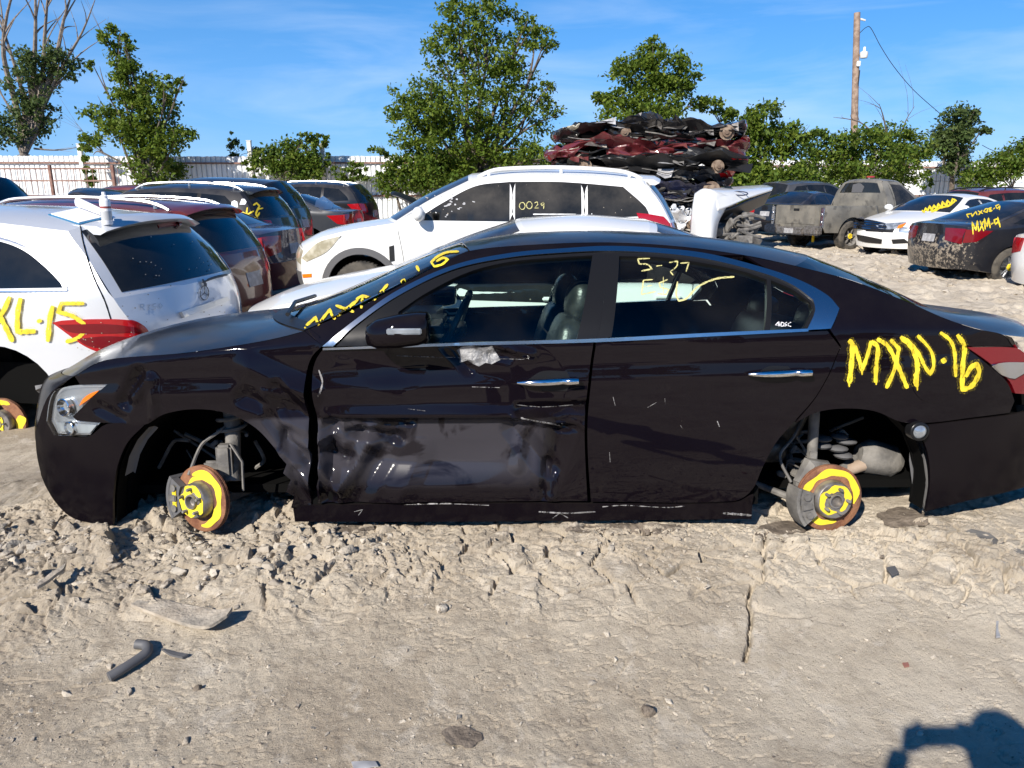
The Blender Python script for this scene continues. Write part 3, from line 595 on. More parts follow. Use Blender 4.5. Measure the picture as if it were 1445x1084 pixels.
# torn spot above the front door handle, chips
H.decal('torn_paint_patch', [(645, 494), (652, 489), (668, 487), (680, 490), (695, 488), (700, 497), (706, 508), (694, 514), (685, 512), (676, 517), (668, 513), (660, 508), (648, 512), (650, 503)], 'torn', off=.004, thick=.004, res=2.2, parent=fd, sm=2, ang=20)
H.scratches('scratch', [([(560, 502), (735, 507), (748, 504)], 1), ([(728, 571), (765, 574), (820, 570)], 1.5), ([(735, 590), (780, 598), (790, 600)], 2), ([(450, 522), (455, 540), (449, 560)], 2.4), ([(575, 577), (600, 580)], 1), ([(665, 546), (705, 547)], 1)], 'scratch', off=.002, parent=fd)
H.scratches('scratch', [([(865, 560), (868, 572)], 1), ([(914, 575), (926, 568)], 1), ([(938, 562), (939, 572)], 1), ([(1012, 594), (1015, 602)], 1.6), ([(960, 600), (964, 606)], 1), ([(860, 638), (861, 652)], 1)], 'scratch', off=.002, parent=rd)
# mirror on the near door, and its twin
def mirror(sgn, par):
    b = MB(); c = H.at(562, 467, -1.02); c = Vector((c.x, c.y, c.z)); rings = []
    prof = [(-.13, .010, .02), (-.12, .040, .05), (-.08, .058, .085), (0, .066, .10), (.08, .066, .10), (.115, .060, .09), (.125, .045, .07)]
    V = []; n = 16
    for dx, hz, hy in prof:
        for k in range(n):
            w = 2*math.pi*k/n; cz, cy = math.sin(w), math.cos(w); cz = math.copysign(abs(cz)**.7, cz); cy = math.copysign(abs(cy)**.7, cy)
            V.append((c.x+dx, (c.y+hy*cy)*sgn, c.z+hz*cz+.015*dx/.12))
    Fc = [(i*n+k, i*n+(k+1) % n, (i+1)*n+(k+1) % n, (i+1)*n+k) for i in range(len(prof)-1) for k in range(n)]+[tuple(range(n-1, -1, -1)), tuple((len(prof)-1)*n+k for k in range(n))]
    if sgn > 0: pass
    else: Fc = [tuple(reversed(f)) for f in Fc]
    m = mk('side_mirror', V, Fc, M['black_paint'], par, True, sharp=50)
    ind = MB().box((c.x+.035, (c.y-.097)*sgn, c.z+.008), (.135, .012, .024), bev=.004); ind.build('indicator', M['clear_lens'], m)
    MB().tube([(c.x-.05, (c.y+.06)*sgn, c.z-.045), (c.x-.09, (c.y+.20)*sgn, c.z-.06)], [.035, .03], 8).build('mirror_foot', M['gloss_trim'], m)
mirror(1, fd); mirror(-1, fd2)
# ---- yellow writing
YW = 'yellow'
H.write('yellow_lettering', [([(1197, 480), (1202, 485), (1201, 515), (1198, 541)], 7), ([(1199, 480), (1207, 492), (1216, 523), (1224, 500), (1229, 481)], 5.5), ([(1229, 481), (1238, 490), (1236, 515), (1235, 540)], 6),
  ([(1237, 478), (1252, 488), (1266, 515), (1280, 548)], 6), ([(1256, 479), (1268, 492), (1262, 520), (1250, 548)], 5.5),
  ([(1270, 475), (1286, 490), (1294, 515), (1292, 540), (1294, 546)], 7), ([(1278, 478), (1294, 496), (1305, 518), (1312, 528), (1317, 516), (1313, 495), (1294, 473)], 5),
  ([(1329, 506), (1333, 512)], 9), ([(1326, 469), (1340, 480), (1346, 495), (1348, 532)], 5), ([(1350, 472), (1360, 488), (1358, 515), (1357, 550), (1370, 545), (1381, 526), (1378, 514), (1370, 518), (1362, 532)], 6.5), ([(1198, 538), (1198, 546)], 2.5), ([(1236, 538), (1236, 543)], 2.2), ([(1294, 544), (1294, 551)], 2), ([(1216, 522), (1216, 529)], 2)], YW, rq, spray=True)
# windscreen letters lie along the A pillar
def wsl(a, b): return (a, b)
H.write('yellow_lettering', [([(430, 463), (446, 449), (449, 459), (466, 438), (470, 448), (474, 451)], 4), ([(474, 432), (500, 441)], 4), ([(476, 447), (506, 424)], 4), ([(503, 424), (512, 419), (530, 424)], 4), ([(510, 436), (512, 421)], 3.5), ([(528, 424), (548, 402)], 4), ([(566, 399), (572, 395)], 4), ([(588, 376), (592, 384)], 4), ([(648, 356), (632, 357), (618, 363), (609, 371), (613, 377), (624, 374), (632, 367), (626, 365), (616, 370)], 3.2)], YW, ws, off=.004)
H.write('chalk_writing', [([(917, 365), (900, 366), (902, 373), (914, 374), (920, 380), (905, 383)], 2), ([(926, 376), (934, 375)], 1.6), ([(944, 371), (956, 369), (955, 376), (946, 384), (950, 389)], 1.8), ([(960, 372), (972, 371), (968, 384)], 1.8),
   ([(921, 395), (908, 396), (905, 416), (925, 412)], 1.8), ([(906, 406), (920, 403)], 1.5), ([(942, 395), (930, 400), (932, 406), (944, 409), (940, 416), (928, 415)], 1.8), ([(936, 391), (936, 420)], 1.3), ([(956, 398), (954, 416), (958, 425), (968, 422), (985, 405), (1010, 394), (1036, 391)], 2.6)], 'pale_yellow', rd, off=.002)
H.write('window_sticker', [([(1094, 459), (1099, 454), (1099, 461)], 1.4), ([(1094, 459), (1101, 459)], 1.2), ([(1102, 455), (1106, 456), (1106, 460), (1102, 461), (1102, 455)], 1.3), ([(1110, 455), (1107, 457), (1110, 459), (1107, 461)], 1.3), ([(1116, 455), (1112, 457), (1112, 460), (1116, 461)], 1.3)], 'paper', rd, off=.002)
# ---- brakes and suspension
def disc(name, c, nrm, r, rot, hub_r=.072, hat=.05, par=H.root, marks=()):
    q = Vector(nrm).normalized().to_track_quat('Z', 'Y').to_matrix().to_4x4(); Mx = Matrix.Translation(c) @ q @ Matrix.Rotation(rot, 4, 'Z')
    d = MB().lathe([(hub_r+.02, -.024), (r, -.024), (r, -.016), (r-.006, -.013), (r, -.010), (r, 0), (r-.004, .002), (hub_r+.014, .002), (hub_r+.010, .006)], Mx, 48).build(name, M['rust'], par)
    h = MB().lathe([(hub_r+.010, .0), (hub_r+.006, hat-.006), (hub_r, hat), (.034, hat+.001), (.032, hat+.012), (.026, hat+.012), (.024, hat-.01), (.0005, hat-.012)], Mx, 40)
    h.build('disc_hat', M['iron'], d)
    s = MB()
    for k in range(5):
        w = 2*math.pi*k/5; s.lathe([(.0075, hat), (.0075, hat+.022), (.006, hat+.026), (.0003, hat+.026)], Mx @ Matrix.Translation((.055*math.cos(w), .055*math.sin(w), 0)), 8)
        s.build('wheel_stud', M['suspension'], d); s = MB()
    y = MB()
    for r0, r1, a0, a1, z in marks:
        n = 28; V = []
        for i in range(n+1):
            t = i/n; w = R(a0+(a1-a0)*t); e = min(1, 6*min(t, 1-t)+.25); rm = (r0+r1)/2+.006*math.sin(w*2.3); hw = (r1-r0)/2*e*(1+.2*math.sin(w*5))
            for rr in (rm-hw*(1+.18*math.sin(w*9+r0*90)), rm+hw*(1+.22*math.sin(w*7.3+1))): V.append(Mx @ Vector((rr*math.cos(w), rr*math.sin(w), z)))
        y.add(V, [(2*i, 2*i+1, 2*i+3, 2*i+2) for i in range(n)])
    y.build('yellow_paint_mark', M['yellow_solid'], d); return d, Mx
def caliper(Mx, par, r, a, mat, arc=34):
    b = MB(); n = 10
    for (z0, z1, r0, r1) in ((.006, .040, r-.055, r+.012), (-.06, -.030, r-.055, r+.012), (-.06, .040, r+.004, r+.026)):
        V = []
        for i in range(n+1):
            w = R(a-arc+2*arc*i/n); k = 1-.25*abs(i/n-.5)
            for rr, z in ((r0+(1-k)*.03, z0), (r1, z0), (r1, z1), (r0+(1-k)*.03, z1)): V.append(Mx @ Vector((rr*math.cos(w), rr*math.sin(w), z)))
        Fc = [(4*i+j, 4*i+(j+1) % 4, 4*i+4+(j+1) % 4, 4*i+4+j) for i in range(n) for j in range(4)]+[(3, 2, 1, 0), (4*n, 4*n+1, 4*n+2, 4*n+3)]
        b.add(V, Fc)
    c = b.build('brake_caliper', M[mat], par)
    d = MB()
    for s in (-1, 1):
        w = R(a+s*arc*.62); d.lathe([(.016, .03), (.016, .05), (.0005, .05)], Mx @ Matrix.Translation(((r-.02)*math.cos(w), (r-.02)*math.sin(w), 0)), 10)
    w = R(a); d.box((0, 0, 0), (.05, .03, .012), M=Mx @ Matrix.Rotation(w, 4, 'Z') @ Matrix.Translation((r-.02, 0, .045)), bev=.004)
    d.build('caliper_bolts', M['suspension'], c); return c
cf = H.at(284, 704, -.80); dF, MxF = disc('brake_disc', cf, (-.46, -.90, .06), .148, R(20), marks=[(.098, .132, -110, 95, .0035), (.082, .104, 30, 215, .0036), (.034, .072, 0, 360, .0515)])
cF = caliper(MxF, H.root, .148, 182-20, 'grey_plastic'); 
y = MB(); Mz = MxF @ Matrix.Rotation(R(162), 4, 'Z')
y.box((0, 0, 0), (.025, .11, .004), M=Mz @ Matrix.Translation((.118, 0, .0425)), bev=.001); y.build('yellow_paint_mark', M['yellow'], cF)
cr2 = H.at(1171, 703, -.80); dR, MxR = disc('brake_disc', cr2, (.10, -.99, .05), .152, R(0), hub_r=.078, hat=.045, marks=[(.106, .136, -15, 180, .0035), (.104, .130, 205, 288, .0036), (.044, .072, -65, 280, .0465)])
caliper(MxR, H.root, .152, 190, 'suspension', 30)
sus = MB(); cz = cf
sus.tube([cz+Vector((.10, .10, .05)), cz+Vector((.10, .16, .22)), cz+Vector((.09, .22, .52))], [.045, .034, .05], 10).tube([cz+Vector((.13, .04, .24)), cz+Vector((.18, .03, .16)), cz+Vector((.17, .05, .02))], .006, 5)
sus.box(cz+Vector((.085, .09, .15)), (.07, .06, .15), bev=.012).box(cz+Vector((.03, .10, .12)), (.09, .03, .05), bev=.01).tube([cz+Vector((0, .12, -.06)), cz+Vector((.2, .5, -.05))], .03, 8)
sus.tube([cz+Vector((.09+.062*math.cos(t*2*math.pi), .19+.062*math.sin(t*2*math.pi), .24+.20*t/4)) for t in np.linspace(0, 4, 64)], .009, 6)
sus.tube(smooth_3f([cz+Vector((-.06, .03, .10)), cz+Vector((-.02, .10, .22)), cz+Vector((.06, .13, .28)), cz+Vector((.12, .3, .34))]), .008, 6).tube([cz+Vector((.05, .10, -.03)), cz+Vector((-.15, .6, .0))], .018, 8)
sus.build('front_strut', M['suspension'], H.root)
ru = MB(); cz = cr2
ru.tube([cz+Vector((-.04, .12, .05)), cz+Vector((-.045, .13, .5))], [.022, .026], 10).box(cz+Vector((-.045, .105, .155)), (.035, .02, .07), bev=.004)
ru.tube([cz+Vector((-.12, .05, .05)), cz+Vector((-.07, .07, .13)), cz+Vector((0, .08, .12)), cz+Vector((.05, .1, .06))], [.035, .045, .035, .03], 8)
ru.tube([cz+Vector((-.35, .25, .03)), cz+Vector((-.12, .06, -.03))], [.012, .018], 8).box(cz+Vector((-.11, .05, 0)), (.07, .07, .17), bev=.02).tube([cz+Vector((.1, .2, .02)), cz+Vector((.3, .35, .1))], .03, 8)
hx = [cz+Vector((-.02+.055*math.cos(t*2*math.pi), .30+.055*math.sin(t*2*math.pi), .02+.24*t/5)) for t in np.linspace(0, 5, 80)]; ru.tube(hx, .009, 6)
ru.tube(smooth_3f([cz+Vector((-.16, .05, .06)), cz+Vector((-.20, .10, .16)), cz+Vector((-.12, .16, .24)), cz+Vector((-.05, .2, .35))]), .007, 6).tube([cz+Vector((-.02, .25, -.05)), cz+Vector((.1, .7, -.04))], .026, 8).tube([cz+Vector((-.1, .22, .10)), cz+Vector((.05, .75, .16))], .02, 8)
ru.build('rear_knuckle', M['suspension'], H.root)
sp = MB()
for k, (dx, dz, rx, rz_) in enumerate([(.05, .215, .05, .017), (.05, .18, .05, .018), (.135, .225, .04, .016), (.17, .20, .05, .016), (.13, .165, .05, .018), (.16, .13, .045, .018)]):
    sp.sph(cz+Vector((dx, .24, dz)), (rx, .05, rz_))
sp.build('spring_seat', M['grey_plastic'], H.root)
ex = MB().tube([cz+Vector((.10, .25, .02)), cz+Vector((.19, .26, .05)), cz+Vector((.28, .27, .075)), cz+Vector((.40, .29, .07))], .031, 10).build('exhaust_pipe', nm('heat_tanned_pipe', (.30, .22, .16), (.42, .34, .27), scale=9, rough=.6), H.root)
mf = MB(); mf.tube([cz+Vector((.26, .30, .12)), cz+Vector((.30, .30, .11)), cz+Vector((.42, .30, .08)), cz+Vector((.46, .30, .06))], [.05, .085, .085, .05], 12); mf.build('muffler', M['suspension'], H.root)
gd = MB(); ps = [H.at(u, v, -.74) for u, v in ((1284, 622), (1283, 650), (1288, 690), (1305, 722))]; pe = [H.at(u, v, -.80) for u, v in ((1302, 618), (1312, 650), (1316, 690), (1308, 723))]
V = []; N_ = 9
for a, b in zip(ps, pe):
    for i in range(N_): t = i/(N_-1); V.append(a.lerp(b, t)+Vector((0, .006*(i % 2), 0)))
gd.add(V, [(r_*N_+i, r_*N_+i+1, (r_+1)*N_+i+1, (r_+1)*N_+i) for r_ in range(3) for i in range(N_-1)]); gd.build('splash_guard', M['grey_plastic'], H.root, smooth=False)
lc = H.at(1297, 609, -.925); q = Matrix.Translation(lc) @ Matrix.Rotation(R(90), 4, 'X')
lm = MB().lathe([(.040, -.04), (.041, .006), (.036, .010), (.030, .010)], q, 24).build('hanging_lamp', M['gloss_trim'], H.root); MB().lathe([(.030, .004), (.02, .011), (.0005, .014)], q, 20).build('lamp_lens', M['clear_lens'], lm)
# torn wheel-arch liner edge, hoses and clips in the wheel houses
lf = MB(); P = H.picks([(202, 606), (186, 624), (174, 648), (168, 676)]); Q = H.picks([(214, 606), (200, 622), (190, 640), (182, 668)]); V = []
for i, (p_, q_) in enumerate(zip(P, Q)): a_ = H.SP(*p_); c_ = H.SP(*q_); m_q = a_.lerp(c_, .45); V += [a_+Vector((.006, .04, 0)), m_q+Vector((.006, .06+.015*(i % 2), .004*(i % 3))), m_q+Vector((.014, .075, -.01))]
lf.add(V, [(3*i+j, 3*i+3+j, 3*i+4+j, 3*i+1+j) for i in range(3) for j in (0, 1)]); lf.build('torn_liner', M['grey_plastic'], H.root)
rn = random.Random(12); hz_ = MB()
for base_, xr in ((cf, (-.2, .32)), (cr2, (-.25, .2))):
    for _ in range(7):
        p_ = base_+Vector((rn.uniform(*xr), rn.uniform(.18, .35), rn.uniform(.05, .3))); hz_.tube(smooth_3f([p_, p_+Vector((rn.uniform(-.1, .1), .02, rn.uniform(-.12, .05))), p_+Vector((rn.uniform(-.2, .2), .06, rn.uniform(-.2, .1)))]), rn.uniform(.004, .010), 6)
    for _ in range(5): hz_.box(base_+Vector((rn.uniform(*xr), rn.uniform(.16, .3), rn.uniform(-.05, .25))), (rn.uniform(.02, .06), .03, rn.uniform(.02, .07)), rot=Matrix.Rotation(rn.uniform(0, 3), 4, 'Y'), bev=.005)
    hz_.build('hoses', M['suspension'], H.root); hz_ = MB()
# ---- cabin
def pillow(name, c, d, rot, par, bev, mat_='leather'):
    o = MB().box(c, d, rot=rot, bev=bev, seg=1).build(name, M[mat_], par, sharp=None); m_ = o.modifiers.new('soft', 'SUBSURF'); m_.levels = 2; m_.render_levels = 2; return o
def seat(x, y, w=.5, par=H.root, z0=.33, top=1.02):
    e = pillow('seat', (x, y, z0), (.52, w, .2), None, par, .06); q = Matrix.Rotation(R(14), 4, 'Y')
    pillow('backrest', (x+.30, y, z0+.33), (.19, w, .70), q, e, .06); h_ = pillow('headrest', (x+.42, y, top), (.15, .29, .23), Matrix.Rotation(R(10), 4, 'Y'), e, .05)
    MB().tube([(x+.39, y-.05, top-.2), (x+.41, y-.05, top)], .008, 6).tube([(x+.39, y+.05, top-.2), (x+.41, y+.05, top)], .008, 6).build('headrest_posts', M['iron'], e); return e
pr = H.at(806, 420, -.38); seat(pr.x-.38, -.38, top=pr.z-.02); seat(pr.x-.38, .38, top=pr.z-.02)
s = pillow('rear_bench', (1.02, 0, .36), (.5, 1.25, .2), None, H.root, .06); pillow('backrest', (1.30, 0, .66), (.2, 1.25, .62), Matrix.Rotation(R(20), 4, 'Y'), s, .06)
for yy in (-.36, .36): pillow('headrest', (1.40, yy, .96), (.14, .3, .18), Matrix.Rotation(R(14), 4, 'Y'), s, .045)
p2 = H.at(918, 425, .30)
MB().box((-.62, 0, .86), (.42, 1.45, .20), bev=.07).box((-.46, -.38, .95), (.18, .34, .07), bev=.03).build('dashboard', M['leather'], H.root)
tw = H.at(622, 432, -.38); stw = MB(); qm = Matrix.Translation(Vector((-.36, -.38, .93))) @ Matrix.Rotation(R(-64), 4, 'Y')
ring = [qm @ Vector((.185*math.cos(2*math.pi*k/28), .185*math.sin(2*math.pi*k/28), 0)) for k in range(29)]
stw.tube(ring, .016, 8, cap=False)
for a in (0, 180, 270): stw.tube([qm @ Vector((0, 0, -.02)), qm @ Vector((.18*math.cos(R(a)), .18*math.sin(R(a)), 0))], .018, 6)
stw.sph(qm @ Vector((0, 0, -.01)), (.06, .06, .06)); stw.build('steering_wheel', M['leather'], H.root)
MB().box((-.42, .02, 1.24), (.03, .24, .06), bev=.02).build('rear_view_mirror', M['trim'], H.root)

# ------------------------------------------------------------------ ground
def vnoise(x, y, seed=0):
    def h(ix, iy):
        n = (ix.astype(np.int64)*374761393+iy.astype(np.int64)*668265263+seed*974711) & 0xffffffff
        n = ((n ^ (n >> 13))*1274126177) & 0xffffffff; return ((n ^ (n >> 16)) & 0xffff)/65535.
    ix, iy = np.floor(x), np.floor(y); fx, fy = x-ix, y-iy; fx = fx*fx*(3-2*fx); fy = fy*fy*(3-2*fy)
    return (h(ix, iy)*(1-fx)+h(ix+1, iy)*fx)*(1-fy)+(h(ix, iy+1)*(1-fx)+h(ix+1, iy+1)*fx)*fy
def fbm(x, y, o=4, seed=0, g=.5):
    s = 0; a = 1; t = 0
    for k in range(o): s = s+a*vnoise(x, y, seed+k*17); t += a; a *= g; x = x*2.03+11.3; y = y*2.03+5.7
    return s/t
def cells(x, y, seed=0):
    """distance to nearest and second nearest cell point, and that cell's random value"""
    ix, iy = np.floor(x), np.floor(y); d1 = np.full(x.shape, 9.); d2 = d1.copy(); val = np.zeros(x.shape)
    def h(a, b, s):
        n = (a.astype(np.int64)*73856093+b.astype(np.int64)*19349663+s*83492791) & 0xffffffff
        n = ((n ^ (n >> 13))*1274126177) & 0xffffffff; return ((n ^ (n >> 16)) & 0xffff)/65535.
    for dx in (-1, 0, 1):
        for dy in (-1, 0, 1):
            cx, cy = ix+dx, iy+dy; px = cx+h(cx, cy, seed+1); py = cy+h(cx, cy, seed+2); d = np.hypot(px-x, py-y); c = d < d1
            d2 = np.where(c, d1, np.minimum(d2, d)); val = np.where(c, h(cx, cy, seed+3), val); d1 = np.where(c, d, d1)
    return d1, d2, val
def chunks(x, y, seed):
    """broken clods: every cell is a tilted facet with its own height; returns height 0..1 and edge distance"""
    ix, iy = np.floor(x), np.floor(y); d1 = np.full(x.shape, 9.); d2 = d1.copy(); hh = np.zeros(x.shape)
    def h(a, b, s):
        n = (a.astype(np.int64)*73856093+b.astype(np.int64)*19349663+s*83492791) & 0xffffffff
        n = ((n ^ (n >> 13))*1274126177) & 0xffffffff; return ((n ^ (n >> 16)) & 0xffff)/65535.
    for dx in (-1, 0, 1):
        for dy in (-1, 0, 1):
            cx, cy = ix+dx, iy+dy; px = cx+h(cx, cy, seed+1); py = cy+h(cx, cy, seed+2); ex, ey = x-px, y-py; d = np.hypot(ex, ey); c = d < d1
            f = h(cx, cy, seed+3)+1.3*(h(cx, cy, seed+4)-.5)*ex+1.3*(h(cx, cy, seed+5)-.5)*ey
            d2 = np.where(c, d1, np.minimum(d2, d)); hh = np.where(c, f, hh); d1 = np.where(c, d, d1)
    return np.clip(hh, 0, 1.3), d2-d1
def ss(a, b, x): t = np.clip((x-a)/(b-a), 0, 1); return t*t*(3-2*t)
def ground_h(x, y):
    x = np.asarray(x, float); y = np.asarray(y, float)
    left = ss(-.7, -1.5, x)
    rise = .135*ss(1.55+.12*np.sin(x*1.3), 3.05, y)*(1-.8*ss(3.3, 4.6, y))*(1-.5*ss(-1.9, -2.6, x)*ss(2.6, 3.4, y))
    h = rise+.05*(fbm(x*.55+3, y*.55, 3, 5)-.5)
    band = ss(2.38, 2.80, y+.5*(fbm(x*1.7, y*1.7, 3, 9)-.5)+.10*ss(-.6, -1.6, x))*(1-ss(3.4, 4.2, y))*(.34+.40*ss(.1, -1.2, x))
    far = ss(4.6, 6.5, y)*(1-ss(40, 70, y)); m = np.maximum(band, far*.8)
    wx = x+.14*(fbm(x*5, y*5, 4, 21)-.5); wy = y+.14*(fbm(x*5+9, y*5, 4, 22)-.5); wob = fbm(x*2.3, y*2.3, 3, 4)
    c, e = chunks(wx*5.5, wy*7, 3); h = h+m*.075*c*ss(.42, .58, wob)*ss(0, .16, e)
    c, e = chunks(wx*12, wy*14, 8); h = h+m*.034*c*ss(.36, .56, fbm(x*3.7, y*3.7, 3, 6))*ss(0, .22, e)
    c, e = chunks(wx*28, wy*30, 12); h = h+m*.014*c*ss(0, .3, e)
    h = h+m*.016*(1-2*np.abs(fbm(x*11, y*11, 4, 27)-.5)*2)
    h = h+far*(.10*(fbm(x*.9, y*1.3, 4, 31)-.5)+.05*(fbm(x*3.1, y*3.1, 3, 33)-.5))
    # dried mud plates with open cracks right of the clods, below the sill
    pl = ss(2.52, 2.72, y+.15*(fbm(x*2, y*2, 2, 77)-.5))*(1-ss(2.95, 3.2, y))*ss(-.9, -.2, x)
    d1, d2, v = cells((x+.05*fbm(x*9, y*9, 2, 41))*4.6, (y+.06*fbm(x*9, y*9, 2, 42))*7.5, 14); cr_ = 1-ss(.0, .09, d2-d1)
    h = h+pl*(.022*(v-.3)-.050*cr_*ss(.3, .6, fbm(x*3, y*3, 2, 44)+.1))
    c, e = chunks((x+.06*fbm(x*8, y*8, 3, 46))*11, (y+.06*fbm(x*8, y*8, 3, 47))*15, 18); h = h+pl*(.014*c-.022*(1-ss(0, .10, e)))*ss(.40, .55, fbm(x*2.6+4, y*2.6, 3, 48))
    # tamped track in front: shallow scuffs and pocks
    h = h+.010*(fbm(x*4, y*4, 4, 51)-.5)+.010*(1-.7*ss(.0, 1.2, x))*(fbm(x*15, y*15, 4, 61, .6)-.5)+.007*(fbm(x*38, y*38, 3, 63, .65)-.5)*(1-.65*ss(-.2, 1.2, x))
    rg = fbm(x*8+2*y, y*13, 4, 67); h = h-.010*(1-ss(0, .035, np.abs(rg-.5)))*ss(.45, .62, fbm(x*1.9, y*1.9, 2, 68))*(1-ss(3.2, 3.6, y))*.5
    # long dry crack
    def seg(x0, y0, x1, y1, w, d):
        ab = (x1-x0, y1-y0); q = np.clip(((x-x0)*ab[0]+(y-y0)*ab[1])/(ab[0]**2+ab[1]**2), 0, 1); r_ = np.hypot(x-x0-ab[0]*q+.02*(vnoise(x*0+q*9, q*0, 71)-.5), y-y0-ab[1]*q); return -d*np.clip(1-r_/w, 0, 1)
    for c in CRACKS: h = h+seg(*c)
    # settle the soil where the brake discs stand, wet hollows
    for bx, by, br, bd in ((-1.33, 3.2, .30, -.05), (1.42, 3.25, .34, -.05)): h = h+bd*np.exp(-((x-bx)**2+(y-by)**2)/br**2)
    far_l = ss(-1.8, -2.4, x)*ss(3.6, 4.4, y); return h-.05*far_l*(1-ss(7, 10, y))
def px2(u0, v0, u1, v1, w, d): a = atZ(u0, v0, .02); b = atZ(u1, v1, .02); return (a.x, a.y, b.x, b.y, w, d)
CRACKS = [px2(1058, 856, 1051, 942, .010, .075), px2(1003, 936, 1036, 945, .008, .015), px2(1310, 852, 1334, 864, .008, .01), px2(1334, 864, 1378, 863, .006, .01), px2(1015, 1036, 1080, 1038, .006, .008), px2(1080, 1038, 1175, 1034, .006, .008), px2(1134, 985, 1178, 1020, .006, .008), px2(1008, 990, 1024, 975, .006, .01), px2(960, 938, 1000, 948, .006, .012)]
def axis(segs):
    out_ = [segs[0][0]]
    for a, b, s in segs: n = max(1, int(round((b-a)/s))); out_ += [a+(b-a)*(i+1)/n for i in range(n)]
    return np.array(out_)
gx = axis([(-600, -100, 60), (-100, -30, 5), (-30, -9, .5), (-9, -3.2, .05), (-3.2, 3.2, .0088), (3.2, 12, .05), (12, 30, .5), (30, 100, 5), (100, 600, 60)])
gy = axis([(-60, -6, 6), (-6, .9, .15), (.9, 1.6, .03), (1.6, 3.5, .0062), (3.5, 5, .04), (5, 11, .05), (11, 24, .09), (24, 45, .5), (45, 120, 5), (120, 1200, 90)])
X, Y = np.meshgrid(gx, gy); Z = ground_h(X, Y)
def gz(x, y):
    """height of the finished ground sheet"""
    i = min(len(gx)-2, max(0, int(np.searchsorted(gx, x))-1)); j = min(len(gy)-2, max(0, int(np.searchsorted(gy, y))-1)); a = (x-gx[i])/(gx[i+1]-gx[i]); b = (y-gy[j])/(gy[j+1]-gy[j])
    return float((Z[j, i]*(1-a)+Z[j, i+1]*a)*(1-b)+(Z[j+1, i]*(1-a)+Z[j+1, i+1]*a)*b)
me = bpy.data.meshes.new('ground'); nx, ny = len(gx), len(gy)
co = np.stack([X, Y, Z], -1).reshape(-1, 3).astype(np.float32); me.vertices.add(nx*ny); me.vertices.foreach_set('co', co.ravel())
i = np.arange((nx-1)*(ny-1)); r_, c_ = i//(nx-1), i % (nx-1); q = np.stack([r_*nx+c_, r_*nx+c_+1, (r_+1)*nx+c_+1, (r_+1)*nx+c_], -1).astype(np.int32)
me.loops.add(q.size); me.loops.foreach_set('vertex_index', q.ravel()); me.polygons.add(len(i)); me.polygons.foreach_set('loop_start', np.arange(len(i), dtype=np.int32)*4)
me.polygons.foreach_set('use_smooth', ~((X.ravel()[q[:, 0]] > -3.2) & (X.ravel()[q[:, 0]] < 3.2) & (Y.ravel()[q[:, 0]] > 1.6) & (Y.ravel()[q[:, 0]] < 3.45))); me.update(calc_edges=True)
go = bpy.data.objects.new('ground', me); COL.objects.link(go); go['kind'] = 'structure'
m, t, b = newmat('dried_mud'); k = t.links.new; setp(b, Roughness=.95, **{'Specular IOR Level': .15})
tcn = _n(t, 'ShaderNodeTexCoord')
def nz_(s, d=6, r=.55, dist=0):
    n = _n(t, 'ShaderNodeTexNoise'); n.inputs['Scale'].default_value = s; n.inputs['Detail'].default_value = d; n.inputs['Roughness'].default_value = r; n.inputs['Distortion'].default_value = dist; k(tcn.outputs['Object'], n.inputs[0]); return n.outputs[0]
def mr_(i, a, b_, c=0., d=1.):
    n = _n(t, 'ShaderNodeMapRange'); n.inputs[1].default_value = a; n.inputs[2].default_value = b_; n.inputs[3].default_value = c; n.inputs[4].default_value = d; k(i, n.inputs[0]); return n.outputs[0]
def mixc(f, a, c):
    n = _n(t, 'ShaderNodeMix', data_type='RGBA'); k(f, n.inputs[0])
    for s_, q_ in ((6, a), (7, c)):
        if isinstance(q_, tuple): n.inputs[s_].default_value = (*q_, 1)
        else: k(q_, n.inputs[s_])
    return n.outputs[2]
sepg = _n(t, 'ShaderNodeSeparateXYZ'); k(tcn.outputs['Object'], sepg.inputs[0])
base = mixc(mr_(nz_(1.1, 5), .38, .64), (.39, .328, .25), (.535, .466, .366))
base = mixc(mr_(nz_(14, 7, .65), .45, .7, 0, .55), base, (.25, .205, .155))
pale = _n(t, 'ShaderNodeMath', operation='MULTIPLY'); k(mr_(sepg.outputs[0], -.4, 1.8), pale.inputs[0]); k(mr_(nz_(2.3, 6, .6, .6), .35, .7, .15, .8), pale.inputs[1])
base = mixc(pale.outputs[0], base, (.635, .562, .452))
base = mixc(mr_(nz_(3.3, 8, .7, 1.2), .50, .62, 0, .35), base, (.24, .19, .14))
base = mixc(mr_(nz_(6.5, 8, .7, .8), .56, .66, 0, .5), base, (.64, .58, .49))
base = mixc(mr_(nz_(95, 3), .62, .72, 0, .6), base, (.52, .47, .40))
base = mixc(mr_(nz_(70, 3), .64, .74, 0, .5), base, (.13, .10, .08))
k(base, b.inputs['Base Color'])
bu = _n(t, 'ShaderNodeBump'); bu.inputs['Strength'].default_value = 1.0; bu.inputs['Distance'].default_value = .010; k(nz_(75, 10, .82), bu.inputs['Height'])
bu2 = _n(t, 'ShaderNodeBump'); bu2.inputs['Strength'].default_value = .3; bu2.inputs['Distance'].default_value = .03; k(nz_(18, 6, .6, .4), bu2.inputs['Height']); k(bu.outputs[0], bu2.inputs['Normal']); k(bu2.outputs[0], b.inputs['Normal'])
me.materials.append(m); M['mud'] = m
M['clod'] = nm('mud_clod', (.32, .275, .22), (.47, .42, .345), scale=5, c3=(.17, .14, .11), s3=40, t3=(.56, .62), rough=.95, bump=.6, bscale=40)
M['wet'] = nm('damp_mud', (.12, .096, .074), (.19, .155, .12), scale=20, rough=.75, bump=.5, bscale=60)
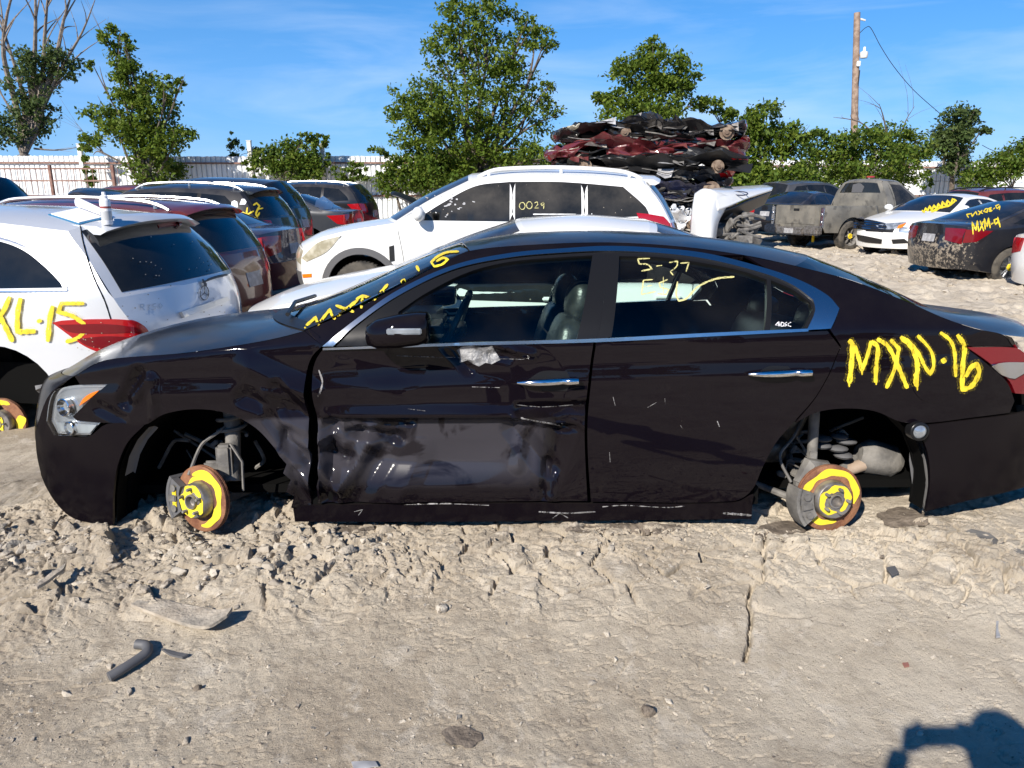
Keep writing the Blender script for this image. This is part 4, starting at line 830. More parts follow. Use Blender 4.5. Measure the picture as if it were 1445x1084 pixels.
# loose clods thrown up along the sedan, crumbs over the track
def blob(sub=1, jit=.3):
    """angular lump: hull of random points, its edges worn"""
    bm = bmesh.new(); n_ = 13 if sub == 2 else 9
    for _ in range(n_): d = Vector((random.gauss(0, 1), random.gauss(0, 1), random.gauss(0, 1))).normalized(); bm.verts.new(d*random.uniform(.75, 1.1))
    r_ = bmesh.ops.convex_hull(bm, input=bm.verts[:]); bmesh.ops.delete(bm, geom=[q for q in r_['geom_interior'] if isinstance(q, bmesh.types.BMVert)], context='VERTS')
    if sub == 2:
        bmesh.ops.bevel(bm, geom=bm.edges[:], offset=.10, segments=1, affect='EDGES'); bmesh.ops.triangulate(bm, faces=bm.faces[:]); bmesh.ops.subdivide_edges(bm, edges=bm.edges[:], cuts=1)
        for q in bm.verts: q.co *= 1+random.uniform(-.07, .07)
    bm.verts.index_update(); v = np.array([tuple(q.co) for q in bm.verts]); f = [tuple(x.index for x in q.verts) for q in bm.faces]; bm.free(); return v, f
BL = [blob(2) for _ in range(12)]; BS = [blob(1) for _ in range(8)]
def scatter(name, label, cat, items, mat, big=True):
    V = []; Fc = []; n = 0
    for x, y, r_ in items:
        v, f = random.choice(BL if (big and r_ > .018) else BS); a = random.uniform(0, 6.28); ca, sa = math.cos(a), math.sin(a); sc = np.array([1, random.uniform(.6, 1), random.uniform(.45, .8)])*r_
        w = v*sc; w = np.stack([w[:, 0]*ca-w[:, 1]*sa, w[:, 0]*sa+w[:, 1]*ca, w[:, 2]], -1); z = gz(x, y); V.append(w+np.array([x, y, z+r_*.05])); Fc += [tuple(q_+n for q_ in p) for p in f]; n += len(v)
    o = mk(name, np.concatenate(V), Fc, mat, None, True, sharp=42); o['kind'] = 'stuff'; return o
its = []
for k_ in range(2200):
    x = random.uniform(-3.0, .9) if random.random() < .72 else random.uniform(.5, 3); y = random.gauss(2.86, .17)
    if y < 2.3 or y > 3.3: continue
    r_ = min(.055, .006+random.expovariate(1/.009)); 
    if x > -.5: r_ *= .45
    its.append((x, y, r_))
for k_ in range(7000):
    a = atZ(1445*random.random()**1.25, 760+330*random.random()**1.1); its.append((a.x, a.y, (.0016+random.expovariate(1/.0022))*(1.7 if random.random() < .03 else 1)))
for k_ in range(900):
    x = random.uniform(-9, 12); y = random.uniform(5.5, 20); its.append((x, y, random.uniform(.02, .11)))
co_ = scatter('mud_clods', None, None, its, M['clod'])

# ------------------------------------------------------------------ the other vehicles: one parametric body, several shapes
SEDAN = dict(L=4.8, W=1.83, H=1.45, sill=.20, ax=(-1.42, 1.40), ar=.36, az=.32,
  plan=[(-2.45, .38), (-2.3, .62), (-2.15, .76), (-1.9, .85), (-1.4, .905), (0, .915), (1.4, .905), (1.9, .87), (2.15, .81), (2.3, .73), (2.45, .58)],
  belt=[(-2.4, .62), (-1.9, .76), (-1.0, .91), (0, .94), (1.2, .98), (2.0, .98), (2.4, .92)], t1=[(-2.4, .8), (-1.9, 1.5), (-1.2, 1.8), (-.9, .7), (-.5, .42), (1.2, .42), (1.7, 1.0), (2.4, 1.2)], t2=[(-2.4, .4), (-.9, .5), (-.4, .9), (1.2, .9), (2.4, .7)],
  nose=([(-2.14, .20), (-2.22, .45), (-2.21, .60), (-2.16, .69)], [(-2.33, .18), (-2.42, .42), (-2.40, .60), (-2.32, .72)]),
  hood=([(-2.16, .69), (-1.9, .80), (-1.4, .91), (-.95, .99)], [(-2.32, .72), (-2.0, .85), (-1.5, .96), (-1.15, 1.02)]),
  ws=([(-.95, .99), (-.5, 1.17), (-.02, 1.345)], [(-1.15, 1.02), (-.62, 1.24), (-.08, 1.42)]),
  roof=([(-.02, 1.345), (.4, 1.38), (.9, 1.345)], [(-.08, 1.42), (.4, 1.45), (.95, 1.415)]),
  bl=([(.9, 1.345), (1.35, 1.2), (1.78, 1.05)], [(.95, 1.415), (1.45, 1.26), (1.88, 1.07)]),
  deck=([(1.78, 1.05), (2.05, 1.02), (2.24, .99)], [(1.88, 1.07), (2.2, 1.055), (2.39, 1.03)]),
  tail=([(2.24, .99), (2.29, .8), (2.28, .55), (2.2, .26)], [(2.39, 1.03), (2.40, .82), (2.44, .55), (2.36, .24)]),
  win=[[(-.72, 1.03), (-.35, 1.17), (.0, 1.29), (.36, 1.325), (.36, 1.0)], [(.43, 1.0), (.43, 1.325), (.85, 1.29), (1.13, 1.19), (1.13, 1.02)], [(1.19, 1.03), (1.19, 1.17), (1.48, 1.05)]],
  seam=[[(-.98, .97), (-.90, .6), (-.86, .26)], [(.395, 1.0), (.395, .6), (.38, .24)], [(1.2, 1.0), (1.18, .75), (1.02, .5), (.98, .26)]], hand=[(.2, .88), (1.02, .90)],
  head=[(-2.18, .60), (-1.95, .76), (-1.72, .80), (-1.85, .66), (-2.1, .57)], headp=[(.55, -.99), (.95, -.99), (.95, -.62), (.62, -.66)],
  tlight=[(1.85, .93), (2.27, .95), (2.29, .72), (2.1, .74)], tlp=[(.06, -.99), (.48, -.99), (.42, -.55), (.10, -.5)])
SUV = dict(L=4.7, W=1.86, H=1.7, sill=.27, ax=(-1.42, 1.32), ar=.40, az=.36,
  plan=[(-2.4, .40), (-2.25, .64), (-2.1, .78), (-1.85, .87), (-1.35, .92), (0, .93), (1.3, .92), (1.8, .89), (2.05, .83), (2.2, .75), (2.35, .6)],
  belt=[(-2.3, .75), (-1.85, .90), (-1.0, 1.04), (0, 1.08), (1.2, 1.12), (2.3, 1.12)], t1=[(-2.4, .8), (-1.9, 1.5), (-1.3, 1.6), (-.95, .7), (-.5, .30), (1.5, .30), (2.3, .38)], t2=[(-2.4, .4), (-.9, .4), (-.4, .45), (2.3, .45)],
  nose=([(-2.08, .26), (-2.14, .5), (-2.13, .68), (-2.08, .80)], [(-2.24, .24), (-2.34, .5), (-2.33, .7), (-2.26, .86)]),
  hood=([(-2.08, .80), (-1.85, .94), (-1.4, 1.04), (-1.0, 1.10)], [(-2.26, .86), (-1.95, 1.0), (-1.5, 1.09), (-1.2, 1.13)]),
  ws=([(-1.0, 1.10), (-.6, 1.34), (-.15, 1.56)], [(-1.2, 1.13), (-.7, 1.42), (-.18, 1.65)]),
  roof=([(-.15, 1.56), (.5, 1.615), (1.2, 1.60), (1.78, 1.54)], [(-.18, 1.65), (.5, 1.70), (1.25, 1.685), (1.88, 1.63)]),
  bl=([(1.78, 1.54), (1.95, 1.34), (2.09, 1.10)], [(1.88, 1.63), (2.10, 1.38), (2.25, 1.12)]), deck=None,
  tail=([(2.09, 1.10), (2.17, .85), (2.17, .55), (2.09, .30)], [(2.25, 1.12), (2.32, .88), (2.36, .58), (2.28, .28)]),
  win=[[(-.78, 1.13), (-.45, 1.33), (-.1, 1.50), (.28, 1.545), (.28, 1.12)], [(.34, 1.12), (.34, 1.545), (.80, 1.545), (1.08, 1.53), (1.08, 1.14)], [(1.15, 1.15), (1.15, 1.525), (1.55, 1.49), (1.80, 1.27), (1.84, 1.18)]],
  seam=[[(-.98, 1.07), (-.92, .7), (-.90, .33)], [(.31, 1.1), (.31, .7), (.30, .31)], [(1.12, 1.1), (1.08, .85), (.93, .6), (.90, .33)]], hand=[(.12, 1.0), (.9, 1.03)],
  head=[(-2.12, .70), (-1.9, .88), (-1.62, .96), (-1.8, .78), (-2.06, .66)], headp=[(.55, -.99), (.95, -.99), (.95, -.6), (.62, -.62)],
  tlight=[(1.80, 1.08), (2.08, 1.10), (2.17, .86), (1.98, .88)], tlp=[(.0, -.99), (.36, -.99), (.34, -.70), (.04, -.66)])
def scaled(T, L, Wd, Ht, **over):
    sx, sy, sz = L/T['L'], Wd/T['W'], Ht/T['H']; o = dict(T)
    o['plan'] = [(x*sx, w*sy) for x, w in T['plan']]; o['belt'] = [(x*sx, z*sz) for x, z in T['belt']]
    o['t1'] = [(x*sx, v*sy/sz) for x, v in T['t1']]; o['t2'] = [(x*sx, v) for x, v in T['t2']]
    s2 = lambda l: [(a*sx, b*sz) for a, b in l]
    for k in ('nose', 'hood', 'ws', 'roof', 'bl', 'deck', 'tail'):
        if T[k]: o[k] = (s2(T[k][0]), s2(T[k][1]))
    for k in ('win', 'seam'): o[k] = [s2(w) for w in T[k]]
    for k in ('hand', 'head', 'tlight'): o[k] = s2(T[k])
    o['sill'] = T['sill']*sz; o['ax'] = tuple(a*sx for a in T['ax']); o['L'], o['W'], o['H'] = L, Wd, Ht
    o.update(over); return o
def flip(V, Fc): return [(v[0], -v[1], v[2]) for v in V], [tuple(reversed(f)) for f in Fc]
WHEEL = {}
def wheel(parent, c, r=.33, w=.21, sgn=-1, style='alloy', yellow=False, rot=0.):
    """tyre with a rim of spokes; sgn -1 faces local -y"""
    key = (r, w, style)
    if key not in WHEEL:
        t = MB().lathe([(r*.64, -w/2), (r*.80, -w/2-.004), (r*.95, -w*.46), (r, -w*.34), (r*1.0, w*.34), (r*.95, w*.46), (r*.80, w/2+.004), (r*.64, w/2)], None, 40)
        for k_ in range(48):
            a = 2*math.pi*k_/48; t.box((0, 0, 0), (.012, r*.07, w*.62), M=Matrix.Rotation(a, 4, 'Z') @ Matrix.Translation((r, 0, 0)))
        rm = MB().lathe([(r*.64, -w/2), (r*.66, -w*.3), (r*.6, w*.1), (r*.6, w*.36), (r*.655, w*.46), (r*.63, w*.40), (r*.56, w*.30), (r*.52, w*.0), (.03, -.02)], None, 40)
        n_ = 10 if style == 'alloy' else 6
        for k_ in range(n_):
            a = 2*math.pi*k_/n_+(.12 if k_ % 2 else -.12)*(style == 'alloy')
            rm.box((0, 0, 0), (r*.50, r*.085, .03), M=Matrix.Rotation(a, 4, 'Z') @ Matrix.Translation((r*.34, 0, w*.26)) @ Matrix.Rotation(R(6), 4, 'Y'), bev=.006)
        rm.lathe([(r*.2, w*.2), (r*.2, w*.32), (r*.14, w*.36), (.001, w*.36)], None, 20)
        hb = MB().lathe([(r*.19, w*.34), (r*.17, w*.41), (r*.10, w*.42), (.001, w*.40)], None, 16)
        for k_ in range(5): a = 2*math.pi*k_/5; hb.sph((r*.14*math.cos(a), r*.14*math.sin(a), w*.40), r*.05, 6)
        WHEEL[key] = (t, rm, hb)
    t, rm, hb = WHEEL[key]
    e = empty('wheel', c); e.parent = parent; e.rotation_euler = (R(90) if sgn < 0 else R(-90), rot, 0)
    t.build('tyre', M['rubber'], e); rm_ = rm.build('rim', M['alloy'] if style == 'alloy' else M['suspension'], e); hb.build('hub_cap', M['yellow'] if yellow else M['alloy'], e)
    return e
def gen(name, label, cat, loc, rz, T, pt, glass_='dark_glass', group=None, wheels=(), rails=None, spoiler=False, clad=None, tl='red_lens', hl='clear_lens', detail=True, plate=True, rx=0, bumper=None, ry=0, mirror_=True, wyellow=False, wr=.33, wstyle='alloy', noplate_front=True):
    c = Car(name, label, cat, loc, rz, T['plan'], T['belt'], T['t1'], T['t2'], group=group, rx=rx, tilt=ry); bodyV = []; bodyF = []; idx = []
    def put(V, Fc, mi=0):
        b = len(bodyV); bodyV.extend(V); bodyF.extend([tuple(i+b for i in f) for f in Fc]); idx.extend([mi]*len(Fc))
    keys = [k for k in ('nose', 'hood', 'ws', 'roof', 'bl', 'deck', 'tail') if T[k]]; top = []
    for k in keys:
        E, Cn = T[k]; p = c.patch(k, E, Cn, 2.6 if k != 'hood' else 2.3); n = 12
        for i in range(n+1):
            v = p.S(i/n, -1); q = (v.x, v.z)
            if not top or abs(q[0]-top[-1][0])+abs(q[1]-top[-1][1]) > 1e-4: top.append(q)
        V, Fc = p.grid(n, 28); put(V, Fc)
    z0 = T['sill']; bot = []
    for ax in sorted(T['ax'], reverse=True):
        a0 = math.asin((z0-T['az'])/T['ar'])
        for i in range(19): a = a0+(math.pi-2*a0)*i/18; bot.append((ax+T['ar']*math.cos(a), T['az']+T['ar']*math.sin(a)))
    outl = [np.array(q) for q in top]+[np.array(q) for q in bot]
    V, Fc = surf(outl, c.SP, .07, 0, .03); put(V, Fc); put(*flip(V, Fc))
    for sm_ in T['seam']:
        ln = smooth_line(sm_, .08); pl = [np.array((p[0]-.003, p[1])) for p in ln]+[np.array((p[0]+.003, p[1])) for p in ln[::-1]]
        V, Fc = surf(pl, c.SP, .2, .0012, 0); put(V, Fc, 1); put(*flip(V, Fc), 1)
    # dark trim: pillars between the panes
    o = mk('body', bodyV, bodyF, None, c.root, True, [M[pt], M['dark']], idx, 42); c.rec.append((bodyV, bodyF)); c.body = o
    uw = T['hw_in'] if 'hw_in' in T else T['W']/2-.24
    MB().box((0, 0, z0+.18), (T['L']*.84, uw*2, .30)).box((0, 0, z0+.5), (T['L']*.52, uw*2-.1, .5)).box((0, 0, z0+.03), (T['L']*.5, T['W']-.2, .05)).build('underbody', M['dark'], c.root)
    for w in T['win']:
        pl = smooth_line(w, .05, True, 30); V, Fc = surf([np.array(p) for p in pl], c.SP, .09, .003, .01); c.add('side_window', V, Fc, glass_, rec=True, mirror=True)
    V, Fc = c.P['ws'].panel([(.04, -.93), (.96, -.92), (.96, .92), (.04, .93)], .003, .01, (.12, .12)); c.ws = c.add('windscreen', V, Fc, glass_)
    V, Fc = c.P['bl'].panel([(.06, -.90), (.94, -.92), (.94, .92), (.06, .90)], .003, .01, (.12, .12)); c.rw = c.add('rear_window', V, Fc, glass_)
    for w0, w1 in zip(T['win'][:-1], T['win'][1:]):
        V, Fc = surf([np.array(p) for p in (w0[-1], w1[0], w1[1], w0[-2])], c.SP, .09, .0015, .004); c.add('pillar', V, Fc, 'gloss_trim', rec=False, mirror=True)
    for sg in (1, -1) if tl else ():
        V, Fc = surf([np.array(p) for p in smooth_line(T['tlight'], .05, True, 30)], c.SP, .06, .006, .02); V2, F2 = c.P['tail'].panel(T['tlp'], .006, .02, (.08, .08))
        V = list(map(tuple, V))+list(map(tuple, V2)); Fc = list(Fc)+[tuple(i+len(V)-len(V2) for i in f) for f in F2]
        if sg < 0: V, Fc = flip(V, Fc)
        c.add('taillight', V, Fc, tl)
    for sg in (1, -1):
        V, Fc = surf([np.array(p) for p in smooth_line(T['head'], .05, True, 30)], c.SP, .06, .006, .02); V2, F2 = c.P['nose'].panel(T['headp'], .006, .02, (.08, .08))
        V = list(map(tuple, V))+list(map(tuple, V2)); Fc = list(Fc)+[tuple(i+len(V)-len(V2) for i in f) for f in F2]
        if sg < 0: V, Fc = flip(V, Fc)
        c.add('headlight', V, Fc, hl)
    if detail:
        for sg in (1, -1):
            for hx, hz in T['hand']:
                p = c.SP(hx, hz); MB().box((p.x, (p.y-.022)*sg, p.z), (.19, .022, .03), bev=.008).build('door_handle', M[pt], c.root)
            if mirror_:
                q = c.SP(T['win'][0][0][0]+.06, T['win'][0][0][1]+.02); MB().sph((q.x, (q.y-.12)*sg, q.z+.05), (.075, .12, .085)).tube([(q.x+.02, q.y*sg, q.z), (q.x, (q.y-.1)*sg, q.z+.02)], .03, 8).build('side_mirror', M[pt], c.root)
        V, Fc = c.P['nose'].panel([(.58, -.5), (.86, -.52), (.86, .52), (.58, .5)], .004, .01, (.1, .1)); c.add('grille', V, Fc, 'trim', rec=False)
    if clad:
        for i, ax in enumerate(T['ax']):
            ring = [np.array((ax+(T['ar']+.07)*math.cos(a), T['az']+(T['ar']+.07)*math.sin(a))) for a in np.linspace(R(-14), R(194), 26)]+[np.array((ax+(T['ar']-.004)*math.cos(a), T['az']+(T['ar']-.004)*math.sin(a))) for a in np.linspace(R(194), R(-14), 26)]
            V, Fc = surf(ring, c.SP, .08, .008, .03); c.add('arch_cladding', V, Fc, clad, mirror=True)
        V, Fc = c.P['tail'].panel([(.62, -.99), (.99, -.99), (.99, .99), (.62, .99)], .01, .03, (.15, .15)); c.add('bumper', V, Fc, clad)
        V, Fc = c.P['nose'].panel([(.02, -.99), (.40, -.99), (.40, .99), (.02, .99)], .01, .03, (.15, .15)); c.add('bumper', V, Fc, clad)
    if bumper:
        V, Fc = c.P['tail'].panel([(.58, -.995), (.97, -.995), (.97, .995), (.58, .995)], .03, .05, (.12, .12)); c.add('bumper', V, Fc, bumper)
    if plate:
        V, Fc = c.P['tail'].panel([(.30, -.22), (.48, -.22), (.48, .22), (.30, .22)], .006, .01, (.1, .1), sm=False); c.add('licence_plate', V, Fc, 'plate', rec=False)
    if rails:
        p = c.P['roof']
        for sg in (1, -1):
            pts = [p.S(t, -sg*.84)+Vector((0, 0, h)) for t, h in ((.04, .0), (.10, .045), (.2, .06), (.5, .065), (.8, .06), (.92, .04), (.98, .0))]
            b = MB().tube(smooth_3(pts), .021, 8)
            for t in (.1, .5, .9): q = p.S(t, -sg*.84); b.tube([q, q+Vector((0, 0, .055))], .02, 6)
            b.build('roof_rail', M[rails], c.root)
    if spoiler:
        E = [c.P['roof'].S(1, s_)+Vector((0, 0, .0)) for s_ in np.linspace(-.86, .86, 15)]; V = []
        for q in E: V += [q+Vector((-.16, 0, .012)), q+Vector((.10, 0, .0)), q+Vector((.17, 0, -.035)), q+Vector((.12, 0, -.06)), q+Vector((-.02, 0, -.05))]
        Fc = [(5*i+j, 5*i+5+j, 5*i+5+(j+1) % 5, 5*i+(j+1) % 5) for i in range(14) for j in range(5)]+[(0, 1, 2, 3, 4), tuple(70+j for j in (4, 3, 2, 1, 0))]; c.add('spoiler', V, Fc, pt)
    for w in wheels:
        ax = T['ax'][w[0]]; sg = w[1]; wheel(c.root, (ax, sg*(T['W']/2-.13), T['az']-.02+(w[2] if len(w) > 2 else 0)), wr, .21, sg, wstyle, wyellow)
    return c
def smooth_3(pts, n=4):
    pts = [Vector(p) for p in pts]; o = []
    for i in range(len(pts)-1):
        p0 = pts[max(0, i-1)]; p1 = pts[i]; p2 = pts[i+1]; p3 = pts[min(len(pts)-1, i+2)]
        for q in range(n):
            t = q/n; o.append(.5*((2*p1)+(p2-p0)*t+(2*p0-5*p1+4*p2-p3)*t*t+(3*p1-p0-3*p2+p3)*t**3))
    return o+[pts[-1]]
ROW = 'cars in the left row'
# white sedan right behind the black one
WT = scaled(SEDAN, 4.8, 1.83, 1.46); WT['win'] = [[(-.70, .88), (-.35, 1.08), (.0, 1.25), (.36, 1.29), (.36, .85)], [(.43, .86), (.43, 1.29), (.55, 1.28), (.63, 1.2), (.59, .88)]]
WS_ = gen('white_sedan', 'white sedan parked directly behind the black wrecked sedan, its bonnet and roof showing', 'car', (.15, 6.42, -.06), R(-2), WT, 'white_paint', 'muddy_glass')
# white SUV
CP = gen('white_suv', 'dirty white SUV with roof rails and dark side windows behind the white sedan', 'suv', (-.29, 9.45, .14), R(-1), scaled(SUV, 4.68, 1.85, 1.70), 'white_paint', 'muddy_glass', wheels=[(0, -1), (1, -1), (0, 1), (1, 1)], rails='white_paint', clad='grey_plastic', hl='hazy_lens', spoiler=True)
# silver wagon
MT = scaled(SUV, 5.1, 1.92, 1.66); MT['win'] = MT['win'][:2]
MBZ = gen('silver_wagon', 'silver wagon marked XL-15 in yellow, without rear wheel, clipboard and spray can on its roof', 'wagon', (-4.80, 6.02, -.17), R(-6), MT, 'silver_paint', 'dark_glass', plate=False, spoiler=True, wheels=[(0, -1)], tl=None)
MU = gen('maroon_suv', 'maroon SUV with silver roof rails and rear spoiler behind the silver wagon', 'suv', (-5.18, 8.5, -.16), R(-6), scaled(SUV, 4.8, 1.88, 1.68), 'red_paint', rails='alloy', spoiler=True, group=ROW)
BS_ = gen('navy_sedan', 'dark blue sedan showing its boot and red tail light beside the maroon SUV', 'car', (-5.45, 10.95, .02), R(-6), scaled(SEDAN, 4.8, 1.83, 1.48), 'blue_paint', bumper='red_paint', group=ROW)  # bumper coloured maroon to paint in a reflection; the car itself is blue
RG = gen('black_suv', 'black SUV with silver roof rails, two white stickers and yellow K-2 on its rear corner', 'suv', (-6.1, 13.45, .05), R(-6), scaled(SUV, 4.65, 1.85, 1.66), 'black2', rails='alloy', spoiler=True, group=ROW)
S2 = gen('tall_black_suv', 'taller black SUV with raised bonnet behind the black one with K-2', 'suv', (-6.7, 16.2, .05), R(-6), scaled(SUV, 4.9, 1.95, 1.80), 'black2', group=ROW)
DS = gen('dark_hatchback', 'dark grey sedan with silver primer patch on its rear side, between black SUV and minivan', 'car', (-6.1, 19.4, .05), R(-6), scaled(SEDAN, 4.6, 1.8, 1.48), 'grey_paint', group=ROW)
MV = gen('black_minivan', 'black minivan with roof rails nearest the vine covered fence, last of the left row', 'minivan', (-6.5, 23.1, .08), R(-6), scaled(SUV, 5.0, 1.95, 1.76), 'black2', rails='alloy', group=ROW)
RC = gen('red_sedan', 'bright red car with its black bonnet lining raised, half hidden behind the white SUV', 'car', (-1.55, 23.6, .05), R(-4), scaled(SEDAN, 4.5, 1.8, 1.42), 'bright_red')
FL = gen('dark_blue_suv', 'dark blue SUV cut off by the left edge below the fence', 'suv', (-13.3, 17.4, .15), R(-4), scaled(SUV, 4.6, 1.85, 1.80), 'blue_paint')
BV = gen('brown_van', 'low rust brown car roof before the fence at far left', 'car', (-11.2, 22.2, .1), R(-8), scaled(SUV, 4.6, 1.85, 1.64), 'red_paint', 'muddy_glass', detail=False)
# right side
FU = gen('white_front_sedan', 'white sedan facing the camera with dark oval grille and yellow scribble on its windscreen', 'car', (11.0, 19.8, .04), R(30), scaled(SEDAN, 4.85, 1.86, 1.47), 'white_paint', plate=False, wheels=[(0, -1), (0, 1), (1, -1), (1, 1)])
BM = gen('mud_splashed_sedan', 'black sedan splashed with grey mud, marked MXM-9 in yellow, rear to the left', 'car', (10.1, 14.45, -.03), R(188), scaled(SEDAN, 4.85, 1.84, 1.46), 'mudblack', wheels=[(1, 1), (0, 1), (1, -1)], wyellow=True, tl='dark_red_lens', wr=.345)
WR = gen('white_corner_sedan', 'white car cut off by the right edge with a red tail light', 'car', (10.6, 11.95, -.12), R(182), scaled(SEDAN, 4.8, 1.83, 1.46), 'white_paint', wheels=[(1, 1)])
MR = gen('maroon_rail_suv', 'maroon SUV with black roof rails behind the mud splashed sedan', 'suv', (15.9, 24.6, .0), R(192), scaled(SUV, 4.8, 1.88, 1.66), 'red_paint', rails='trim')
BT = gen('black_tail_sedan', 'black sedan whose red tail light shows left of the dusty pickup', 'car', (9.55, 24.7, .12), R(217), scaled(SEDAN, 4.8, 1.83, 1.46), 'black2')
CX = gen('dark_crossover', 'dark grey crossover behind the bed of the dusty pickup', 'suv', (10.7, 27.6, .22), R(205), scaled(SUV, 4.7, 1.88, 1.70), 'grey_paint')

# unseen cars added behind the camera to darken reflections in the sedan's paint
for nm_, lab, cat, x, y, rz, T_, pt in (('added_grey_suv', 'dark grey SUV added unseen behind the photographer for dark reflections, left', 'suv', -5.2, -7.6, 4, SUV, 'grey_paint'), ('added_blue_car', 'dark blue sedan added unseen behind the photographer for dark reflections', 'car', .4, -8.4, 184, SEDAN, 'blue_paint'), ('added_black_car', 'black sedan added unseen behind the photographer for dark reflections, right', 'car', 6.2, -7.8, 6, SEDAN, 'black2')):
    gen(nm_, lab, cat, (x, y, 0), R(rz), scaled(T_, 4.8, 1.85, T_['H']), pt, detail=False, wheels=[(0, 1), (1, 1)])

# ------------------------------------------------------------------ dusty pickup
def loftbox(secs):
    """hull through rectangular-ish sections [(x, y0, y1, z0, z1)] -> verts, faces"""
    V = []; Fc = []
    for x, y, z0, z1, ins in secs: V += [(x, -y, z0), (x, -y, z0+(z1-z0)*.55), (x, -y+ins, z1), (x, y-ins, z1), (x, y, z0+(z1-z0)*.55), (x, y, z0)]
    n = len(secs)
    for i in range(n-1):
        for j in range(6): Fc.append((6*i+j, 6*i+6+j, 6*i+6+(j+1) % 6, 6*i+(j+1) % 6))
    Fc.append(tuple(range(6))); Fc.append(tuple(6*(n-1)+j for j in range(5, -1, -1))); return V, Fc
def pickup():
    T = dict(plan=[(-2.8, .55), (-2.6, .80), (-2.3, .93), (-1.6, .98), (0, .99), (2.65, .985), (2.72, .96)], belt=[(-2.7, .9), (-1.0, 1.10), (2.7, 1.10)], t1=[(-2.7, 1.2), (-1.4, 1.6), (-1.0, .5), (0, .26), (2.7, .26)], t2=[(-2.7, .4), (2.7, .4)])
    c = Car('pickup_truck', 'dusty tan pickup truck with dented bed, chrome rear bumper and bare cab rear window', 'pickup', (10.25, 22.1, .02), R(204), **T, low=.05)
    def bulge(x, z): return .05*max(0, 1-abs(x-.62-.5*(z-.8))/.14)*sstep(.55, .9, z)-.03*max(0, 1-abs(x-.80-.3*(z-.8))/.10)*sstep(.5, .9, z)
    def sidepan(name, pts, mat='tan_paint', off=0, dent_=None, th=.03, parent=None, res=.06):
        fn = c.SP if dent_ is None else (lambda x, z: Vector((x, c.side(x, z)+dent_(x, z), z)))
        V, Fc = surf([np.array(p) for p in smooth_line(pts, .06, True, 25)], fn, res, off, th); return c.add(name, V, Fc, mat, parent, True, mirror=True)
    arc = lambda xc, r_, a0, a1, n=14: [(xc+r_*math.cos(R(a0+(a1-a0)*i/n)), .40+r_*math.sin(R(a0+(a1-a0)*i/n))) for i in range(n+1)]
    sidepan('bed_side', [(.50, .42), (.50, 1.16), (2.68, 1.17), (2.70, .60), (2.62, .48)]+arc(1.70, .47, 8, 172), dent_=bulge)
    sidepan('cab_side', [(-1.10, .40), (-1.05, 1.12), (-.62, 1.50), (-.30, 1.78), (.30, 1.82), (.42, 1.76), (.46, 1.1), (.46, .40)])
    sidepan('door_seam', [(-.98, .46), (-.96, 1.12), (-.94, 1.12), (-.955, .47), (.17, .47), (.20, 1.72), (.21, 1.72), (.18, .455)], 'dark', .002, th=0)
    sidepan('side_window', [(-.85, 1.16), (-.50, 1.48), (-.25, 1.70), (.12, 1.73), (.14, 1.16)], 'muddy_glass', .004)
    sidepan('front_fender', [(-2.62, .50), (-2.55, 1.02), (-1.9, 1.10), (-1.08, 1.13), (-1.12, .42)]+arc(-1.85, .47, 5, 175), dent_=None)
    for k, E, Cn in [('hood', [(-2.55, 1.02), (-1.9, 1.10), (-1.06, 1.13)], [(-2.66, 1.04), (-2.0, 1.15), (-1.25, 1.19)]), ('ws', [(-1.06, 1.13), (-.62, 1.50), (-.30, 1.78)], [(-1.25, 1.19), (-.72, 1.6), (-.36, 1.86)]), ('roof', [(-.30, 1.78), (.0, 1.81), (.30, 1.82), (.42, 1.76)], [(-.36, 1.86), (0, 1.88), (.32, 1.88), (.46, 1.82)]), ('cabback', [(.42, 1.76), (.45, 1.4), (.46, .5)], [(.46, 1.82), (.49, 1.4), (.50, .5)]), ('nose', [(-2.55, .42), (-2.62, .75), (-2.55, 1.02)], [(-2.72, .42), (-2.78, .75), (-2.66, 1.04)])]:
        p = c.patch(k, E, Cn, 3.0); V, Fc = p.grid(10, 20); c.add({'ws': 'windscreen_frame', 'cabback': 'cab_rear'}.get(k, k), V, Fc, 'tan_paint')
    V, Fc = c.P['ws'].panel([(.08, -.92), (.94, -.92), (.94, .92), (.08, .92)], .004); c.add('windscreen', V, Fc, 'muddy_glass')
    V, Fc = c.P['cabback'].panel([(.05, -.80), (.40, -.82), (.40, .82), (.05, .80)], .004); c.add('rear_window', V, Fc, 'muddy_glass')
    V, Fc = c.P['cabback'].panel([(.12, -.35), (.40, -.30), (.40, .12), (.2, .2), (.08, -.02)], .012); c.add('torn_lining', V, Fc, 'grey_plastic')
    MB().box((.1, .0, 1.93), (.10, .22, .05), bev=.015).build('brake_lamp', M['red_lens'], c.root)
    b = MB(); b.box((1.58, 0, .62), (2.15, 1.62, .05)).box((.54, 0, .9), (.05, 1.7, .5)).box((1.6, -.80, .9), (2.1, .06, .5)).box((1.6, .80, .9), (2.1, .06, .5)); b.build('bed_floor', M['tan_paint'], c.root)
    tg = MB().box((2.69, 0, .87), (.06, 1.62, .60), bev=.02).box((2.725, 0, .88), (.012, 1.35, .40), bev=.005).build('tailgate', M['tan_paint'], c.root)
    MB().box((2.74, 0, 1.06), (.02, .20, .06), bev=.006).build('tailgate_handle', M['trim'], tg)
    for s in (-1, 1): MB().box((2.70, s*.90, .86), (.05, .12, .54), bev=.02).sph((2.73, s*.90, .95), (.02, .03, .04)).sph((2.73, s*.90, .75), (.02, .03, .04)).build('lamp_housing', M['satin'], c.root)
    bp = MB(); bp.box((2.86, 0, .50), (.20, 1.0, .20), bev=.03).box((2.84, -.74, .53), (.22, .50, .24), bev=.04).box((2.84, .74, .53), (.22, .50, .24), bev=.04)
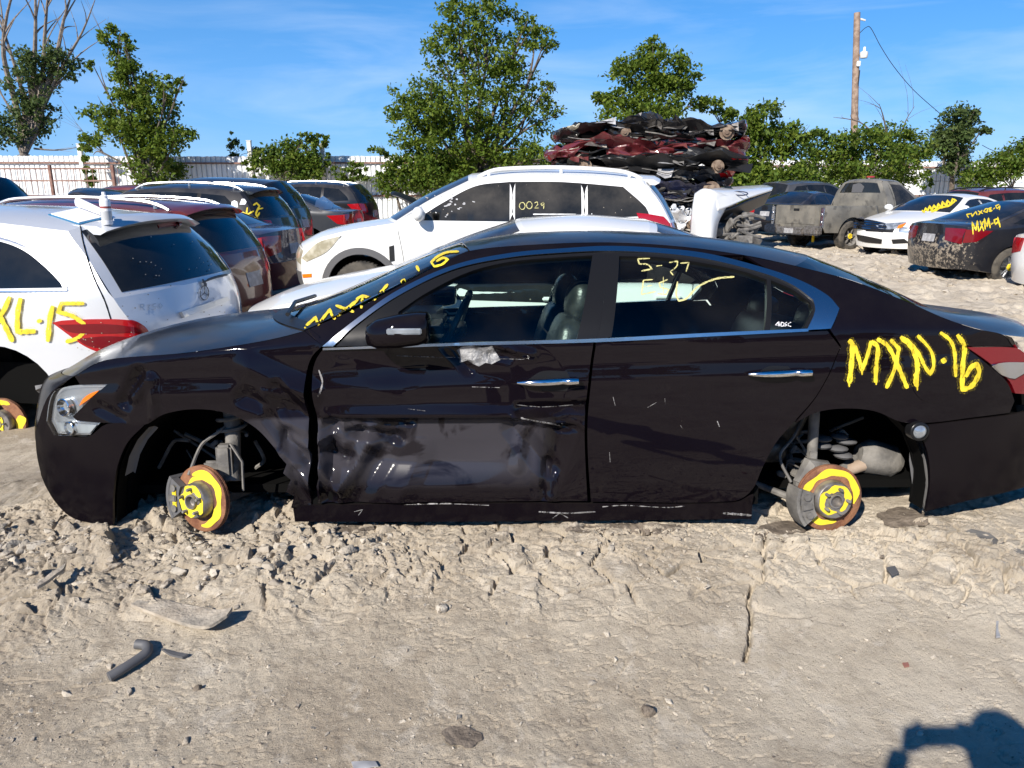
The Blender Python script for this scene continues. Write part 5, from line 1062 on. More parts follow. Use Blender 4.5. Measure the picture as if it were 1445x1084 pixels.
    bp.build('rear_bumper', M['iron'], c.root); MB().box((2.965, 0, .50), (.01, .34, .13), bev=.004).build('licence_plate', M['plate'], c.root)
    MB().box((0, 0, .5), (4.8, 1.0, .22)).box((-1.8, 0, .75), (1.2, 1.3, .5)).box((-.3, 0, .75), (1.3, 1.5, .6)).build('underbody', M['dark'], c.root)
    MB().box((2.35, .3, .33), (.06, .05, .28), bev=.01).build('yellow_strap', M['yellow'], c.root)
    for ax in (-1.85, 1.70):
        for s in (-1, 1): wheel(c.root, (ax, s*.86, .37), .395, .26, s, 'steel', True)
    sc = MB(); 
    sc.add([(1.2, .2, 1.12), (1.7, .25, 1.16), (2.0, .2, 1.34), (1.75, -.15, 1.22), (1.3, -.2, 1.15)], [(0, 1, 3, 4), (1, 2, 3)])
    return c
PK = pickup()
# ------------------------------------------------------------------ flattened cars piled behind the white SUV
def crushed(i, label, loc, rz, Lx, Wy, Hz, mat_, seed, hubs=(), tyre=()):
    """a real car body pressed flat: the roof comes down onto the doors, every panel buckles"""
    rn = random.Random(seed); c = gen('crushed_car', label, 'crushed car', loc, rz, scaled(SUV if seed % 3 == 0 else SEDAN, max(Lx, 3.9)+.1, Wy+.1, 1.5), mat_, 'dark_glass', group='flattened cars stacked behind the white suv', detail=False, plate=False, hl='hazy_lens'); e = c.root
    folds = [(rn.uniform(-Lx/2, Lx/2), rn.uniform(0, 1.2), rn.choice((rn.uniform(-1.5, 1.5), rn.uniform(2, 7), -rn.uniform(2, 7))), rn.uniform(.07, .22), rn.uniform(-.12, .12)) for _ in range(60)]; z0 = .2
    for ch in e.children:
        for v in ch.data.vertices:
            x, y, z = v.co; dd = 0
            for fx, fz, sl, w, am in folds:
                q = abs((x-fx)+sl*(z-fz)+.25*sl*y)/math.hypot(1, sl)/w
                if q < 1: dd += am*(1-q)
            k = max(0, z-z0); zz = Hz*(min(k, .62)/.62*.80+max(0, k-.62)/.7*.26)
            v.co = Vector((x*(Lx/max(Lx, 3.9))+.4*dd*math.sin(z*9+seed), y*(1.02+.05*math.sin(x*2.3+seed))+dd*(.9 if y > 0 else -.9)*(1-.75*sstep(.6, 1.2, k)), zz+dd*(.35+.5*sstep(.3, .9, k))+.05*math.sin(x*2.1+seed)))
        ch.data.update()
        if len(ch.data.polygons) > 8: ch.data.set_sharp_from_angle(angle=R(13))
    for k_ in range(9):
        x = rn.uniform(-Lx/2+.2, Lx/2-.4); z = rn.uniform(.05, Hz); w = rn.uniform(.15, .6); h = rn.uniform(.05, .2); y = -Wy/2-.05
        q = [(x+rn.uniform(-.1, .1), y+.1, z), (x+w, y+.08, z+rn.uniform(-.1, .1)), (x+w*rn.uniform(.6, 1.1), y-rn.uniform(.02, .2), z-h), (x+w*.4, y-rn.uniform(.05, .25), z-h*rn.uniform(.2, 1.2)), (x-rn.uniform(0, .15), y-rn.uniform(0, .15), z-h*.6)]
        mk('torn_panel', q, [(0, 1, 2, 3), (0, 3, 4)], M[rn.choice([mat_, 'suspension', 'trim', 'iron', 'plate'])], e, False)
    for k_ in range(4):
        x = rn.uniform(-Lx/2+.3, Lx/2-.9); z = rn.uniform(.0, Hz*.4); MB().tube(smooth_3([(x, -Wy/2-.04, z), (x+.3, -Wy/2-.14, z-.05), (x+.6, -Wy/2-.12, z+rn.uniform(-.12, .08)), (x+.9, -Wy/2+.05, z)]), rn.uniform(.010, .022), 6).build('bent_pipe', M[rn.choice(['suspension', 'iron', 'trim'])], e)
    for x, z, r_ in hubs:
        q = Matrix.Translation((x, -Wy/2-.12, z)) @ Matrix.Rotation(R(90), 4, 'X') @ Matrix.Rotation(R(rn.uniform(-20, 20)), 4, 'Y')
        MB().lathe([(.03, -.05), (r_, -.05), (r_, -.02), (r_*.62, -.015), (r_*.6, .05), (r_*.3, .055), (r_*.28, .08), (.001, .08)], q, 28).lathe([(r_*.5, -.3), (r_*.4, -.05)], q, 12).build('brake_disc', M['oldhub'], e)
    for x, z, r_ in tyre:
        q = Matrix.Translation((x, -Wy/2-.02, z)) @ Matrix.Scale(.42, 4, (0, 0, 1)) @ Matrix.Rotation(R(55), 4, 'X')
        MB().lathe([(r_*.6, -.09), (r_*.9, -.11), (r_, -.06), (r_, .06), (r_*.9, .11), (r_*.6, .09)], q, 30).build('tyre', M['rubber'], e)
M['oldhub'] = nm('rust_brown_hub', (.12, .08, .055), (.24, .18, .13), scale=9, rough=.8)
sb = atY(905, 330, 19.0)
for i, a in enumerate([('grey flattened car lowest in the stack, mostly hidden', (sb.x+.35, 19.3, .10), R(2), 3.4, 1.7, .52, 'suspension', 3, [(.8, .35, .13)], []), ('silver grey flattened car second from the bottom of the stack', (sb.x+.15, 19.2, .60), R(-3), 3.6, 1.7, .42, 'silver_paint', 11, [(.95, .25, .15)], [(-.2, .2, .30)]),
      ('crushed black car above the silver one in the stack', (sb.x+.35, 19.3, 1.00), R(3), 3.7, 1.75, .36, 'black2', 23, [(1.0, .12, .14)], [(.05, .02, .30)]), ('crushed navy car of the stack with a rusty hub at its right end', (sb.x+.12, 19.1, 1.34), R(-2), 3.7, 1.75, .36, 'blue_paint', 31, [(1.35, .25, .20)], [(.0, .30, .30)]),
      ('dark grey flattened car between the navy and maroon ones in the stack', (sb.x-.05, 19.25, 1.68), R(1), 4.3, 1.75, .36, 'grey_paint', 37, [(-1.5, .2, .17)], [(.1, .12, .32)]), ('dark underside of a flattened car below the maroon one', (sb.x+.08, 19.15, 2.02), R(-1), 4.6, 1.8, .32, 'trim', 43, [(-1.6, .1, .18), (1.5, .1, .15)], []),
      ('flattened maroon car near the top of the stack, hubs at both ends', (sb.x+.02, 19.2, 2.32), R(2), 4.75, 1.8, .46, 'red_paint', 47, [(1.65, .12, .15)], []), ('crumpled black car on top of the stack', (sb.x+.05, 19.2, 2.76), R(-1), 4.5, 1.75, .40, 'black2', 59, [(-.65, .12, .15), (1.7, .12, .17)], [])]): crushed(i, *a)
# ------------------------------------------------------------------ wrecked white front end left of the pickup
def wreck():
    Y0 = 12.0; c = atY(1030, 330, Y0); e = empty('white_wreck', (c.x, Y0, .0), 0, 'upright crumpled white car panel and hood with an oval badge, engine parts under it', 'wrecked car'); Mi = Matrix.Translation(-Vector((c.x, Y0, 0)))
    def sheet(name, rows, mat_, th=.03, par=None):
        P = [[Mi @ atY(u, v, y) for u, v, y in r_] for r_ in rows]; n = len(P[0]); P = [smooth_3(r_, 5) for r_ in P]
        cols = list(zip(*P)); cols = [smooth_3(list(q), 5) for q in cols]; w = len(cols); h = len(cols[0]); V = [cols[i][j] for j in range(h) for i in range(w)]
        Fc = [(j*w+i, j*w+i+1, (j+1)*w+i+1, (j+1)*w+i) for j in range(h-1) for i in range(w-1)]
        o = mk(name, V, Fc, M[mat_], par or e, True); s = o.modifiers.new('thickness', 'SOLIDIFY'); s.thickness = th; s.offset = 0; return o
    sheet('fender', [[(981, 274, 12.2), (993, 267, 12.1), (1008, 270, 12.0), (1030, 278, 12.2)], [(977, 298, 12.1), (990, 296, 11.85), (1003, 298, 11.8), (1022, 296, 12.1)], [(975, 330, 12.1), (988, 330, 11.8), (1003, 333, 11.75), (1012, 318, 12.0)], [(974, 372, 12.1), (988, 374, 11.85), (1000, 376, 11.8), (1008, 360, 12.0)]], 'white_paint')
    hd_ = sheet('hood', [[(1000, 268, 12.1), (1018, 266, 12.9), (1045, 264, 13.6), (1080, 262, 14.2)], [(1006, 275, 11.95), (1030, 273, 12.3), (1055, 270, 12.8), (1090, 265, 13.6)], [(1012, 298, 11.9), (1030, 291, 12.1), (1055, 280, 12.5), (1089, 268, 13.2)]], 'white_paint')
    sheet('hood_lining', [[(1008, 300, 11.95), (1032, 293, 12.2), (1056, 282, 12.6), (1088, 270, 13.4)], [(1010, 314, 12.4), (1034, 309, 12.7), (1056, 299, 13.), (1078, 288, 13.7)]], 'trim')
    a = Mi @ atY(1043, 274, 12.42); b = MB(); ring = [a+Vector((.13*math.cos(t), -.02+.09*math.sin(t), .012+.03*math.sin(t))) for t in np.linspace(0, 6.2832, 26)]; b.tube(ring, .010, 6, cap=False); b.build('oval_badge', M['blue_paint'], hd_)
    s = MB(); p = [Mi @ atY(u, v, 12.8) for u, v in ((1012, 268), (1030, 262), (1040, 272))]; s.add([p[0], p[1], p[2], p[0]+Vector((.05, -.3, -.03))], [(0, 3, 2, 1)]); s.build('glass_strip', M['dark_glass'], e, smooth=False)
    rn = random.Random(5); g = MB()
    for k_ in range(30):
        q = Mi @ atY(rn.uniform(1016, 1062), rn.uniform(300, 345), rn.uniform(12.1, 12.9)); g.box(q, (rn.uniform(.05, .28), rn.uniform(.05, .25), rn.uniform(.04, .18)), rot=Matrix.Rotation(rn.uniform(0, 3), 4, Vector((rn.random(), rn.random(), rn.random()+.01)).normalized()), bev=.01)
    for k_ in range(8):
        q = Mi @ atY(rn.uniform(1018, 1050), rn.uniform(300, 340), 12.2); g.tube(smooth_3([q, q+Vector((.2, .05, rn.uniform(-.1, .15))), q+Vector((.4, .1, rn.uniform(-.2, .1)))]), .025, 6)
    g.build('engine', M['suspension'], e); MB().box((-.1, .9, .45), (.9, 1.2, .8), bev=.08).build('body', M['dark'], e)
wreck()
# ------------------------------------------------------------------ fence, railing
def fence(name, label, x0, x1, y0, y1, h, posts, seed):
    e = empty(name, (x0, y0, 0), math.atan2(y1-y0, x1-x0), label, 'fence'); Lf = math.hypot(x1-x0, y1-y0); rn = random.Random(seed)
    cuts = [0]+[p for p in posts]+[Lf]
    for a, b in zip(cuts[:-1], cuts[1:]):
        V = []; Fc = []; x = a+.05; k_ = 0; hh = h+rn.uniform(-.05, .05)
        prof = [(0, 0), (.012, .09), (.045, .09), (.057, 0), (.15, -.012), (.215, 0)]
        xs = []
        while x < b-.05:
            t = rn.uniform(-.012, .012)
            for dx, dy in prof:
                if x+dx < b-.05: xs.append((x+dx, dy+t))
            x += .215
        for x_, y_ in xs: V += [(x_, y_, 0), (x_, y_+rn.uniform(-.006, .006), hh*.55), (x_, y_, hh+rn.uniform(-.015, .015))]
        n = len(xs); Fc = [(3*i+j, 3*i+3+j, 3*i+4+j, 3*i+1+j) for i in range(n-1) for j in (0, 1)]
        mk('panel', V, Fc, M['fence'], e, False)
        MB().box(((a+b)/2, -.07, hh-.28), (b-a, .05, .07)).build('rail', M['rustrail'], e); MB().box(((a+b)/2, -.07, hh*.45), (b-a, .05, .07)).build('rail', M['rustrail'], e)
    for p in posts:
        hp = h+rn.uniform(.45, .62); MB().box((p, -.05, hp/2), (.17, .17, hp), bev=.01).box((p, -.05, hp+.015), (.20, .20, .03)).build('post', M['fencepost'], e)
M['fence'] = nm('white_fence_sheet', (.77, .79, .80), (.82, .84, .85), scale=1.3, rough=.6, c3=(.55, .52, .50), s3=1.6, t3=(.66, .82)); M['rustrail'] = nm('rusty_rail', (.18, .09, .07), (.28, .17, .13), scale=5, rough=.8); M['fencepost'] = nm('white_post', (.70, .70, .68), (.6, .58, .54), scale=3, rough=.6)
YL = 33.0
xL = lambda u, Y=YL: atY(u, 221, Y).x
fx0 = -70.0; fence('metal_fence', 'white corrugated metal fence with rusty rails and tall posts behind the left rows', fx0, 2.5, YL, YL+.4, 2.98, [xL(u)-fx0 for u in (-120, 110, 350, 453, 640)], 4)
fence('metal_fence', 'white corrugated metal fence behind the bushes and pickup at right', 8.0, 75.0, 37.5, 39.0, 2.95, [3.2, 9.5, 16, 22.5, 32, 42, 52], 9)
ra = atY(50, 240, 27); e = empty('rusty_railing', (ra.x-4, 27, 0), R(-2), 'thin rusty brown steel railing before the white fence at far left', 'railing')
b = MB()
for z in (2.3, 1.9): b.box((3.2, 0, z), (7.2, .04, .05))
for k_ in range(34): b.box((k_*.22-.3, 0, 1.9), (.018, .018, .85))
b.build('rail', M['rustrail'], e)
for x in (-.3, 4.6, 6.8): MB().box((x, 0, 1.2), (.10, .10, 2.45), bev=.01).build('post', M['rustrail'], e)
# ------------------------------------------------------------------ trees and bushes
def leafmat(name, c1, c2, c3):
    m, t, b = newmat(name); k = t.links.new; o = t.nodes['Material Output']; setp(b, Roughness=.55, **{'Specular IOR Level': .25})
    tc = _n(t, 'ShaderNodeTexCoord'); n1 = _n(t, 'ShaderNodeTexNoise'); n1.inputs['Scale'].default_value = .9; n1.inputs['Detail'].default_value = 3; k(tc.outputs['Object'], n1.inputs[0])
    g = _n(t, 'ShaderNodeNewGeometry'); r1 = _n(t, 'ShaderNodeMapRange'); r1.inputs[1].default_value = .38; r1.inputs[2].default_value = .62; k(n1.outputs[0], r1.inputs[0])
    m1 = _n(t, 'ShaderNodeMix', data_type='RGBA'); m1.inputs[6].default_value = (*c1, 1); m1.inputs[7].default_value = (*c2, 1); k(r1.outputs[0], m1.inputs[0])
    pw = _n(t, 'ShaderNodeMath', operation='POWER'); pw.inputs[1].default_value = 2.5; k(g.outputs['Random Per Island'], pw.inputs[0])
    m2 = _n(t, 'ShaderNodeMix', data_type='RGBA'); m2.inputs[7].default_value = (*c3, 1); k(pw.outputs[0], m2.inputs[0]); k(m1.outputs[2], m2.inputs[6]); k(m2.outputs[2], b.inputs['Base Color'])
    tr = _n(t, 'ShaderNodeBsdfTranslucent'); k(m2.outputs[2], tr.inputs[0]); mx = _n(t, 'ShaderNodeMixShader'); mx.inputs[0].default_value = .42; k(b.outputs[0], mx.inputs[1]); k(tr.outputs[0], mx.inputs[2]); k(mx.outputs[0], o.inputs[0]); return m
M['leafA'] = leafmat('tree_leaves', (.080, .135, .018), (.12, .185, .022), (.21, .26, .036)); M['leafB'] = leafmat('bush_leaves', (.068, .125, .016), (.105, .175, .024), (.19, .23, .035)); M['leafC'] = leafmat('grey_green_leaves', (.060, .098, .028), (.085, .130, .040), (.14, .18, .055))
M['bark'] = nm('bark', (.085, .065, .05), (.15, .125, .10), scale=8, rough=.9, bump=.5); M['deadbark'] = nm('grey_dead_bark', (.13, .105, .085), (.22, .185, .155), scale=8, rough=.9)
def tree(name, label, cat, base, blobs, mat_, n, ls=.17, Y=30., trunk=.16, seed=1, bare=(), stem=True, depth=.8, clus=.33, bark='bark', group=None):
    """base, blobs, bare twigs: photo points at distance Y, made into a crown of leaf clumps with its own depth"""
    rs = np.random.RandomState(seed); rn = random.Random(seed); B = atY(*base, Y); sc = Y*1.02/F; g = gz(B.x, Y); e = empty(name, (B.x, Y, g), 0, label, cat, group)
    off = Vector((B.x, Y, g)); C = []
    for q in blobs: p = atY(q[0], q[1], Y)-off; r_ = q[2]*sc; rv = (q[3] if len(q) > 3 else q[2])*sc; C.append((p+Vector((0, rn.uniform(-.4, .4)*depth*r_, 0)), r_, rv))
    vol = np.array([c[1]*c[2] for c in C]); cnt = (vol/vol.sum()*n).astype(int); P = []; 
    for (p, r_, rv), k_ in zip(C, cnt):
        nc = max(4, int(k_/42)); d = rs.normal(size=(nc, 3)); d /= np.linalg.norm(d, axis=1, keepdims=True); rad = rs.uniform(.25, 1.0, nc)**.55
        cc = d*rad[:, None]*np.array([r_, r_*depth, rv])+np.array(p); w = rs.choice(nc, k_); P.append(cc[w]+rs.normal(size=(k_, 3))*clus*min(r_, .9)*np.array([1, 1, .7])*.55)
    P = np.concatenate(P); k_ = len(P); a = rs.normal(size=(k_, 3)); a /= np.linalg.norm(a, axis=1, keepdims=True); up = np.array([0, 0, 1.])+rs.normal(size=(k_, 3))*.55; t = np.cross(a, up); t /= np.linalg.norm(t, axis=1, keepdims=True)
    s_ = ls*rs.uniform(.6, 1.3, k_)[:, None]; a2 = np.cross(t, np.cross(a, t)*.4+a); V = np.stack([P-a*s_*.5, P+t*s_*.30, P+a*s_*.5, P-t*s_*.30], 1).reshape(-1, 3); Fc = np.arange(k_*4).reshape(-1, 4)
    me = bpy.data.meshes.new('crown'); me.vertices.add(len(V)); me.vertices.foreach_set('co', V.astype(np.float32).ravel()); me.loops.add(k_*4); me.loops.foreach_set('vertex_index', Fc.ravel().astype(np.int32)); me.polygons.add(k_); me.polygons.foreach_set('loop_start', np.arange(k_, dtype=np.int32)*4); me.update(calc_edges=True); me.materials.append(M[mat_])
    o = bpy.data.objects.new('crown' if cat == 'tree' else 'foliage', me); COL.objects.link(o); o.parent = e
    if stem:
        b = MB(); top = max(C, key=lambda c: c[0].z)[0]
        if base[1] < 400 and cat == 'tree': pass
        root = Vector((0, 0, -.1)); mid = Vector((rn.uniform(-.15, .15), 0, max(.5, min(c[0].z-c[2] for c in C)*.9+.1)))
        b.tube(smooth_3([root, mid*.5+Vector((.05, .03, 0)), mid], 4), [trunk*(1.25-.4*i/8) for i in range(9)], 9)
        for p, r_, rv in C:
            q1 = mid.lerp(p, .35)+Vector((rn.uniform(-.2, .2), rn.uniform(-.2, .2), .25)); q2 = mid.lerp(p, .7)+Vector((rn.uniform(-.2, .2), rn.uniform(-.2, .2), .15)); L_ = smooth_3([mid, q1, q2, p], 3); b.tube(L_, [trunk*(.5*(1-i/(len(L_)-1))+.03) for i in range(len(L_))], 6)
            for _ in range(2):
                d = Vector((rn.gauss(0, 1), rn.gauss(0, 1)*depth, rn.gauss(.3, .8))).normalized()*r_*.9; L_ = smooth_3([q2, p*.6+q2*.4+d*.4, p+d], 3); b.tube(L_, [trunk*(.22*(1-i/(len(L_)-1))+.03) for i in range(len(L_))], 5)
        for pts, r0 in bare:
            L_ = smooth_3([atY(u, v, Y)-off+Vector((0, rn.uniform(-.2, .2), 0)) for u, v in pts], 4); n_ = len(L_); b.tube(L_, [r0*(1-.85*i/(n_-1)) for i in range(n_)], 6)
            for _ in range(max(2, int(n_*.55))):
                i = rn.randrange(n_//3, n_-1); p = L_[i]; d = (L_[i+1]-L_[i-1]).normalized(); s2 = Vector((rn.gauss(0, 1), rn.gauss(0, .6), rn.gauss(.3, .5))).normalized(); l2 = rn.uniform(.5, 1.5); b.tube(smooth_3([p, p+(d+s2*.7)*l2*.5, p+(d*1.1+s2)*l2], 3), [r0*.3*(1-.8*j/6) for j in range(7)], 4)
        b.build('trunk', M[bark], e)
    return e
TF = 'trees along the fence'
tree('dead_tree', 'tall half dead tree with bare grey limbs, leafy low down, at far left', 'tree', (35, 215), [(62, 95, 34), (85, 85, 30, 18), (45, 130, 30), (30, 170, 32, 24), (60, 165, 22), (5, 185, 22), (95, 105, 18, 10), (20, 195, 30, 14)], 'leafC', 5200, .20, 37, .30, 3, bark='deadbark', clus=.40,
     bare=[([(35, 215), (22, 150), (8, 80), (14, 20), (26, -40)], .17), ([(35, 215), (32, 140), (12, 60), (-6, 10)], .13), ([(40, 200), (45, 110), (52, 30), (50, -30)], .16), ([(40, 200), (62, 120), (60, 50), (70, 0), (74, -40)], .13), ([(44, 190), (80, 90), (92, 30), (106, -20)], .14), ([(44, 190), (85, 100), (115, 45), (135, 0)], .10), ([(60, 150), (100, 85), (140, 55)], .06), ([(30, 180), (0, 135), (-15, 110)], .07), ([(50, 210), (80, 212), (105, 208)], .05)])
tree('leafy_tree', 'slender leafy tree overhanging the white fence at left', 'tree', (205, 262), [(160, 52, 18, 14), (172, 85, 22, 30), (185, 120, 34, 28), (200, 150, 44, 32), (195, 185, 48, 26), (215, 200, 40, 28), (240, 122, 16, 12), (252, 112, 12, 9), (140, 160, 26, 12), (125, 200, 20, 12), (255, 190, 22, 10), (210, 235, 30, 30), (132, 92, 8, 9), (180, 60, 10, 12)], 'leafA', 12500, .17, 31, .15, 5, bare=[([(125, 205), (118, 185), (102, 172)], .02), ([(170, 120), (150, 60), (140, 40)], .03)])
tree('large_tree', 'largest leafy green tree, rising behind the white SUV', 'tree', (665, 262), [(640, 40, 26, 34), (690, 25, 36, 30), (735, 40, 28, 22), (770, 55, 22, 16), (625, 80, 30, 26), (690, 85, 48, 34), (600, 150, 48, 30), (570, 160, 26, 18), (655, 150, 60, 40), (720, 120, 34, 34), (635, 205, 60, 30), (590, 195, 36, 22), (700, 200, 50, 34), (755, 160, 34, 24), (740, 225, 40, 24), (765, 130, 18, 12), (660, 240, 70, 28)], 'leafA', 25000, .17, 32, .24, 7, depth=.7)
tree('leafy_tree', 'leafy tree whose round crown shows above the stack of crushed cars', 'tree', (920, 262), [(920, 75, 20, 20), (900, 105, 34, 26), (940, 100, 36, 24), (965, 115, 24, 18), (860, 135, 24, 14), (920, 140, 50, 26), (880, 95, 18, 10), (900, 165, 60, 20), (985, 145, 16, 10)], 'leafA', 9500, .17, 30, .15, 9)
tree('leafy_tree', 'loose leafy tree between the crushed stack and the dark crossover', 'tree', (1075, 268), [(1080, 175, 34, 26), (1050, 190, 30, 30), (1110, 195, 36, 22), (1135, 190, 18, 10), (1060, 225, 50, 26), (1100, 235, 40, 26), (1040, 255, 40, 20), (1000, 145, 18, 10), (1020, 165, 20, 14)], 'leafA', 9000, .19, 31, .12, 11)
tree('leafy_tree', 'small upright tree above the right fence, right of the utility pole', 'tree', (1345, 262), [(1345, 180, 26, 26), (1362, 172, 20, 22), (1330, 195, 26, 16), (1350, 205, 34, 18), (1378, 190, 14, 12), (1320, 210, 16, 10), (1345, 225, 20, 20)], 'leafC', 4600, .19, 35, .12, 13)
tree('dense_bush', 'wide dense green bush below the utility pole', 'bush', (1215, 268), [(1170, 210, 34, 22), (1200, 200, 36, 20), (1250, 198, 40, 20), (1285, 205, 28, 18), (1180, 235, 46, 24), (1230, 230, 56, 30), (1280, 235, 36, 28), (1160, 190, 14, 10), (1215, 255, 70, 18)], 'leafB', 15000, .16, 33, .07, 15, bare=[([(1240, 195), (1215, 172), (1178, 165)], .045), ([(1255, 195), (1248, 165), (1238, 147)], .045), ([(1270, 195), (1280, 170), (1290, 150)], .035)])
tree('dense_bush', 'yellow green bush at the right edge above the maroon SUV', 'bush', (1425, 270), [(1415, 235, 36, 18), (1440, 225, 26, 22), (1395, 245, 26, 14), (1450, 210, 16, 16), (1385, 255, 30, 10)], 'leafB', 5600, .15, 33, .06, 17)
tree('vine_bush', 'bright green vine hanging over the fence between two posts', 'vine', (405, 262), [(375, 225, 22, 18), (400, 222, 26, 18), (428, 215, 28, 22), (410, 240, 44, 14), (440, 240, 20, 18), (452, 200, 10, 14), (435, 200, 14, 14)], 'leafB', 6500, .16, 32.4, .05, 19, depth=.35)
tree('vine_bush', 'small shrub rising behind the fence beside the left of two posts', 'vine', (335, 240), [(335, 212, 12, 12), (328, 200, 5, 12), (360, 216, 12, 10)], 'leafC', 900, .15, 33.6, .03, 21, depth=.4)
tree('vine_bush', 'thin climbing vine on the fence right of the two posts', 'vine', (495, 262), [(480, 245, 12, 14), (500, 240, 14, 16), (512, 248, 10, 12), (468, 228, 8, 14)], 'leafB', 1500, .14, 32.5, .03, 23, depth=.3)
tree('dense_bush', 'green bush left of the largest tree at the end of the fence', 'bush', (565, 268), [(560, 235, 22, 18), (590, 240, 40, 24), (550, 260, 22, 18), (620, 245, 44, 26), (535, 214, 14, 7), (570, 260, 40, 14)], 'leafB', 7500, .16, 31.5, .06, 25)
tree('vine_bush', 'climbing vine at the foot of the slender tree on the fence', 'vine', (235, 270), [(240, 245, 20, 22), (225, 225, 14, 14), (125, 240, 10, 24), (120, 205, 9, 12)], 'leafB', 2600, .15, 32.3, .04, 27, depth=.35)
tree('vine_bush', 'low climbing vine on the right fence beside the small upright tree', 'vine', (1362, 262), [(1360, 240, 12, 20), (1375, 248, 20, 10), (1310, 255, 8, 14)], 'leafB', 1600, .14, 36.8, .03, 29, depth=.35)
tree('dense_bush', 'dark bush in the shade behind the crushed stack and the wreck', 'bush', (1010, 285), [(1010, 265, 34, 20), (1045, 275, 24, 14), (790, 225, 24, 24), (780, 255, 30, 18)], 'leafA', 5200, .17, 27.5, .05, 33)
tree('vine_bush', 'leafy green shrubs along the fence foot between the wreck and the wide bush', 'bush', (1120, 285), [(1090, 262, 34, 20), (1130, 255, 30, 18), (1060, 250, 26, 22), (1040, 262, 22, 18), (1150, 268, 24, 14)], 'leafB', 6500, .15, 30.5, .05, 35)
tree('vine_bush', 'ivy climbing a fence post left of the vine bush', 'vine', (352, 262), [(347, 238, 6, 16), (358, 245, 7, 12)], 'leafB', 500, .13, 32.6, .03, 37, depth=.3)
for k_, (x, w) in enumerate(((-16, 5), (-6, 6), (5, 5.5), (16, 6))):  # unseen trees added behind the camera as a dark backdrop for paint reflections
    e_ = tree('added_dark_tree', ['dark leafy tree added unseen behind the photographer, far left', 'broad dark tree added unseen behind the photographer, left of centre', 'broad dark tree added unseen behind the photographer, right of centre', 'dark leafy tree added unseen behind the photographer, far right'][k_], 'tree', (722, 262), [(700, 215, 60, 40), (745, 205, 60, 44), (722, 165, 50, 40), (680, 245, 50, 24), (765, 245, 50, 24)], 'leafA', 5000, .34, 30., .2, 50+k_); e_.location = (x, -21, 0)
# ------------------------------------------------------------------ utility pole with lamp and wires
M['polewood'] = nm('weathered_pole_wood', (.22, .15, .11), (.34, .25, .19), scale=6, rough=.85, bump=.4)
YP = 35.; p0 = atY(1203.5, 262, YP); p1 = atY(1209.5, 18, YP); g0 = gz(p0.x, YP); dr = (p1-p0).normalized(); pb = p0-dr*((p0.z-g0)/dr.z)
e = empty('utility_pole', pb, 0, 'wooden utility pole with a small grey lamp and meter box', 'utility pole'); q = lambda p: p-pb
MB().tube([q(pb-dr*.3), q(p0), q(p1)], [.17, .16, .13], 14).build('pole', M['polewood'], e)
lp = q(atY(1213, 78, YP))
lm = MB().lathe([(.14, -.14), (.17, -.02), (.16, .10), (.06, .14), (.05, .30), (.001, .32)], Matrix.Translation(lp+Vector((.12, -.15, 0))), 14).tube([lp, lp+Vector((.12, -.15, .05))], .03, 6).build('lamp', M['fencepost'], e)
MB().box(q(atY(1209, 91, YP))+Vector((0, -.17, 0)), (.15, .12, .22), bev=.02).build('meter_box', M['fencepost'], e)
MB().tube([q(atY(1209, 100, YP))+Vector((.05, -.17, 0)), q(atY(1207, 120, YP))+Vector((.05, -.17, 0))], .025, 6).build('conduit', M['trim'], e)
MB().tube([q(atY(1214, 27, YP)), q(atY(1221, 29, YP))], .04, 6).build('bracket', M['fencepost'], e)
wr = MB().tube(smooth_3([atY(1213, 47, YP), atY(1222, 39, YP), atY(1229, 40, YP), atY(1243, 66, YP), atY(1262, 95, YP), atY(1290, 128, YP+.5), atY(1326, 160, YP+1)], 5), .014, 5).build('hanging_wire', M['trim']); tag(wr, 'slack black wire running from the pole down into the small upright tree', 'wire')
wr = MB().tube(smooth_3([atY(1386, 205, 36), atY(1400, 212, 36.2), atY(1430, 222, 36.5), atY(1470, 236, 37)], 5), .014, 5).build('overhead_wire', M['trim']); tag(wr, 'black wire sloping down at the right edge from the small upright tree', 'wire')

# ------------------------------------------------------------------ marks, lamps and fittings traced on the other cars
m_ = MBZ
M['dullred'] = pm('dusty_red_plastic', (.30, .13, .10), .7)
M['dirtspeck'] = pm('dried_mud_specks', (.30, .26, .21), .9)
m_.decal('side_window', [(-60, 330), (0, 341), (32, 353), (60, 374), (84, 398), (88, 406), (-60, 408)], 'dark_glass', res=8)
m_.write('window_trim', [([(-60, 326), (0, 337), (34, 349), (64, 371), (92, 402), (95, 410), (-60, 412)], 3.2)], 'satin', off=.006)
tlm = m_.decal('taillight', [(75, 455), (90, 452), (140, 450), (185, 452), (202, 460), (212, 473), (182, 488), (148, 500), (120, 488), (95, 470)], 'red_lens', off=.012, thick=.03, res=6)
m_.decal('lamp_strip', [(84, 458), (150, 457), (190, 462), (196, 468), (150, 470), (100, 468)], 'dark_red_lens', off=.016, thick=.004, res=6, parent=tlm)
m_.decal('lamp_strip', [(110, 478), (150, 474), (190, 476), (170, 484), (146, 490), (124, 487)], 'dark_red_lens', off=.016, thick=.004, res=6, parent=tlm)
rs_ = random.Random(8); m_.write('mud_specks', [([(u, v), (u+rs_.uniform(.6, 1.8), v+rs_.uniform(-.4, 1))], rs_.uniform(1.7, 2.4)) for u, v in [(140+rs_.gauss(25, 30), 478+rs_.gauss(0, 10)) for _ in range(34)]], 'dirtspeck', tlm, off=.019)
m_.write('mud_specks', [([(u, v), (u+rs_.uniform(.6, 2), v+rs_.uniform(-.4, 1))], rs_.uniform(1.7, 2.6)) for u, v in [(rs_.uniform(160, 320), rs_.uniform(330, 470)) for _ in range(46)]], 'dirtspeck', off=.012)
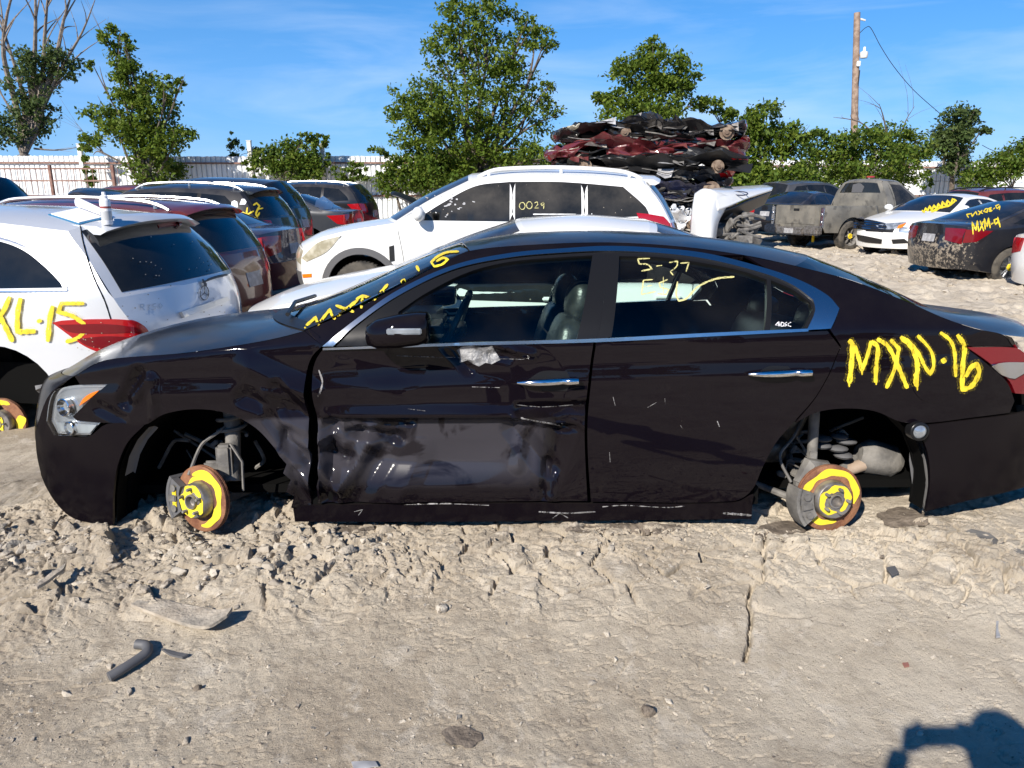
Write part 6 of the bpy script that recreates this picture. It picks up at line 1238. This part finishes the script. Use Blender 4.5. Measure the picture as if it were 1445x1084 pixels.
m_.decal('lower_bumper', [(50, 548), (76, 541), (150, 535), (225, 524), (222, 548), (150, 572), (100, 578), (84, 572)], 'grey_plastic', off=.012, thick=.03, res=10)
m_.decal('brake_lamp', [(222, 318), (240, 314), (256, 313), (256, 317), (240, 319), (224, 322)], 'dark_red_lens', off=.006, res=4)
m_.write('hatch_seam', [([(113, 318), (118, 345), (132, 390), (148, 425), (157, 452)], 1.8)], 'dark', off=.003)
m_.decal('tailgate_handle', [(252, 441), (316, 420), (320, 425), (256, 449)], 'alloy', off=.03, thick=.03, res=5)
m_.write('star_emblem', [([(287+8.*math.cos(t)*.75, 414+10*math.sin(t)) for t in np.linspace(0, 6.2832, 18)], 1.6), ([(287, 414), (287.5, 404)], 1.4), ([(287, 414), (281, 420)], 1.4), ([(287, 414), (293, 418)], 1.4)], 'trim', off=.010)
m_.write('model_lettering', [([(197, 438), (197, 430), (202, 430), (202, 434), (197, 434)], 1.5), ([(199, 434), (203, 438)], 1.5), ([(207, 431), (211, 431), (208, 434), (211, 436), (207, 438)], 1.2), ([(219, 429), (215, 430), (215, 433), (219, 433), (218, 437), (214, 437)], 1.4), ([(223, 432), (225, 428), (228, 432), (225, 436), (223, 432)], 1.4)], 'alloy', off=.008)
m_.write('rear_wiper', [([(318, 389), (300, 393), (282, 400)], 2.4), ([(283, 396), (288, 405)], 4)], 'trim', off=.02)
m_.write('yellow_lettering', [([(16, 418), (6, 440), (-4, 455)], 6.5), ([(-6, 432), (8, 458), (20, 482)], 7), ([(31, 420), (27, 440), (26, 468), (52, 467)], 7), ([(56, 450), (58, 455)], 9), ([(76, 431), (72, 450), (69, 482)], 7), ([(120, 428), (88, 428), (84, 440), (104, 446), (119, 456), (120, 468), (110, 477), (94, 482)], 6)], 'yellow', off=.013, spray=True)
dc = m_.at(4, 595, -.80); dM, MxM = disc('brake_disc', dc, (.05, -1, .03), .168, 0, hub_r=.085, hat=.05, par=m_.root, marks=[(.125, .16, 60, 130, .0035), (.10, .165, -60, 20, .0035), (.0, .055, 0, 360, .0565)])
# silver wagon load: clipboard with papers, spray can
def mw(u, v): p, n = m_.hit(u, v); return m_.M @ p, (m_.M.to_3x3() @ n).normalized()
c0, n0 = mw(112, 306); e = empty('clipboard', c0, 0, 'blue clipboard with white papers curling up, lying on the silver wagon roof', 'clipboard')
pts = [mw(u, v)[0]-c0+n0*.008 for u, v in ((68, 304), (112, 318), (150, 309), (112, 295))]
def slab(P, n, th): return P+[p-n*th for p in P], [(0, 1, 2, 3), (7, 6, 5, 4), (0, 4, 5, 1), (1, 5, 6, 2), (2, 6, 7, 3), (3, 7, 4, 0)]
V, Fc = slab([p for p in pts], n0, .006); mk('board', V, Fc, pm('blue_clipboard', (.02, .16, .32), .4), e, False)
pp = [(p-sum(pts, Vector())/4)*.90+sum(pts, Vector())/4+n0*.007 for p in pts]; V, Fc = slab(pp, n0, .006); mk('paper', V, Fc, M['paper'], e, False)
a, b_ = pp[3], pp[2]; d = (b_-a); V = []; ns = 22; perp = (pp[0]-pp[3]).normalized()
for j in range(2):
    o_ = a+d*(0 if j == 0 else 1.0)
    for i in range(ns): t = i/(ns-1)*R(300); r_ = .045*(1-.25*t/R(300))*(1 if j == 0 else .7); V.append(o_+n0*(r_+.002-r_*math.cos(t))-perp*(-.01+r_*math.sin(t))*1.0)
mk('curled_paper', V, [(i, i+1, ns+i+1, ns+i) for i in range(ns-1)], M['paper'], e, True)
fl = [b_, b_-perp*-.03, b_+d*.42+n0*.0, b_+d*.2-perp*.02+n0*.05]; mk('loose_sheet', [q for q in fl], [(0, 1, 2, 3)], M['paper'], e, False)
c1, n1 = mw(152, 317); e = empty('spray_can', c1, 0, 'white spray can with red band standing on the silver wagon roof', 'spray can')
MB().lathe([(.001, 0), (.032, 0), (.034, .004), (.034, .155), (.030, .168), (.022, .176)], None, 24).build('can', M['paper'], e); MB().lathe([(.0345, .108), (.0345, .122)], None, 24).build('red_band', pm('label_red', (.28, .06, .05), .4), e)
MB().lathe([(.0345, .03), (.0345, .09)], None, 24).build('label', pm('label_grey', (.45, .46, .47), .5), e); MB().lathe([(.024, .174), (.024, .190), (.016, .194), (.013, .196), (.012, .216), (.001, .217)], None, 18).build('cap', M['paper'], e)
# other rows
RG.write('yellow_lettering', [([(349, 293), (347, 309)], 2.4), ([(341, 299), (349, 303), (358, 298)], 2.2), ([(349, 303), (358, 309)], 2.2), ([(354, 298), (355, 299)], 3), ([(357, 290), (362, 287), (366, 291), (361, 302), (363, 307), (366, 300)], 2.4), ([(362, 296), (371, 294)], 2.4)], 'yellow', off=.006)
RG.decal('white_sticker', [(326, 293), (327, 285), (331, 283), (335, 285), (336, 293)], 'paper', off=.006, thick=.002, res=3); RG.decal('white_sticker', [(338, 289), (341, 281), (345, 281), (348, 285), (346, 289)], 'paper', off=.006, thick=.002, res=3)
DS.decal('primer_patch', [(446, 283), (456, 277), (471, 287), (468, 295), (452, 297), (444, 292)], 'alloy', off=.006, thick=.004, res=4)
CP.write('chalk_writing', [([(737+4*math.cos(t), 291+5*math.sin(t)) for t in np.linspace(0, 6.28, 12)], 1.3), ([(747+4*math.cos(t), 290+5*math.sin(t)) for t in np.linspace(0, 6.28, 12)], 1.3), ([(754, 287), (758, 285), (759, 289), (754, 294), (760, 294)], 1.3), ([(767, 286), (763, 288), (765, 291), (768, 287), (767, 295)], 1.3)], 'pale_yellow', off=.006)
rs_ = random.Random(3); 
CP.write('paint_splatter', [([(u, v), (u+rs_.uniform(1, 4), v+rs_.uniform(-1, 2))], rs_.uniform(1.2, 4)) for u, v in [(616+rs_.gauss(20, 16), 300-rs_.gauss(14, 9)) for _ in range(22)]], 'plate', off=.006)
CP.decal('amber_reflector', [(427, 387), (440, 386), (440, 391), (428, 392)], 'amber', off=.008, thick=.006, res=4)
ct = CP.decal('taillight', [(898, 301), (918, 303), (936, 306), (943, 314), (944, 326), (928, 325), (904, 313)], 'red_lens', off=.012, thick=.02, res=4)
CP.decal('side_vent', [(549, 348), (556, 346), (557, 368), (550, 370)], 'trim', off=.006, thick=.01, res=4)
BM.write('yellow_lettering', [([(1373, 331), (1372, 314), (1377, 325), (1379, 312), (1381, 327)], 2), ([(1383, 312), (1388, 326)], 2), ([(1388, 312), (1382, 326)], 2), ([(1390, 324), (1389, 309), (1393, 320), (1395, 308), (1397, 322)], 2), ([(1398, 317), (1402, 315)], 2), ([(1408, 309), (1403, 311), (1404, 317), (1408, 314), (1408, 307), (1411, 321)], 2)], 'yellow', off=.006)
BM.write('yellow_lettering', [([(1364, 303), (1367, 308)], 1.8), ([(1364, 303), (1371, 302), (1372, 306), (1377, 299), (1379, 304)], 1.8), ([(1380, 298), (1387, 302)], 1.8), ([(1386, 297), (1381, 304)], 1.8), ([(1391, 295), (1388, 299), (1393, 300), (1394, 295), (1390, 295)], 1.8), ([(1399, 293), (1395, 295), (1400, 298), (1396, 299), (1399, 293)], 1.8), ([(1401, 296), (1404, 294)], 1.6), ([(1410, 289), (1405, 291), (1407, 295), (1411, 291), (1410, 297)], 1.8)], 'yellow', off=.006)
FU.write('yellow_lettering', [([(1301, 297), (1304, 300), (1306, 294), (1309, 298), (1312, 291), (1315, 297), (1318, 290), (1322, 296), (1324, 288), (1329, 294), (1330, 285), (1335, 291), (1337, 283), (1342, 289), (1344, 281), (1350, 284)], 2.6), ([(1314, 300), (1325, 294), (1338, 291), (1348, 284)], 2.6), ([(1312, 298), (1320, 298), (1330, 290)], 2.2)], 'yellow', off=.006)
FU.decal('radiator_grille', [(1204, 312), (1210, 308), (1230, 311), (1248, 315), (1252, 321), (1246, 328), (1222, 325), (1207, 322)], 'trim', off=.012, thick=.02, res=4)
FU.write('grille_bar', [([(1205, y_), (1226, y_+1.5), (1250, y_+3.5)], .8) for y_ in (312.5, 315.5, 318.5, 321.)], 'chrome', off=.016)
FU.decal('lower_grille', [(1209, 331), (1226, 334), (1245, 338), (1244, 344), (1222, 342), (1211, 339)], 'trim', off=.010, thick=.02, res=4); FU.decal('fog_lamp_recess', [(1258, 338), (1276, 337), (1284, 343), (1260, 344)], 'trim', off=.010, thick=.02, res=4)
FU.decal('oval_badge', [(1216+4*math.cos(t), 308.5+1.8*math.sin(t)) for t in np.linspace(0, 6, 10)], 'blue_paint', off=.014, thick=.004, res=2)
FU.decal('headlight', [(1236, 318), (1252, 316), (1279, 314), (1272, 321), (1256, 324), (1240, 323)], 'clear_lens', off=.012, thick=.02, res=4); FU.decal('marker_lens', [(1268, 319), (1279, 315), (1274, 321), (1266, 323)], 'amber', off=.016, thick=.006, res=3)
# raised bonnets
def raised(car, key, ang, mat_, x0):
    p = car.P[key]; V, Fc = p.grid(10, 14, .02, .96, -.93, .93, .02); Rm = Matrix.Translation((x0[0], 0, x0[1])) @ Matrix.Rotation(ang, 4, 'Y') @ Matrix.Translation((-x0[0], 0, -x0[1]))
    o = mk('raised_bonnet', [Rm @ v for v in V], Fc, M[mat_], car.root); s = o.modifiers.new('t', 'SOLIDIFY'); s.thickness = .04
raised(S2, 'hood', R(30), 'black2', (-1.1, 1.2)); raised(RC, 'hood', R(38), 'trim', (-1.0, 1.0))
# ------------------------------------------------------------------ things lying on the ground
def gpt(u, v):
    z = .03
    for _ in range(8): p = atZ(u, v, z); z = .5*z+.5*gz(p.x, p.y)
    return Vector((p.x, p.y, z))
def plate(name, label, cat, px_, th, mat_, lift=.012, bend=0.0, res=4):
    o0 = gpt(sum(p[0] for p in px_)/len(px_), sum(p[1] for p in px_)/len(px_)); P2, T = tri2d([np.array((p[0], -p[1])) for p in smooth_line(px_, 4, True, 25)], res)
    us = P2[:, 0]; lo, hi = us.min(), us.max(); V = []
    for a in P2: g_ = atZ(a[0], -a[1], o0.z); q = (a[0]-lo)/(hi-lo); V.append(Vector((g_.x-o0.x, g_.y-o0.y, lift+bend*max(0, q-.7)**2*6+.0012*math.sin(a[0]*.13+a[1]*.2))))
    n = len(V); N = vnormals([tuple(v) for v in V], T); VV = V+[v-Vector((0, 0, th)) for v in V]; cnt = {}
    for t in T:
        for e_ in ((t[0], t[1]), (t[1], t[2]), (t[2], t[0])): cnt[e_] = 1
    Fc = list(T)+[tuple(i+n for i in t[::-1]) for t in T]+[(b, a, a+n, b+n) for a, b in cnt if (b, a) not in cnt]
    o = mk(name, VV, Fc, M[mat_], None, True, sharp=40); o.location = o0; return tag(o, label, cat)
M['dirtplastic'] = nm('mud_caked_board', (.33, .28, .22), (.44, .385, .31), scale=16, rough=.9, bump=.4, c3=(.22, .20, .17), s3=9)
plate('muddy_board', 'flat mud caked board with an upturned end lying on the tamped dirt', 'board', [(186, 863), (205, 851), (240, 858), (330, 878), (322, 886), (292, 894), (268, 892)], .012, 'dirtplastic', .03, .06)
plate('wood_splinter', 'long pale splinter sticking out of the mud clods at left', 'splinter', [(50, 848), (70, 832), (96, 814), (92, 822), (72, 838), (56, 849)], .012, 'dirtplastic', .06)
plate('grey_flap', 'grey weathered flap half buried in the cracked mud below the rear bumper', 'flap', [(1346, 762), (1370, 753), (1395, 758), (1410, 770), (1445, 778), (1460, 784), (1408, 786), (1372, 776)], .012, 'suspension', .022)
plate('grey_shard', 'small grey plastic shard on the pale dirt below the rear disc', 'shard', [(1250, 806), (1262, 803), (1268, 813), (1258, 817)], .006, 'grey_plastic', .015)
plate('pale_shard', 'thin pale curved shard on the smooth dirt at right', 'shard', [(1405, 874), (1410, 872), (1408, 890), (1411, 902), (1405, 903)], .006, 'plate', .012)
plate('red_chip', 'tiny red plastic chip on the smooth pale dirt', 'chip', [(1273, 938), (1281, 937), (1283, 942), (1276, 944)], .005, 'dullred', .008)
plate('grey_sliver', 'flat grey sliver beside the bent hose', 'shard', [(228, 920), (240, 923), (266, 928), (258, 932), (240, 928)], .008, 'grey_plastic', .014)
plate('pale_scrap', 'pale paper scrap at the bottom edge of the track', 'scrap', [(496, 1078), (530, 1077), (534, 1084), (500, 1090)], .003, 'plate', .008)
ho = gpt(185, 940); hp = [gpt(u, v)-ho+Vector((0, 0, .022)) for u, v in ((155, 964), (175, 952), (198, 937), (209, 927), (207, 919), (193, 917))]
hs_ = MB().tube(smooth_3(hp, 6), .017, 10).build('bent_hose', M['grey_plastic']); hs_.location = ho; tag(hs_, 'bent grey rubber hose lying on the dirt at left', 'hose')
for nm2, lab, u, v, r_ in (('dark_stone', 'dark damp stone on the tamped dirt right of centre', 914, 1008, .026), ('dark_stone', 'small dark stone among pebbles below the bent hose', 280, 973, .018)):
    o0 = gpt(u, v); v_, f_ = blob(2, .18); o = mk(nm2, [Vector(q)*r_ for q in v_], f_, M['wet'], None, True, sharp=35); o.location = o0+Vector((0, 0, r_*.3)); tag(o, lab, 'stone')
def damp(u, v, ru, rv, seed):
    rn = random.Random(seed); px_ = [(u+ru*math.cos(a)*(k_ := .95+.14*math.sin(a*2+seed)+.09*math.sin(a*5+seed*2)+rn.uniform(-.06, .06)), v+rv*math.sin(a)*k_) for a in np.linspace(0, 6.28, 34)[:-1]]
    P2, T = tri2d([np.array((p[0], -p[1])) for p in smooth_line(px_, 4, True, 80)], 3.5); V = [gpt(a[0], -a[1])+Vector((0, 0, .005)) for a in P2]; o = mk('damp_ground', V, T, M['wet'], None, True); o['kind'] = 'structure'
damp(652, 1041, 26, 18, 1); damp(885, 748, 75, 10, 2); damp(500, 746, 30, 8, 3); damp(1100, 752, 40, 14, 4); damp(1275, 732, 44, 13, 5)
# ------------------------------------------------------------------ the photographer, whose shadow falls at the lower right
def person():
    e = empty('person', (.16, -.17, gz(.16, -.17)), 0, 'standing person in dark shirt and jeans holding up a phone, casting the shadow', 'person'); g = e.location.z
    def skin(name, J, E, mat_, sub=2):
        me = bpy.data.meshes.new(name); me.from_pydata([Vector(j[:3])-Vector((.16, -.17, g)) for j in J], E, []); me.materials.append(M[mat_]); o = bpy.data.objects.new(name, me); COL.objects.link(o); o.parent = e
        s = o.modifiers.new('skin', 'SKIN'); s.use_smooth_shade = True; sub_ = o.modifiers.new('sub', 'SUBSURF'); sub_.levels = sub; sub_.render_levels = sub
        for i, j in enumerate(J): me.skin_vertices[0].data[i].radius = (j[3], j[4] if len(j) > 4 else j[3])
        me.skin_vertices[0].data[0].use_root = True; return o
    x, y = .16, -.20
    J = [(x, y, .95, .13, .10), (x, y-.01, 1.15, .125, .095), (x, y-.01, 1.34, .145, .10), (x, y, 1.46, .06), (x, y+.01, 1.53, .05), (x, y+.03, 1.60, .075, .085), (x, y+.03, 1.68, .072, .088),
         (x-.17, y-.01, 1.40, .055), (-.11, -.10, 1.17, .043), (-.06, -.045, 1.47, .030), (-.045, -.035, 1.53, .032, .018), (x+.17, y-.01, 1.40, .055), (.40, -.10, 1.19, .043), (.19, -.05, 1.46, .030), (.165, -.035, 1.53, .032, .018),
         (x-.09, y, .88, .085), (x-.10, y+.01, .50, .058), (x-.11, y-.02, .10, .042), (x-.12, y+.12, .04, .036), (x+.09, y, .88, .085), (x+.10, y+.01, .50, .058), (x+.11, y-.02, .10, .042), (x+.12, y+.12, .04, .036)]
    J = [(j[0], j[1], j[2]+(g if j[2] < 1.0 else 0)) + tuple(j[3:]) for j in J]
    Ed = [(0, 1), (1, 2), (2, 3), (3, 4), (4, 5), (5, 6), (2, 7), (7, 8), (8, 9), (9, 10), (2, 11), (11, 12), (12, 13), (13, 14), (0, 15), (15, 16), (16, 17), (17, 18), (0, 19), (19, 20), (20, 21), (21, 22)]
    body = skin('body', J, Ed, 'skin')
    sh = [J[0], J[1], J[2], J[7], J[8], J[11], J[12]]; sh = [(a[0], a[1], a[2], a[3]+.018, (a[4] if len(a) > 4 else a[3])+.018) for a in sh]; skin('shirt', sh, [(0, 1), (1, 2), (2, 3), (3, 4), (2, 5), (5, 6)], 'shirt')
    tr = [J[0], J[15], J[16], J[17], J[19], J[20], J[21]]; tr = [(a[0], a[1], a[2], a[3]+.016, (a[4] if len(a) > 4 else a[3])+.016) for a in tr]; skin('trousers', tr, [(0, 1), (1, 2), (2, 3), (0, 4), (4, 5), (5, 6)], 'jeans')
    off = Vector((.16, -.17, g)); hc = Vector((x, y+.03, 1.65))-off
    MB().sph(hc+Vector((0, -.012, .03)), (.088, .098, .085)).build('hair', M['hair'], e); MB().sph(hc+Vector((0, .098, -.02)), (.014, .018, .022)).build('nose', M['skin'], e)
    for s_ in (-1, 1): MB().sph(hc+Vector((.03*s_, .082, .008)), .011).build('eye', M['paper'], e); MB().sph(hc+Vector((.08*s_, .0, -.01)), (.012, .022, .032)).build('ear', M['skin'], e)
    MB().sph(hc+Vector((0, .085, -.06)), (.026, .010, .007)).build('mouth', M['lip'], e)
    for s_, hx in ((-1, -.045), (1, .165)):
        for k_ in range(4):
            p = Vector((hx, -.035, 1.545+.018*k_))-off; L_ = [.050, .058, .054, .042][k_]; MB().tube(smooth_3([p, p+Vector((-s_*.01, -.012, .012)), p+Vector((-s_*(.02+L_*.3), -.002, .016)), p+Vector((-s_*(.02+L_*.6), .008, .014))], 3), .0085, 7).sph(p+Vector((-s_*(.02+L_*.6), .008, .014)), .0085, 6).build('finger', M['skin'], e)
        p = Vector((hx, -.04, 1.535))-off; MB().tube(smooth_3([p, p+Vector((-s_*.025, -.015, .012)), p+Vector((-s_*.05, -.012, .022))], 3), .0095, 7).build('thumb', M['skin'], e)
    ph = empty('phone', (.06, -.040, 1.578), 0, 'black phone held up in front of the face by the photographer', 'phone'); MB().box((0, 0, 0), (.15, .008, .074), bev=.003).build('body', M['gloss_trim'], ph); MB().box((0, -.0046, 0), (.14, .001, .066)).build('screen', M['dark_glass'], ph)
M['skin'] = pm('skin', (.48, .30, .22), .55); M['shirt'] = pm('dark_shirt', (.03, .035, .05), .85); M['jeans'] = pm('blue_jeans', (.035, .05, .09), .85); M['hair'] = pm('dark_hair', (.02, .015, .012), .6); M['lip'] = pm('lip', (.40, .18, .15), .5)
person()
